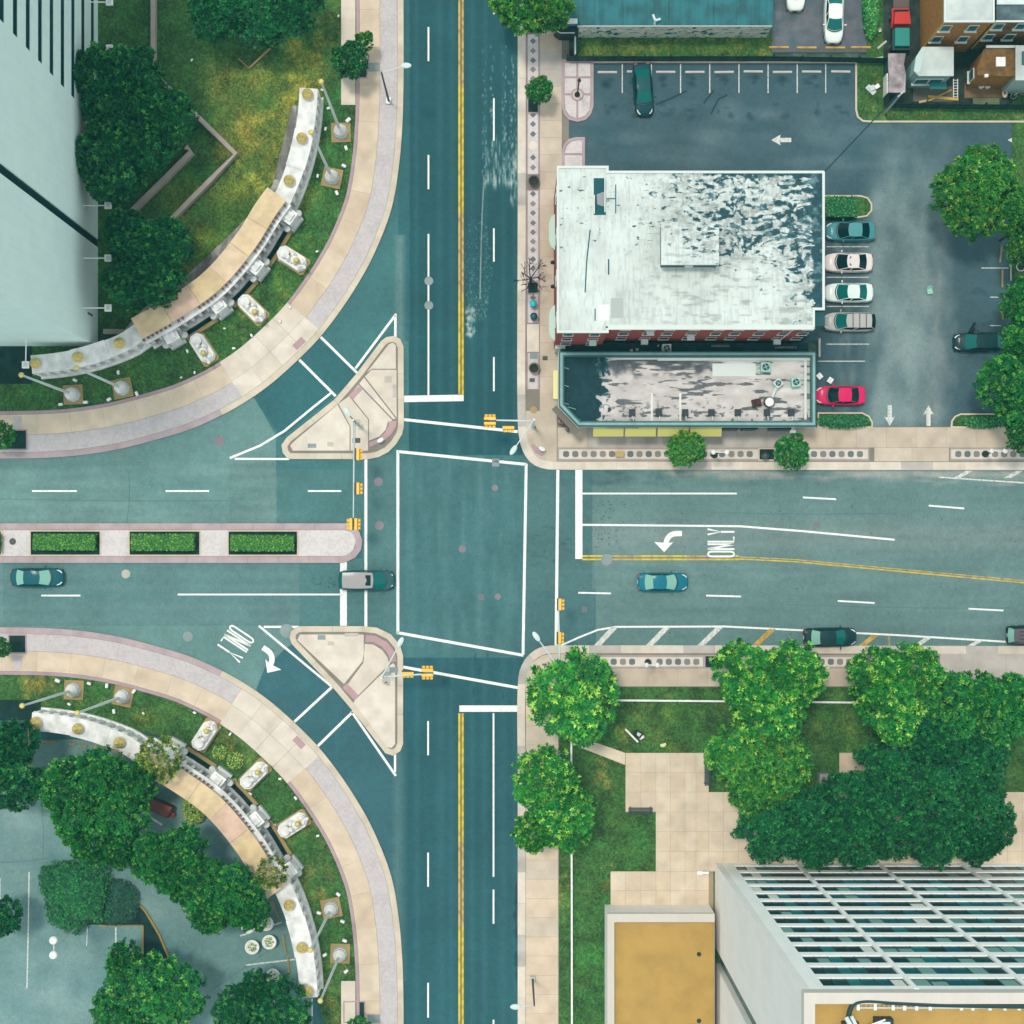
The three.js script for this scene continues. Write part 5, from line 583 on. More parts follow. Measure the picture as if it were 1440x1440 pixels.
function crownGeo(r, hh, pal, opt = {}) { // leaf tufts on the outer skin of many lobes; origin at the crown's middle
  const { lobes = 20, tufts = 3000, leaf = .44, spread = .80, lobeR = [.17, .36], sparse = 0 } = opt, Lb = [[0, .12 * hh, 0, .5 * r]];
  for (let i = 0; i < lobes; i++) { const a = i * 2.399 + rr(-.4, .4), d = Math.sqrt((i + .5) / lobes) * spread * r * rr(.72, 1.2), q = rr(...lobeR) * r; Lb.push([Math.cos(a) * d, (1 - (d / r) ** 2) * hh * .34 + rr(-.12, .16) * hh - .08 * hh, Math.sin(a) * d, q]); }
  const pos = [], nor = [], col = [], tot = Lb.reduce((s, l) => s + l[3] ** 2, 0), ys = hh / r * .62;
  const nb = Lb.length; for (let i = 0; i < 46; i++) { const a = rr(0, 6.283), d = r * rr(.86, 1.08), y = -.16 * hh + rr(-.1, .16) * hh; for (let j = 0; j < 3; j++) Lb.push([Math.cos(a + rr(-.06, .06)) * d * (1 - j * .08), y + j * .1, Math.sin(a + rr(-.06, .06)) * d * (1 - j * .08), r * rr(.05, .085)]); }
  for (const [li, l] of Lb.entries()) { const tone = rr(.74, 1.2), n = li < nb ? Math.round(tufts * l[3] ** 2 / tot) : 5; for (let i = 0; i < n; i++) { const u = rr(-.45, 1), th = rr(0, 6.2832), s = Math.sqrt(1 - u * u), bump = 1 + .16 * Math.sin(th * 3 + l[0] * 3) * s + rr(-.16, .12), R = l[3] * bump, n0 = [s * Math.cos(th), u, s * Math.sin(th)], cx = l[0] + n0[0] * R, cy = l[1] + n0[1] * R * Math.max(ys, .55), cz = l[2] + n0[2] * R;
    let inside = false; for (const m of Lb.slice(0, nb)) if (m !== l && ((cx - m[0]) ** 2 + ((cy - m[1]) / Math.max(ys, .55)) ** 2 + (cz - m[2]) ** 2) < (m[3] * .78) ** 2) { inside = true; break; } if (inside || rnd() < sparse) continue;
    const base = pal[Math.floor(Math.pow(rnd(), 1.5) * pal.length)], tt = tone * rr(.78, 1.25), nl = 5, a0 = rr(0, 6.28), tl = leaf * rr(.7, 1.3);
    for (let k = 0; k < nl; k++) { const a = a0 + k * 6.283 / nl + rr(-.4, .4), d = new THREE.Vector3(Math.cos(a), rr(.0, .55) - .15, Math.sin(a)).addScaledVector(new THREE.Vector3(...n0), .75).normalize(), up = new THREE.Vector3(...n0).add(new THREE.Vector3(rr(-.5, .5), .9, rr(-.5, .5))).normalize(), sd = new THREE.Vector3().crossVectors(d, up).normalize(), nn = new THREE.Vector3().crossVectors(sd, d).normalize(), L = tl * rr(.8, 1.25), W = L * .42, P0 = [cx, cy, cz];
      const p = (f, g, e) => [P0[0] + d.x * L * f + sd.x * W * g + nn.x * e, P0[1] + d.y * L * f + sd.y * W * g + nn.y * e, P0[2] + d.z * L * f + sd.z * W * g + nn.z * e], A = p(0, 0, 0), B = p(.55, .5, .10 * L), C = p(1, 0, -.06 * L), D = p(.55, -.5, .10 * L), kf = tt * rr(.88, 1.12);
      for (const v of [A, B, C, A, C, D]) { pos.push(...v); nor.push(nn.x, nn.y, nn.z); col.push(base[0] * kf, base[1] * kf, base[2] * kf); } } } }
  const g = new THREE.BufferGeometry(); g.setAttribute('position', new THREE.Float32BufferAttribute(pos, 3)); g.setAttribute('normal', new THREE.Float32BufferAttribute(nor, 3)); g.setAttribute('color', new THREE.Float32BufferAttribute(col, 3)); return g; }
function trunkGeo(r, h) { const g = [bar([0, 0, 0], [.1, h * .55, .05], .03 * h + .06, .02 * h + .04, 10)]; for (let i = 0; i < 6; i++) { const a = i * 1.05 + rr(-.3, .3), d = r * rr(.4, .65), y0 = h * rr(.34, .55), m = [Math.cos(a) * d * .5, y0 + h * .14, Math.sin(a) * d * .5], e = [Math.cos(a) * d, y0 + h * rr(.22, .34), Math.sin(a) * d]; g.push(bar([.08, y0, .04], m, .012 * h + .03, .01 * h + .02, 6), bar(m, e, .01 * h + .02, .02, 6), bar(m, [m[0] * 1.2 + rr(-.6, .6), e[1] + .3, m[2] * 1.2 + rr(-.6, .6)], .05, .02, 5)); } return g; }
const KIND = {}; const defs = { bright: ['bright', {}], mid: ['mid', {}], dark: ['dark', {}], deep: ['deep', { leaf: .40, tufts: 3400, lobes: 22, lobeR: [.18, .34], spread: .78 }], moss: ['moss', {}], ragged: ['mid', { tufts: 2000, sparse: .12, lobes: 24, lobeR: [.12, .30], spread: .88, leaf: .5 }], olive: ['olive', { tufts: 500, lobes: 6, sparse: .25 }] };
for (const [k, [p, o]] of Object.entries(defs)) KIND[k] = [0, 1].map(() => { const g = new THREE.Group(); g.name = 'tree'; mesh('trunk', trunkGeo(4.5, 8), M.bark, g); const c = mesh('crown', crownGeo(4.5, 5.4, PAL[p], { ...o }), M.leaf, g); c.position.y = 6; return g; });
let tn = 0;
// one trunk; a wide crown is made of several leafy masses [px, py, radius px]
function tree(list, kind, name, label, h = 8.6) {
  const mid = h * .72, A = list.reduce((t, l) => t + l[2] ** 2, 0), cx = list.reduce((t, l) => t + l[0] * l[2] ** 2, 0) / A, cy = list.reduce((t, l) => t + l[1] * l[2] ** 2, 0) / A, [x, z] = P(cx, cy, mid), sc = (r) => r * .93 / S * (H - mid) / H / 4.5, R = Math.max(...list.map((l) => Math.hypot(l[0] - cx, l[1] - cy) + l[2] * .6));
  const o = thing(name, label, 'tree', [x, .1, z]); const tr = KIND[kind][tn % 2].children[0].clone(); tr.scale.set(sc(R) * .72, h / 8.6, sc(R) * .72); tr.rotation.y = rr(0, 6.28); o.add(tr);
  for (const [a, b, r] of list) { const c = KIND[kind][tn++ % 2].children[1].clone(), [u, v] = P(a, b, mid); c.position.set(u - x, 6 * h / 8.6, v - z); c.rotation.y = rr(0, 6.28); c.scale.set(sc(r) * rr(.95, 1.06), h / 8.6, sc(r)); o.add(c); }
  return o; }
tree([[140, 112, 46], [182, 108, 44]], 'dark', 'courtyard_tree', 'dark leafy tree against the ribbon windows of the pale tower'); tree([[160, 165, 46], [205, 150, 44], [238, 167, 38], [195, 203, 44]], 'dark', 'courtyard_tree', 'wide dark tree inside the bent courtyard wall'); tree([[155, 232, 52]], 'dark', 'courtyard_tree', 'dark round tree between the dark wall slot and short inner wall'); tree([[198, 345, 46], [232, 345, 38], [186, 398, 40], [216, 388, 40], [175, 322, 28]], 'dark', 'courtyard_tree', 'spreading dark tree between the wall floodlights and marble terrace');
tree([[310, 8, 46], [300, -6, 34], [370, 14, 50], [420, 4, 38]], 'deep', 'shade_tree', 'dark spreading tree over the upper lawn edging', 7.5);
tree([[492, 84, 26]], 'dark', 'street_tree', 'small dark tree in the pit of the curved pavement', 5); tree([[512, 58, 13]], 'bright', 'street_tree', 'small tufty sapling leaning over the curved pavement', 4);
tree([[735, 2, 42], [770, 8, 36]], 'moss', 'street_tree', 'mossy green tree overhanging the kerb by the dark teal roof'); tree([[758, 126, 19]], 'mid', 'street_tree', 'tiny round tree in the diamond tiled strip', 4); tree([[965, 630, 27]], 'moss', 'street_tree', 'round clipped tree before the yellow awnings of the shop', 4.6); tree([[1114, 636, 25]], 'mid', 'street_tree', 'small round tree near the shop end beside the tile strip', 4.6);
tree([[1350, 270, 40], [1384, 246, 42], [1370, 298, 38]], 'moss', 'car_park_tree', 'broad mossy tree standing out over the car park asphalt'); tree([[1430, 300, 32], [1444, 345, 28]], 'moss', 'car_park_tree', 'mossy tree on the grass strip above the pale ring planter'); tree([[1445, 425, 36], [1443, 480, 32]], 'mid', 'car_park_tree', 'green tree on the grass strip over the open door hatchback'); tree([[1418, 540, 40], [1448, 570, 42], [1440, 612, 22]], 'mid', 'car_park_tree', 'ragged green tree over the bed at the car park exit');
tree([[806, 978, 64]], 'bright', 'plaza_tree', 'broad bright green tree at the plaza street corner behind the signal pole'); tree([[766, 1096, 46], [794, 1150, 46], [750, 1172, 30]], 'bright', 'plaza_tree', 'bright green tree over the pavement beside the white boundary rail', 8);
tree([[1052, 948, 50], [1112, 952, 52], [1082, 988, 54]], 'bright', 'plaza_tree', 'large bright green tree over the tile strip and white rail', 9); tree([[1048, 1062, 50], [1096, 1072, 50], [1066, 1112, 38]], 'moss', 'plaza_tree', 'yellowish green tree spreading over the plaza edge bench', 8.4); tree([[1234, 952, 42], [1285, 948, 44], [1264, 992, 54]], 'bright', 'plaza_tree', 'bright leafy tree on the pavement past the dark parked car', 9);
tree([[1335, 1000, 52], [1370, 978, 34]], 'mid', 'plaza_tree', 'mid green tree behind the walking person', 8.5); tree([[1395, 1010, 48], [1428, 990, 40]], 'mid', 'plaza_tree', 'mid green tree in the square bed at the pavement edge', 8.5);
tree([[1090, 1165, 52], [1150, 1162, 54], [1140, 1187, 36]], 'deep', 'grove_tree', 'deep green grove tree hanging over the tower corner and plaza slabs'); tree([[1195, 1132, 46], [1202, 1175, 48], [1258, 1152, 56]], 'deep', 'grove_tree', 'deep green grove tree below the grey utility cabinet'); tree([[1255, 1085, 50], [1310, 1045, 46]], 'deep', 'grove_tree', 'deep green grove tree beside the two stray tan slabs'); tree([[1320, 1112, 58], [1322, 1172, 50], [1375, 1142, 50], [1375, 1182, 34]], 'deep', 'grove_tree', 'widest deep green grove tree against the office tower windows'); tree([[1372, 1070, 54]], 'deep', 'grove_tree', 'deep green grove tree between the widest grove tree and the pavement trees');
tree([[12, 1100, 44], [-20, 1060, 50], [20, 1045, 32]], 'dark', 'car_park_tree', 'dark leafy tree beside the end of the white wing wall'); tree([[90, 1105, 40], [112, 1148, 40], [130, 1188, 30]], 'ragged', 'car_park_tree', 'ragged green tree above the round dark bush mound', 8.4); tree([[138, 1092, 38], [186, 1100, 34], [162, 1146, 44], [170, 1196, 28]], 'ragged', 'car_park_tree', 'ragged green tree beside the dull red skip', 8.4); tree([[218, 1208, 36], [254, 1198, 36], [244, 1232, 32]], 'ragged', 'car_park_tree', 'ragged green tree between the red skip and the curved rim', 8.4); tree([[280, 1246, 40], [322, 1258, 42], [294, 1284, 32], [350, 1282, 28]], 'ragged', 'car_park_tree', 'ragged green tree next to the round white planters', 8.4);
tree([[195, 1390, 50], [240, 1400, 46], [175, 1350, 26], [165, 1425, 36]], 'ragged', 'car_park_tree', 'leafy tree at the tail of the yellow rimmed bed', 7.6); tree([[340, 1425, 40], [395, 1420, 44], [360, 1390, 26]], 'dark', 'car_park_tree', 'dark leafy tree below the round white planters', 7.6); tree([[2, 1290, 28]], 'dark', 'car_park_tree', 'dark tree beside the long white bay line', 6);
tree([[222, 1066, 32]], 'olive', 'flowering_tree', 'sparse yellow green tree reaching over the tan colonnade roof', 9.2); tree([[382, 1228, 22]], 'olive', 'flowering_tree', 'small yellow green tree at the end of the tan roof', 8.4); tree([[0, 612, 20]], 'mid', 'street_tree', 'small tree in the black pit of the pavement below the tower', 4); tree([[2, 910, 14]], 'mid', 'street_tree', 'small tree in the dark pit of the pavement by the car park', 4); tree([[505, 1448, 18]], 'mid', 'street_tree', 'small tree in the pit at the end of the curved pavement', 4);
// shrubs and clipped hedges: leaf-covered forms
function hedgeGeo(w, h, d, pal, n, round = 0, leaf = .16) { const pos = [], nor = [], col = []; for (let i = 0; i < n; i++) { let x = rr(-w / 2, w / 2), z = rr(-d / 2, d / 2), y = h, nx = 0, ny = 1, nz = 0; const side = rnd(); if (side < .18) { z = (rnd() < .5 ? -1 : 1) * d / 2; y = rr(0, h); nz = Math.sign(z); ny = 0; } else if (side < .26) { x = (rnd() < .5 ? -1 : 1) * w / 2; y = rr(0, h); nx = Math.sign(x); ny = 0; } if (round) { const q = Math.max(0, 1 - Math.abs(2 * x / w) ** 2.4 - Math.abs(2 * z / d) ** 2.4); if (q <= 0) continue; y *= .35 + .65 * Math.sqrt(q); } y += rr(-.05, .05); const c = pal[Math.floor(Math.pow(rnd(), 1.3) * pal.length)], a = rr(0, 6.28), u = new THREE.Vector3(Math.cos(a), rr(-.4, .6), Math.sin(a)).normalize(), nn = new THREE.Vector3(nx + rr(-.5, .5), ny + rr(-.4, .4), nz + rr(-.5, .5)).normalize(), s = new THREE.Vector3().crossVectors(u, nn).normalize(), L = leaf * rr(.7, 1.3), k = rr(.75, 1.2); const p = (f, g) => [x + u.x * L * f + s.x * L * g, y + u.y * L * f + s.y * L * g, z + u.z * L * f + s.z * L * g]; for (const v of [p(-.5, 0), p(0, .35), p(.5, 0), p(-.5, 0), p(.5, 0), p(0, -.35)]) { pos.push(...v); nor.push(nn.x, nn.y, nn.z); col.push(c[0] * k, c[1] * k, c[2] * k); } } const g = new THREE.BufferGeometry(); g.setAttribute('position', new THREE.Float32BufferAttribute(pos, 3)); g.setAttribute('normal', new THREE.Float32BufferAttribute(nor, 3)); g.setAttribute('color', new THREE.Float32BufferAttribute(col, 3)); return g; }
function hedge(x0, y0, x1, y1, h, pal, label, group, round = 0, leaf = .16, core = '#0f6840') { const a = P(x0, y0, h), b = P(x1, y1, h), w = b[0] - a[0], d = b[1] - a[1], o = thing('hedge', label, 'hedge', [(a[0] + b[0]) / 2, .1, (a[1] + b[1]) / 2], 0, group); mesh('foliage', hedgeGeo(w, h, d, PAL[pal], Math.round(w * d * 130 + (w + d) * h * 60), round, leaf), M.leaf, o); const g = round ? new THREE.SphereGeometry(1, 18, 10).scale(w / 2 * .92, h * .9, d / 2 * .92) : box(w - .16, h - .08, d - .16); mesh('core', g, mat(core, 1), o); return o; }
for (const [a, b] of [[46, 134], [184.5, 272], [324, 413], [-92, 0]]) hedge(a + rr(-1, 1), 751 + rr(-1, 1.5), b + rr(-1, 1), 775 + rr(-1.5, 1), .9, 'hedge', 'clipped green box hedge in a planter of the pink median', 'hedges in the median planters', 0, .2, '#2f7a2c');
hedge(1161, 276, 1205, 305, 1.1, 'dark', 'dark clipped hedge in the bed above the parked cars', 0, 0, .18); hedge(1150, 582, 1225, 602, 1.1, 'deep', 'long dark rounded hedge beside the shop end wall', 0, 1, .18); hedge(1355, 585, 1420, 602, .8, 'dark', 'low dark shrubs in the bed at the car park exit', 0, 1, .2); { const [x, z] = P(104, 1257, 1), o = thing('bush', 'large dark bush mound in the yellow rimmed bed', 'bush', [x, .1, z]); for (const [a, b, r] of [[-.9, -.6, .5], [.7, -.9, .52], [-.6, 1.1, .5], [.9, .8, .5], [0, 0, .55]]) { const c = KIND.deep[0].children[1].clone(); c.position.set(a, .7, b); c.rotation.y = a * 3 + b; c.scale.set(r, .32, r); o.add(c); } mesh('stems', [bar([0, 0, 0], [.3, .8, .2], .08), bar([0, 0, 0], [-.4, .8, -.3], .07), bar([0, 0, 0], [-.2, .8, .5], .06)], M.bark, o); } hedge(120, 1236, 196, 1302, .5, 'night', 'low dark ground cover mound beside the large bush', 0, 1, .2); hedge(255, 1115, 287, 1160, 1.2, 'olive', 'bronze green shrub behind the tan colonnade roof', 0, 1, .2); hedge(318, 1058, 342, 1082, .6, 'olive', 'yellow flowering shrub on the lawn between sculptures', 0, 1, .16); hedge(298, 1048, 320, 1068, .4, 'olive', 'low bronze shrub on the lawn beside the yellow shrub', 0, 1, .16); hedge(1216, -40, 1238, 50, 1.6, 'mid', 'leafy hedge along the edge of the small grey car park', 0, 1, .24);
// leafless street tree
{ const [x, z] = P(746, 397), o = thing('bare_tree', 'leafless dark branched tree in the diamond tiled strip', 'tree', [x, .1, z]); const br = []; mesh('trunk', bar([0, 0, 0], [0, 1.6, -.1], .14, .1), M.black, o); const grow = (p, d, l, r, n) => { const e = p.clone().addScaledVector(d, l); br.push(bar(p.toArray(), e.toArray(), r, r * .7, 5)); if (n) for (let i = 0; i < 3; i++) grow(e, d.clone().add(new THREE.Vector3(rr(-.6, .6), rr(.0, .4), rr(-.6, .6))).normalize(), l * rr(.6, .85), r * .66, n - 1); }; for (let i = 0; i < 7; i++) { const a = i / 7 * 6.28; grow(new THREE.Vector3(0, 1.4, -.1), new THREE.Vector3(Math.cos(a) * .8, .8, Math.sin(a) * .8).normalize(), .9, .06, 3); } mesh('branches', br, M.black, o); }
// ---------- vehicles ----------
M.tyre = mat('#15191b', .9); M.rim = mat('#8f999a', .4, { metalness: .6 }); M.lampClear = mat('#e6f1ee', .25); M.lampRed = mat('#a31c22', .3); M.trimDark = mat('#10262a', .5);
M.carGlass = new THREE.MeshPhysicalMaterial({ color: '#0a605c', roughness: .14, specularIntensity: .45 }); M.carGlassPale = new THREE.MeshPhysicalMaterial({ color: '#7fae9c', roughness: .18, specularIntensity: .5 }); M.carGlassDark = new THREE.MeshPhysicalMaterial({ color: '#05262c', roughness: .14, specularIntensity: .4 });
const paintMat = (hex) => new THREE.MeshPhysicalMaterial({ color: new THREE.Color(hex), roughness: .5, metalness: 0, clearcoat: .12, clearcoatRoughness: .12, specularIntensity: .3 });
// surface through a grid of points
function skin(rows) { const n = rows.length, m = rows[0].length, pos = [], idx = []; for (const r of rows) for (const p of r) pos.push(...p); for (let i = 0; i < n - 1; i++) for (let j = 0; j < m - 1; j++) { const a = i * m + j, b = a + 1, c = a + m, d = c + 1; idx.push(a, b, c, b, d, c); } const g = new THREE.BufferGeometry(); g.setAttribute('position', new THREE.Float32BufferAttribute(pos, 3)); g.setIndex(idx); g.computeVertexNormals(); const q = g.toNonIndexed(); q.setAttribute('uv', new THREE.Float32BufferAttribute(new Float32Array(q.attributes.position.count * 2), 2)); return q; }
const lerpT = (tab, x) => { for (let i = 0; i < tab.length - 1; i++) if (x <= tab[i + 1][0]) { const [a, b] = tab[i], [c, d] = tab[i + 1]; let t = (x - a) / (c - a); t = t * t * (3 - 2 * t) * .5 + t * .5; return b + (d - b) * t; } return tab[tab.length - 1][1]; };
// +x is the front of the car
function car(px, py, deg, spec, label) {
  const { L = 4.75, W = 1.82, kind = 'sedan', color, glass = M.carGlass, rear = glass, roof, open, sunroof, bars, side = M.carGlassDark } = spec, [x, z] = P(px, py, .7), o = thing(kind === 'van' ? 'minivan' : kind === 'wagon' ? 'estate_car' : kind === 'hatch' ? 'hatchback_car' : 'car', label, 'car', [x, .0, z], deg * Math.PI / 180), pm = paintMat(color), rm = roof ? paintMat(roof) : pm, h = L / 2, w = W / 2;
  const plan = [[-h, w * .72], [-h + .16, w * .86], [-h + .55, w * .97], [-h * .3, w], [h * .35, w * .99], [h - .75, w * .95], [h - .28, w * .82], [h - .08, w * .62], [h, w * .42]];
  const deck = { sedan: [[-h, .78], [-h + .12, .98], [-h + .9, 1.03], [0, .98], [h - 1.45, .96], [h - .6, .86], [h - .12, .72], [h, .56]], van: [[-h, .8], [-h + .1, 1.08], [0, 1.05], [h - 1.1, 1.02], [h - .5, .92], [h - .1, .72], [h, .56]], wagon: [[-h, .8], [-h + .1, 1.0], [0, 1.0], [h - 1.35, .99], [h - .5, .88], [h - .1, .72], [h, .56]], hatch: [[-h, .8], [-h + .1, 1.0], [0, 1.0], [h - 1.2, .97], [h - .5, .86], [h - .1, .72], [h, .56]] }[kind];
  const xs = []; for (let i = 0; i <= 26; i++) xs.push(-h + L * (.5 - .5 * Math.cos(Math.PI * i / 26)));
  const rows = xs.map((u) => { const b = lerpT(plan, u), y = lerpT(deck, u), r = []; const prof = [[1 * b, .22], [1.0 * b, .42], [.995 * b, .62], [.97 * b, y * .88], [.90 * b, y * .97], [.72 * b, y + .012], [.4 * b, y + .03], [0, y + .038]]; for (const p of prof) r.push([u, p[1], p[0]]); for (let i = prof.length - 2; i >= 0; i--) r.push([u, prof[i][1], -prof[i][0]]); return r; });
  const cap = (r) => { const c = new THREE.BufferGeometry(), p = []; for (let i = 0; i < r.length - 1; i++) p.push(...r[i], ...r[i + 1], r[0][0], .5, 0); c.setAttribute('position', new THREE.Float32BufferAttribute(p, 3)); c.computeVertexNormals(); c.setAttribute('uv', new THREE.Float32BufferAttribute(new Float32Array(p.length / 3 * 2), 2)); return c; };
  mesh('body', [skin(rows), cap(rows[0]), cap(rows[26])], pm, o); mesh('underbody', box(L * .94, .18, W * .9, 0, .14, 0), M.trimDark, o);
  // cabin: beltline, windscreen, roof, rear glass
  const K = { sedan: [-h + .75, -h + 1.45, h - 2.15, h - 1.35, 1.43], van: [-h + .08, -h + .42, h - 2.0, h - 1.0, 1.74], wagon: [-h + .06, -h + .45, h - 2.1, h - 1.3, 1.5], hatch: [-h + .1, -h + .7, h - 2.05, h - 1.2, 1.5] }[kind], [r0, r1, f1, f0, top] = K, bw = w * .93, tw = w * (kind === 'van' ? .78 : .70);
  const y0 = 1.0, arc = (u0, ua, ub, wv, yv, bow, n = 8) => { const r = []; for (let i = 0; i <= n; i++) { const t = i / n * 2 - 1; r.push([ua + bow * (1 - t * t), yv + .035 * (1 - t * t), -t * wv]); } return r; };
  const slope = (xb, xt, wb, wt, yb, yt, bb, bt, n = 4) => { const R = []; for (let i = 0; i <= n; i++) { const t = i / n; R.push(arc(0, xb + (xt - xb) * t, 0, wb + (wt - wb) * t, yb + (yt - yb) * t, bb + (bt - bb) * t)); } return R; };
  mesh('windscreen', skin(slope(f1, f0, tw * .97, bw * .9, top - .05, y0, .12, .26)), glass, o); mesh('rear_window', skin(slope(r0, r1, bw * .9, tw * .97, y0 + (kind === 'sedan' ? .03 : .02), top - .06, -.12, -.06)), rear, o);
  const rr2 = [], N = 8; for (let i = 0; i <= N; i++) { const t = i / N, u = r1 + (f1 - r1) * t, s = 1 - .02 * (2 * t - 1) ** 2; rr2.push(arc(0, u, 0, tw * s, top - .05 + .05 * Math.sin(Math.PI * t), -.06 + .18 * t)); } mesh('roof', skin(rr2), rm, o);
  const seal = (pts) => { const p = []; for (let i = 0; i < pts.length - 1; i++) p.push(bar(pts[i], pts[i + 1], .035, .035, 5)); return p; };
  for (const s of [-1, 1]) { const A = [r0 - .02, y0, s * bw * .9], B = [r1 - .03, top - .06, s * tw * .97], C = [f1 + .0, top - .06, s * tw * .97], D = [f0 + .02, y0, s * bw * .9]; const q = [A, B, C, D], mid = [(B[0] + C[0]) / 2, top - .03, s * tw], g = skin(s > 0 ? [[A, [r0 * .5 + f0 * .5, y0, s * bw * .97], D], [B, mid, C]] : [[D, [r0 * .5 + f0 * .5, y0, s * bw * .97], A], [C, mid, B]]); mesh('side_window', g, side, o); mesh('pillar', [...seal([A, B, mid, C, D]), bar([r0 * .4 + f0 * .6, y0, s * bw * .96], [mid[0] + .1, top - .04, s * tw], .04)], pm, o);
    mesh('headlight', skin([[[h - .62, .80, s * w * .86], [h - .30, .76, s * w * .74], [h - .09, .70, s * w * .52]], [[h - .55, .88, s * w * .74], [h - .32, .84, s * w * .62], [h - .15, .78, s * w * .44]]].map((r) => s > 0 ? r : r.slice().reverse())), M.lampClear, o); mesh('tail_light', box(.12, .16, w * .34, -h + .1, .8, s * w * .62), M.lampRed, o);
    mesh('mirror', [new RoundedBoxGeometry(.12, .14, .24, 1, .04).translate(f0 - .25, 1.04, s * (w + .1))], pm, o);
    for (const u of [h - .95, -h + .95]) { const wh = mesh('wheel', new THREE.CylinderGeometry(.32, .32, .22, 18).rotateX(Math.PI / 2).translate(u, .32, s * (w - .14)), M.tyre, o); mesh('rim', new THREE.CylinderGeometry(.2, .2, .03, 14).rotateX(Math.PI / 2).translate(u, .32, s * (w - .02)), M.rim, wh); } }
  mesh('hood_seam', skin([arc(0, f0 + .06, 0, bw * .86, .995, .27), arc(0, f0 + .16, 0, bw * .86, .985, .27)]), M.trimDark, o); mesh('grille', [box(.06, .16, w * .8, h - .03, .46, 0)], M.trimDark, o); mesh('number_plate', box(.03, .12, .34, -h - .01, .6, 0), M.white, o);
  if (sunroof) mesh('sunroof', box(.5, .02, tw * 1.3, f1 - .38, top - .005, 0), M.carGlassDark, o);
  if (bars) for (const u of [r1 + .5, (r1 + f1) / 2, f1 - .5]) mesh('roof_bar', box(.06, .06, tw * 2, u, top + .02, 0), M.trimDark, o);
  if (open) { const d = new THREE.Group(); d.name = 'open_door'; d.position.set(f0 - .3, .3, open * w); d.rotation.y = -open * -1.05; o.add(d); mesh('door_panel', box(1.05, .75, .09, -.52, 0, 0), pm, d); mesh('door_window', box(.8, .4, .03, -.55, .76, 0), side, d); mesh('seat', box(.5, .5, .5, -.3, .3, -open * .5), M.trimDark, d); }
  return o; }
car(904.5, 126, -86, { color: '#063f46', glass: M.carGlass, rear: M.carGlass, roof: '#0f4a4c', L: 4.95 }, 'dark teal saloon parked slightly askew at the fence stalls');
car(1173, 24, -91, { color: '#dfe4dc', L: 4.9 }, 'white saloon parked whole in the small grey car park'); car(1119, -20, -90, { color: '#e3e6dd', L: 4.7 }, 'white saloon cut by the picture edge in the small grey car park');
car(1196, 325, 180, { color: '#3f8388', glass: M.carGlassDark, roof: '#4f8f92', L: 4.75 }, 'teal saloon parked next to the clipped hedge bed'); car(1193, 369, 180, { color: '#ddd2cc', glass: M.carGlassDark, rear: M.carGlassDark, sunroof: true, L: 4.6 }, 'pale beige saloon with a dark sunroof beside the brick building'); car(1193.5, 411.5, 180, { color: '#d9e4dd', L: 4.6 }, 'plain white saloon beside the brick building between beige and grey cars'); car(1194, 452.5, 180, { color: '#aeaba5', kind: 'wagon', bars: true, L: 4.8, rear: M.carGlassDark }, 'silver grey estate car with roof bars beside the brick building'); car(1181.5, 556, 180, { color: '#d21258', glass: M.carGlassDark, L: 4.7 }, 'magenta pink saloon parked beside the shop end wall');
car(1375, 481, 181, { color: '#0f2f33', kind: 'hatch', glass: M.carGlass, roof: '#0f3438', L: 4.6, open: 1 }, 'dark hatchback with its door open under the car park trees');
car(52, 812, 0, { color: '#08525c', glass: M.carGlassPale, rear: M.carGlassPale, L: 5.0 }, 'dark teal saloon driving beside the hedge median'); car(515.5, 816, 0, { color: '#2f5a5e', kind: 'van', roof: '#98928f', sunroof: true, L: 5.2, W: 1.95, glass: M.carGlass }, 'dark silver minivan with a sunroof stopped over the crosswalk'); car(932, 818.5, 0, { color: '#046a7c', glass: M.carGlassPale, rear: M.carGlassPale, L: 4.75 }, 'bright teal blue saloon in the lane below the yellow centre line'); car(1167.5, 896, 1, { color: '#0a3236', glass: M.carGlass, rear: M.carGlassPale, L: 5.0 }, 'dark green saloon parked over the yellow hatching by the trees');
{ const o = car(1452, 893, 0, { color: '#0c2a30', kind: 'wagon', roof: '#5b5158', rear: M.carGlassPale, L: 4.8 }, 'dark boxy estate car with a striped roof by the pavement'); for (const k of [-.35, 0, .35]) mesh('roof_stripe', box(1.8, .02, .1, -.6, 1.52, k), M.trimDark, o); }
// small red pickup with a teal load cover
{ const [x, z] = P(1267, 42, 1), o = thing('pickup_truck', 'red pickup truck with a teal load cover in the dark yard', 'truck', [x, .05, z], Math.PI / 2); mesh('cab', [prism([[.4, -.8], [1.5, -.68], [1.55, .68], [.4, .8]], .8, 1.5), prism([[.3, -.85], [2.1, -.8], [2.1, .8], [.3, .85]], .3, .8)], paintMat('#c2352f'), o); mesh('windscreen', prism([[1.5, -.62], [1.85, -.7], [1.85, .7], [1.5, .62]], .8, 1.15), M.carGlassDark, o); mesh('load_bed', box(2.0, .7, 1.7, -.95, .4, 0), M.trimDark, o); mesh('load_cover', new RoundedBoxGeometry(1.75, .5, 1.4, 2, .08).translate(-.85, 1.3, 0), mat('#0f7f74', .6), o); for (const u of [1.4, -1.4]) for (const s of [-1, 1]) { const wh = mesh('wheel', new THREE.CylinderGeometry(.36, .36, .24, 16).rotateX(Math.PI / 2).translate(u, .36, s * .8), M.tyre, o); mesh('rim', new THREE.CylinderGeometry(.2, .2, .03, 12).rotateX(Math.PI / 2).translate(u, .36, s * .93), M.rim, wh); } }

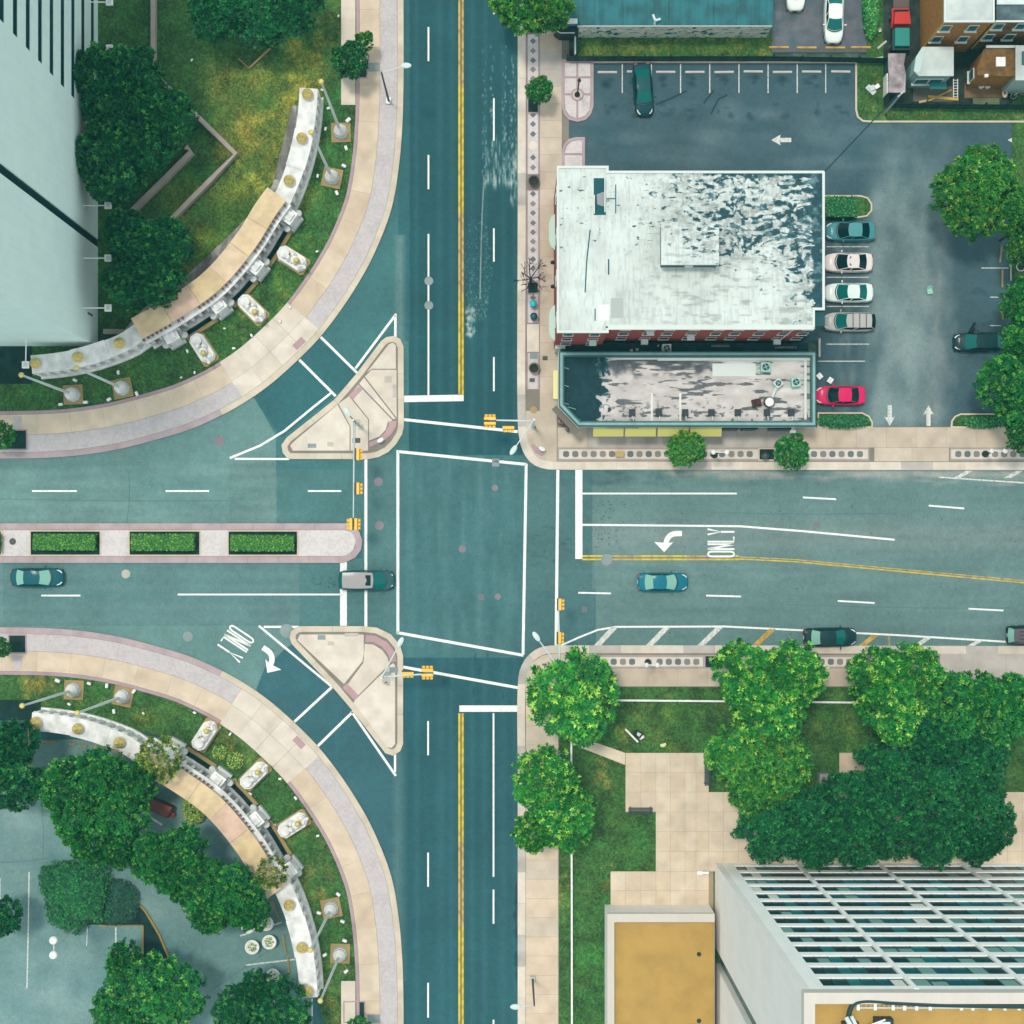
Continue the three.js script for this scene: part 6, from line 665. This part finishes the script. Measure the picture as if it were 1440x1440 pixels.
// ---------- signals, lamps, street furniture ----------
M.sigYellow = mat('#efb83c', .5); M.sigDark = mat('#3a2c12', .6);
function head(parent, x, y, z, a, double) { const g = new THREE.Group(); g.name = 'signal_head'; g.position.set(x, y, z); g.rotation.y = a; parent.add(g); for (const s of double ? [-1, 1] : [1]) { mesh('housing', new RoundedBoxGeometry(1.08, .36, .28, 2, .05).translate(0, 0, s * .22), M.sigYellow, g); for (const k of [-.35, 0, .35]) { mesh('visor', new THREE.CylinderGeometry(.15, .15, .28, 12, 1, true, -1.7, 3.4).rotateX(Math.PI / 2).translate(k, .02, s * .48), M.sigYellow, g); mesh('lens', new THREE.CircleGeometry(.13, 12).translate(k, 0, s * .365).rotateY(s < 0 ? 0 : 0), mat(k < 0 ? '#7a1818' : k > 0 ? '#156048' : '#8a6a12', .4), g); } } mesh('back_plate', box(1.12, .06, .12, 0, .18, 0), M.sigDark, g); }
function signal(px, py, ends, lamp, label, m = M.paleSteel) { const [x, z] = P(px, py), o = thing('traffic_signal', label, 'traffic signal', [x, .14, z]); mesh('pole', bar([0, 0, 0], [0, 7.4, 0], .15, .11, 12), m, o); mesh('base', [box(.5, .12, .5), cyl(.26, .2, .5, 0, .12, 0)], M.paleSteel, o); const [ex, ez] = P(...ends.tip, 6.2); mesh('mast_arm', bar([0, 6.0, 0], [ex - x, 6.3, ez - z], .11, .06), m, o); for (const [a, b, r, d] of ends.heads) { const [hx, hz] = P(a, b, 6.3); head(o, hx - x, 6.15, hz - z, r, d); } if (lamp) { const [lx, lz] = P(...lamp, 8.4), d = [lx - x, lz - z]; mesh('lamp_arm', bar([0, 7.2, 0], [d[0], 8.4, d[1]], .08, .05), m, o); const g = new THREE.SphereGeometry(1, 16, 10).scale(.52, .14, .24); g.rotateY(-Math.atan2(d[1], d[0])); g.translate(d[0], 8.4, d[1]); mesh('lamp_head', g, M.paleSteel, o); } return o; }
signal(749, 600, { tip: [688, 591], heads: [[689, 592, 0, true], [715, 598, 0, false]] }, [722, 633], 'signal mast with double yellow head at the white roofed block corner'); signal(507, 600, { tip: [497, 748], heads: [[500, 639, Math.PI / 2, false], [500, 687, Math.PI / 2, false], [497, 737, Math.PI / 2, true]] }, [488, 579], 'signal mast on the cream island reaching over the west lanes', M.steel); signal(545, 945, { tip: [608, 947], heads: [[573.5, 943.5, 0, false], [601, 946, 0, true]] }, [563, 903], 'signal mast on the cream island beside the leafy car park corner'); signal(784, 934, { tip: [785, 845], heads: [[784, 850, Math.PI / 2, false], [783.5, 897, Math.PI / 2, false]] }, [754, 895], 'signal mast under the broad tree at the plaza corner');
function streetLamp(px, py, hx, hy, label) { const [x, z] = P(px, py), [ex, ez] = P(hx, hy, 9), o = thing('street_lamp', label, 'street lamp', [x, .14, z]); mesh('base', [box(.45, .3, .6)], M.steel, o); mesh('pole', bar([0, .2, 0], [0, 9, 0], .11, .07, 10), M.iron, o); mesh('arm', bar([0, 8.8, 0], [ex - x, 9.05, ez - z], .05), M.paleSteel, o); mesh('lamp_head', new THREE.SphereGeometry(1, 16, 10).scale(.5, .14, .26).translate(ex - x, 9.05, ez - z), M.paleSteel, o); }
streetLamp(547, 143, 571, 93, 'street lamp on the curved pavement below the tower lawn'); streetLamp(749, 1376, 725, 1415, 'street lamp on the pavement beside the mown lawn strip');
function twinGlobe(px, py, h, gap, a, r, label, m = M.black) { const [x, z] = P(px, py), o = thing('globe_lamp', label, 'street lamp', [x, .14, z], a); mesh('base', lathe([[.32, 0], [.32, .2], [.22, .4], [.14, .9], [0, .9]], 0, 0, 0, 14), m, o); mesh('post', bar([0, .5, 0], [0, h, 0], .09, .06), m, o); mesh('cross_arm', bar([-gap, h, 0], [gap, h, 0], .05), m === M.black ? M.white : m, o); for (const s of [-1, 1]) { const g = mesh('globe', sph(r, s * gap, h + .12, 0), M.white, o); mesh('finial', cyl(.05, .02, .16, s * gap, h + .12 + r, 0, 8), M.white, g); } }
twinGlobe(1384.5, 638.5, 4, .62, 0, .24, 'twin globe lamp on the tile strip near the car park exit'); twinGlobe(1004, 640, 4, .62, 0, .24, 'twin globe lamp on the tile strip before the shop'); twinGlobe(911, 931, 4, .5, 0, .22, 'twin globe lamp on the tile strip before the plaza lawn'); twinGlobe(112, 1301, 8.4, .66, Math.PI / 2, .38, 'tall white twin globe lamp in the leafy car park', M.paleSteel);
{ const [x, z] = P(811.5, 134), o = thing('lamp_post', 'slim black lamp post on the pink paved car park island', 'lamp post', [x, .18, z]); mesh('base', lathe([[.26, 0], [.24, .3], [.1, .6], [0, .6]], 0, 0, 0), M.black, o); mesh('post', bar([0, .4, 0], [0, 4.4, 0], .08, .06), M.black, o); mesh('lantern', lathe([[.08, 0], [.17, .1], [.14, .4], [.03, .55], [0, .6]], 0, 4.3, 0), M.iron, o); }
// wheel stops, one by one
function wheelStop(px, py, len, a, m, label, group) { const [x, z] = P(px, py), o = mesh('wheel_stop', [prism([[-len / 2 / S, -.1], [len / 2 / S, -.1], [len / 2 / S, .1], [-len / 2 / S, .1]], 0, .09), prism([[-len / 2 / S + .05, -.06], [len / 2 / S - .05, -.06], [len / 2 / S - .05, .06], [-len / 2 / S + .05, .06]], .09, .14)], m); o.position.set(x, .045, z); o.rotation.y = a; tag(o, label, 'wheel stop', group); }
for (let i = 0; i < 9; i++) wheelStop(854 + i * 41, 101.5 + rr(-.6, .6), 27, rr(-.02, .02), M.kerbWhite, 'white concrete wheel stop in the stalls along the dark fence', 'wheel stops along the dark fence'); for (const [a, b] of [[1095, 67], [1134, 67.5], [1174, 67.5], [1210, 67]]) wheelStop(a, b, 28, 0, M.wornYellow, 'worn yellow wheel stop in the small grey car park', 'yellow wheel stops of the small car park'); for (const [a, b, r] of [[1407, 357, 1.45], [1409, 392, 1.57], [1409.5, 437, 1.57], [1409.5, 478, 1.57], [1410, 560, 1.57]]) wheelStop(a, b, 25, r, M.sandstone, 'weathered wheel stop below the car park edge trees', 'wheel stops below the edge trees'); for (const [a, b, l, r] of rowSW) wheelStop(a, b, l, -r, M.sandstone, 'weathered wheel stop behind the white wing walls', 'wheel stops behind the wing walls'); wheelStop(1152, 489, 26, 1.57, M.kerbWhite, 'lone white wheel stop beside the passage end');
// planters, pots and bins
function pot(px, py, r, m, name, label, plant, group) { const [x, z] = P(px, py), o = thing(name, label, name === 'bin' ? 'bin' : 'planter', [x, .13, z], 0, group); mesh('pot', lathe([[r * .6, 0], [r * .8, .3], [r, .62], [r * 1.02, .72], [r * .86, .72], [r * .8, .6], [0, .58]], 0, 0, 0, 24), m, o); if (plant) mesh('plant', hedgeGeo(r * 1.3, .3, r * 1.3, PAL[plant], 90, 1, .14).translate(0, .55, 0), M.leaf, o); else mesh('soil', cyl(r * .78, r * .78, .04, 0, .58, 0, 18), M.soil, o); }
for (const [a, b] of [[356.5, 1329], [380.5, 1322], [385.5, 1369], [351, 1299], [376.5, 1296], [388, 1396]]) pot(a, b, .68, M.white, 'round_planter', 'round white rimmed planter beside the trees in the car park', 'olive', 'round white planters'); pot(750.5, 257, .5, mat('#3a3f3e', .8), 'round_planter', 'dark round pot on the diamond tile strip beside the brick building', 0); pot(751, 519, .52, mat('#6f6a5c', .8), 'round_planter', 'dark rimmed round pot by the shop kerb strip', 0); pot(1432, 377, .45, M.paleSteel, 'round_planter', 'pale ring planter on the grass strip among car park trees', 0);
{ const b = (px, py, c, lid, label) => { const [x, z] = P(px, py), o = thing('bin', label, 'bin', [x, .14, z]); mesh('drum', cyl(.3, .33, .9, 0, 0, 0, 20), mat(c, .5), o); mesh('lid', lathe([[.35, 0], [.33, .1], [.2, .2], [.08, .24], [0, .24]], 0, .9, 0), mat(lid, .45), o); }; b(749.5, 429, '#0f6a74', '#2bb6bd', 'bright turquoise round bin on the kerb strip'); b(750.5, 447, '#0b3f47', '#0d4a52', 'dark teal round bin next to the turquoise bin'); b(1074, 642, '#2a3a3a', '#39494a', 'dark round bin in the cream pit beside the small tree'); }
{ const [x, z] = P(853, 639), o = thing('utility_box', 'small ochre utility box in the tile strip before the shop', 'utility box', [x + 1.2, .145, z]); mesh('box', box(.8, .5, .5, 0, 0, 0), mat('#a58c5a', .8), o); mesh('lid', box(.84, .06, .54, 0, .5, 0), mat('#b59a62', .8), o); }
for (const [a, b, t, label] of [[751, 595, .4, 'yellow black pedestrian push post at the shop corner'], [541, 951, .1, 'small post at the island signal base']]) { const [x, z] = P(a + 2, b + 8), o = thing('push_post', label, 'post', [x, .14, z], t); mesh('post', bar([0, 0, 0], [0, 1.2, 0], .06), M.iron, o); mesh('sign_plate', box(.4, .3, .04, 0, 1.0, .06), mat('#cdb23a', .5), o); }
for (const [a, b, r, label] of [[536, 620, .5, 'small pale capped post on the red pad of the upper island'], [762, 632, -.5, 'small pale capped post at the rounded shop kerb']]) { const [x, z] = P(a, b), o = thing('capped_post', label, 'post', [x, .15, z], r); mesh('post', cyl(.12, .1, .7, 0, 0, 0, 10), M.white, o); mesh('cap', new THREE.SphereGeometry(1, 14, 8).scale(.34, .1, .2).translate(0, .72, 0), M.white, o); }
// benches
function bench(px, py, a, label) { const [x, z] = P(px, py), o = thing('bench', label, 'bench', [x, .145, z], a); for (let i = 0; i < 3; i++) mesh('seat_slat', box(2.3, .05, .13, 0, .43, -.16 + i * .16), mat('#3f4a4a', .7), o); for (let i = 0; i < 2; i++) mesh('back_slat', box(2.3, .12, .05, 0, .6 + i * .18, .28), mat('#37413f', .7), o); for (const u of [-.95, .95]) { mesh('leg', [box(.07, .43, .5, u, 0, 0), box(.06, .5, .06, u, .4, .27)], M.iron, o); } }
bench(900, 1137.5, 0, 'dark slatted bench at the inner step of the plaza'); bench(993, 1086.5, Math.PI / 2, 'dark slatted bench under the yellowish trees at the plaza edge');
// boundary rails
function rail(label, pts, h = .8) { const o = thing('boundary_rail', label, 'rail'); for (let i = 0; i < pts.length - 1; i++) { const a = P(...pts[i], h), b = P(...pts[i + 1], h); mesh('top_rail', prism(linePoly([a, b], .17), h - .12, h), M.white, o); const n = Math.round(Math.hypot(a[0] - b[0], a[1] - b[1]) / 2); for (let k = 0; k <= n; k++) mesh('post', box(.1, h - .12, .1, a[0] + (b[0] - a[0]) * k / n, .1, a[1] + (b[1] - a[1]) * k / n), M.white, o); } }
rail('white boundary rail along the lawn beside the south road', [[803.5, 985], [803.5, 1120], [804, 1240], [804.5, 1600]]); rail('white boundary rail across the lawn beside the tile strip', [[806, 984.5], [940, 985.5], [1200, 988], [1560, 990]]);
// fences
function fence(pts, h, label, m, picket = .3) { const o = thing('board_fence', label, 'fence'); for (let i = 0; i < pts.length - 1; i++) { const a = P(...pts[i]), b = P(...pts[i + 1]), L = Math.hypot(b[0] - a[0], b[1] - a[1]), r = Math.atan2(-(b[1] - a[1]), b[0] - a[0]), n = Math.round(L / picket); for (let k = 0; k < n; k++) { const t = (k + .5) / n; mesh('board', box(L / n - .03, h + .06 * (hash(k, i, 3) - .5), .03, a[0] + (b[0] - a[0]) * t, .08, a[1] + (b[1] - a[1]) * t, r), m[k % m.length], o); } mesh('rail', [.35, h - .3].map((y) => box(L, .08, .06, (a[0] + b[0]) / 2, y, (a[1] + b[1]) / 2 - .05, r)), m[0], o); const np = Math.max(1, Math.round(L / 2.6)); for (let k = 0; k <= np; k++) mesh('post', box(.12, h + .12, .12, a[0] + (b[0] - a[0]) * k / np, .05, a[1] + (b[1] - a[1]) * k / np - .1, r), m[1], o); } }
const fm = ['#123f40', '#0e3639', '#174846'].map((c) => mat(c, .9, { map: G.soil })); fence([[797, 86.5], [1085, 86.5], [1243, 89]], 1.5, 'dark board fence along the stalls of the blue car park', fm, .6); fence([[1243, 92], [1244, 152], [1380, 154], [1440, 154], [1560, 154]], 1.6, 'dark board fence round the cluttered yard', fm, .45);
// ---------- people, signs, yard things ----------
function person(px, py, a, shirt, trousers, hair, label, pose) {
  const [x, z] = P(px, py, .9), o = thing('person', label, 'person', [x, .14, z], a), sk = srgb('#b98a6c'), sh = srgb(shirt), tr = srgb(trousers), shoe = srgb('#2a2a2c');
  const J = { pelvis: [0, .95, 0], chest: [.03, 1.35, 0], neck: [.03, 1.5, 0], head: [.06, 1.62, 0] };
  const B = [[[0, .95, 0], .15, [.02, 1.2, 0], .14, sh], [[.02, 1.2, 0], .14, [.03, 1.42, 0], .15, sh], [[.03, 1.42, -.16], .08, [.03, 1.42, .16], .08, sh], [[.03, 1.45, 0], .06, [.05, 1.56, 0], .055, sk]];
  for (const s of [-1, 1]) { const st = pose * s; B.push([[0, .92, s * .09], .1, [st * .16, .5, s * .1], .075, tr], [[st * .16, .5, s * .1], .07, [st * .22 - .1, .1, s * .1], .05, tr], [[st * .22 - .1, .06, s * .1], .05, [st * .22 + .06, .05, s * .11], .04, shoe], [[.03, 1.42, s * .19], .06, [-st * .12, 1.16, s * .25], .048, sh], [[-st * .12, 1.16, s * .25], .044, [-st * .18 + .12, .95, s * .24], .036, sk]); for (let f = 0; f < 5; f++) { const hx = -st * .18 + .12, fz = s * .24 + (f - 2) * .02; B.push([[hx, .93, fz], .012, [hx + .03 + (f === 4 ? .03 : 0), .84 + Math.abs(f - 1.5) * .012, fz], .009, sk]); } }
  const N = 72, mc = new MarchingCubes(N, M.leaf, false, true, 80000), cz = new THREE.Vector3(0, .8, 0), sc = .95; mc.isolation = 0; const col = [];
  const dist = (p, b) => { const [A, ra, Bp, rb] = b, d = [Bp[0] - A[0], Bp[1] - A[1], Bp[2] - A[2]], l = d[0] ** 2 + d[1] ** 2 + d[2] ** 2 || 1e-9, t = clamp(((p[0] - A[0]) * d[0] + (p[1] - A[1]) * d[1] + (p[2] - A[2]) * d[2]) / l); return Math.hypot(p[0] - A[0] - d[0] * t, p[1] - A[1] - d[1] * t, p[2] - A[2] - d[2] * t) - (ra + (rb - ra) * t); };
  for (let k = 0; k < N; k++) for (let j = 0; j < N; j++) for (let i = 0; i < N; i++) { const p = [(i / (N / 2) - 1) * sc, (j / (N / 2) - 1) * sc + .8, (k / (N / 2) - 1) * sc]; let e = 0; if (Math.abs(p[0]) < .5 && Math.abs(p[2]) < .42) { for (const b of B) e += Math.exp(-40 * Math.max(-.3, Math.min(dist(p, b), .5))); const hd = (Math.hypot((p[0] - .06) / .105, (p[1] - 1.66) / .13, p[2] / .085) - 1) * .09; e += Math.exp(-40 * Math.max(-.3, Math.min(hd, .5))); } mc.field[i + j * N + k * N * N] = e > 0 ? Math.log(e) / 40 : -.5; }
  mc.update(); const cnt = mc.count, ps = new Float32Array(cnt * 3), ns = mc.normalArray.slice(0, cnt * 3), cs = new Float32Array(cnt * 3); for (let i = 0; i < cnt; i++) { const p = [mc.positionArray[i * 3] * sc, mc.positionArray[i * 3 + 1] * sc + .8, mc.positionArray[i * 3 + 2] * sc]; ps.set(p, i * 3); let best = 1e9, c = sk; for (const b of B) { const d = dist(p, b); if (d < best) { best = d; c = b[4]; } } if (p[1] > 1.54) c = sk; cs.set(c, i * 3); }
  const g = new THREE.BufferGeometry(); g.setAttribute('position', new THREE.BufferAttribute(ps, 3)); g.setAttribute('normal', new THREE.BufferAttribute(ns, 3)); g.setAttribute('color', new THREE.BufferAttribute(cs, 3)); mesh('body', g, M.leaf, o);
  mesh('hair', new THREE.SphereGeometry(1, 18, 12, 0, 6.2832, 0, 1.9).scale(.118, .145, .1).rotateZ(.35).translate(.045, 1.675, 0), mat(hair, .8), o); mesh('nose', sph(.016, .168, 1.64, 0), mat('#b98a6c', .7), o); for (const s of [-1, 1]) { mesh('eye', sph(.011, .155, 1.672, s * .034), M.black, o); mesh('ear', sph(.024, .06, 1.65, s * .088, 1.4), mat('#b98a6c', .7), o); } mesh('mouth', box(.01, .008, .04, .152, 1.595, 0), mat('#8a4a44', .7), o); return o; }
{ const o = person(1352, 963, .4, '#c9c6d6', '#171a26', '#1c1620', 'person in a pale top and dark trousers walking past the grove edge', .9); mesh('bag', new RoundedBoxGeometry(.3, .36, .16, 2, .05).translate(.05, 1.0, .38), mat('#b5124e', .6), o); }
person(799, 603, 2.2, '#6d4a66', '#3a3440', '#3a2230', 'person in a purple top and dark trousers by the shop entrance canopy', .5); person(788, 594, 1.0, '#b07890', '#59606e', '#7a4a58', 'person in a pink top and grey trousers outside the shop entrance', .3);
{ const [x, z] = P(888, 1034, .5), o = thing('lawn_sign', 'long low white sign board standing on the lawn', 'sign', [x, .12, z], -.80); mesh('board', box(1.7, .6, .16, 0, .15, 0), M.white, o); for (const u of [-.7, .7]) mesh('foot', box(.1, .2, .3, u, 0, 0), M.iron, o); const [x2, z2] = P(898, 1032, .4), q = thing('lawn_floodlight', 'black floodlight with pale lens behind the lawn sign board', 'floodlight', [x2, .12, z2], -.6); mesh('housing', new RoundedBoxGeometry(.75, .5, .6, 2, .12).translate(0, .25, 0), M.black, q); mesh('lens', prism([[-.2, -.1], [.2, -.16], [.16, .2], [-.12, .16]], .5, .53), M.paleSteel, q); const [x3, z3] = P(902.5, 1037, .4), r = thing('cable_box', 'small pale pink cable box on the lawn by the sign board', 'box', [x3, .12, z3], .5); mesh('case', new RoundedBoxGeometry(.52, .35, .34, 2, .1).translate(0, .18, 0), mat('#d8c9cf', .6), r); mesh('cap', box(.2, .08, .2, 0, .35, 0), M.white, r); const [x4, z4] = P(932, 1048, .1), s = thing('paper_litter', 'crumpled pale yellow paper lying on the lawn', 'litter', [x4, .13, z4]); mesh('paper', new THREE.IcosahedronGeometry(.2, 1).scale(1.4, .5, .9).translate(0, .08, 0), mat('#d9d79a', .9), s); mesh('flap', box(.3, .03, .2, .15, .1, -.1, .4), mat('#e3e0b0', .9), s); }
{ const [x, z] = P(1160, 1094, .6), o = thing('plaza_cabinet', 'grey utility cabinet in the gap between the grove trees', 'cabinet', [x, .12, z]); mesh('cabinet', box(1.0, 1.0, .9, -.1, 0, 0), mat('#8f8a8a', .7), o); mesh('door', box(.5, .98, .05, .55, 0, 0, .2), M.paleSteel, o); }
{ const [x, z] = P(225, 1136, 1.0), o = thing('red_container', 'dull red skip behind the colonnade under the trees', 'container', [x, .03, z], -.42); mesh('body', box(2.2, 1.2, 1.1, 0, 0, 0), mat('#8a4238', .8, { map: G.soil }), o); mesh('lid', box(2.0, .06, 1.0, 0, 1.2, 0), mat('#7f3f38', .85), o); mesh('red_end', box(.5, .6, .45, 1.2, 0, .25), mat('#b53438', .7), o); }
{ const [x, z] = P(1307.5, 409, .3), o = thing('dropped_carton', 'small pale green carton lying on the car park asphalt', 'carton', [x, .05, z], .2); mesh('carton', box(.5, .3, .6, 0, 0, 0), mat('#8fc0ac', .7), o); mesh('flap', box(.5, .03, .3, .05, .3, -.35), mat('#6f9f8f', .7), o); }
for (const [a, b, r] of [[1152.5, 529, .7], [1167.5, 535, -.6]]) { const [x, z] = P(a, b, .3), o = thing('foam_box', 'white foam box lying near the magenta car', 'box', [x, .05, z], r, 'foam boxes near the magenta car'); mesh('box', new RoundedBoxGeometry(.5, .35, .55, 2, .05).translate(0, .18, 0), M.white, o); mesh('tape', box(.06, .02, .56, 0, .35, 0), M.paleSteel, o); }
// yard clutter
{ const T = (name, label, cat, px, py, a, f, group) => { const [x, z] = P(px, py, .3), o = thing(name, label, cat, [x, .08, z], a, group); f(o); };
  T('timber_plank', 'long yellow plank lying across the yard', 'plank', 1327, 137, -.1, (o) => mesh('plank', box(2.9, .1, .26), mat('#d0ad4a', .8), o)); T('timber_plank', 'thin yellow plank leaning over the longer plank', 'plank', 1322, 134, .45, (o) => mesh('plank', box(2.4, .1, .14, 0, .12, 0), mat('#c79f3e', .8), o)); T('timber_plank', 'short tan offcut at the yard fence', 'plank', 1298, 142, .2, (o) => mesh('plank', box(.7, .1, .22), mat('#c9ae7a', .8), o));
  T('ladder', 'white ladder lying beside the enclosed porch', 'ladder', 1344, 124, Math.PI / 2, (o) => { for (const s of [-.2, .2]) mesh('stile', box(1.8, .08, .07, 0, .1, s), M.white, o); for (let i = 0; i < 7; i++) mesh('rung', box(.05, .05, .4, -.78 + i * .26, .11, 0), M.white, o); });
  for (const px of [1379, 1388]) T('white_urn', 'white round urn on the yard path beside the brown annex', 'urn', px, 122, 0, (o) => { mesh('urn', lathe([[.12, 0], [.2, .1], [.26, .35], [.2, .5], [.24, .56], [0, .5]], 0, 0, 0, 14), M.white, o); mesh('soil', cyl(.17, .17, .02, 0, .5, 0, 12), M.soil, o); }, 'urns on the yard path');
  T('garden_chair', 'white garden chair tipped over on the grass corner', 'chair', 1226, 124, .3, (o) => { mesh('seat', box(.5, .06, .5, 0, .3, 0), M.paleSteel, o); mesh('backrest', box(.5, .08, 1.0, -.1, .1, .1, .5), M.paleSteel, o); for (const [a, b] of [[-.2, -.2], [.2, -.2], [-.2, .2], [.2, .2]]) mesh('leg', bar([a, 0, b], [a, .3, b], .03), M.white, o); }); T('storage_tub', 'small pale tub beside the tipped garden chair', 'tub', 1233, 122, .6, (o) => { mesh('tub', box(.45, .35, .35), M.paleSteel, o); mesh('lid', box(.48, .04, .38, 0, .35, 0), M.white, o); });
  T('broken_board', 'pale broken board against the yard fence', 'board', 1236, 81, .2, (o) => mesh('board', box(.9, .06, .2), M.kerbWhite, o)); T('broken_board', 'pale splintered board beside the red pickup', 'board', 1241, 62, .7, (o) => mesh('board', box(1.1, .06, .18), M.kerbWhite, o)); T('white_bucket', 'white bucket beside the grey car park hedge', 'bucket', 1237, 43, 0, (o) => { mesh('bucket', lathe([[.14, 0], [.2, .4], [.17, .4], [.12, .04], [0, .04]], 0, 0, 0, 14), M.white, o); mesh('handle', new THREE.TorusGeometry(.18, .015, 6, 14, Math.PI).translate(0, .38, 0), M.iron, o); }); T('stone_planter', 'pale oval planter beside the yard path', 'planter', 1412, 132, 0, (o) => { mesh('pot', lathe([[.2, 0], [.3, .2], [.34, .5], [.28, .5], [0, .42]], 0, 0, 0, 14).scale(.8, 1, 1.4), M.kerbCream, o); mesh('soil', cyl(.25, .25, .02, 0, .43, 0, 12), M.soil, o); }); T('bicycle_frame', 'tangled dark bicycle leaning in the yard corner', 'bicycle', 1432, 132, .4, (o) => { for (const u of [-.5, .5]) { const w = mesh('wheel', new THREE.TorusGeometry(.32, .035, 6, 20).rotateX(-.9).translate(u, .32, 0), M.steel, o); mesh('hub', sph(.05, u, .32, 0), M.iron, w); } mesh('frame', [bar([-.5, .32, 0], [.1, .45, -.15], .03), bar([.5, .32, 0], [.3, .75, -.25], .03), bar([.1, .45, -.15], [.3, .75, -.25], .03), bar([-.2, .7, -.25], [.3, .75, -.25], .03)], M.white, o); mesh('saddle', box(.25, .06, .14, -.2, .74, -.26), M.black, o); }); }
{ const [x, z] = P(1240, 152), o = thing('overhead_cable', 'thin dark cable strung from the brick roof corner to the yard pole', 'cable'), a = P(1160, 241, 12.05), b = P(1263, 132, 6.5), pts = []; for (let i = 0; i <= 16; i++) { const t = i / 16; pts.push(new THREE.Vector3(a[0] + (b[0] - a[0]) * t, 12.05 + (6.5 - 12.05) * t - .5 * Math.sin(Math.PI * t), a[1] + (b[1] - a[1]) * t)); } mesh('cable', new THREE.TubeGeometry(new THREE.CatmullRomCurve3(pts), 40, .06, 6), M.black, o); const q = thing('utility_pole', 'pale utility pole at the yard fence corner', 'pole', [P(1236, 150)[0] + .5, 0, P(1236, 160)[1]]); mesh('pole', bar([0, 0, 0], [0, 6.6, 0], .12, .09), M.steel, q); mesh('cross_arm', box(.8, .1, .1, 0, 6.3, 0, .7), M.steel, q); }
renderer.render(scene, camera);
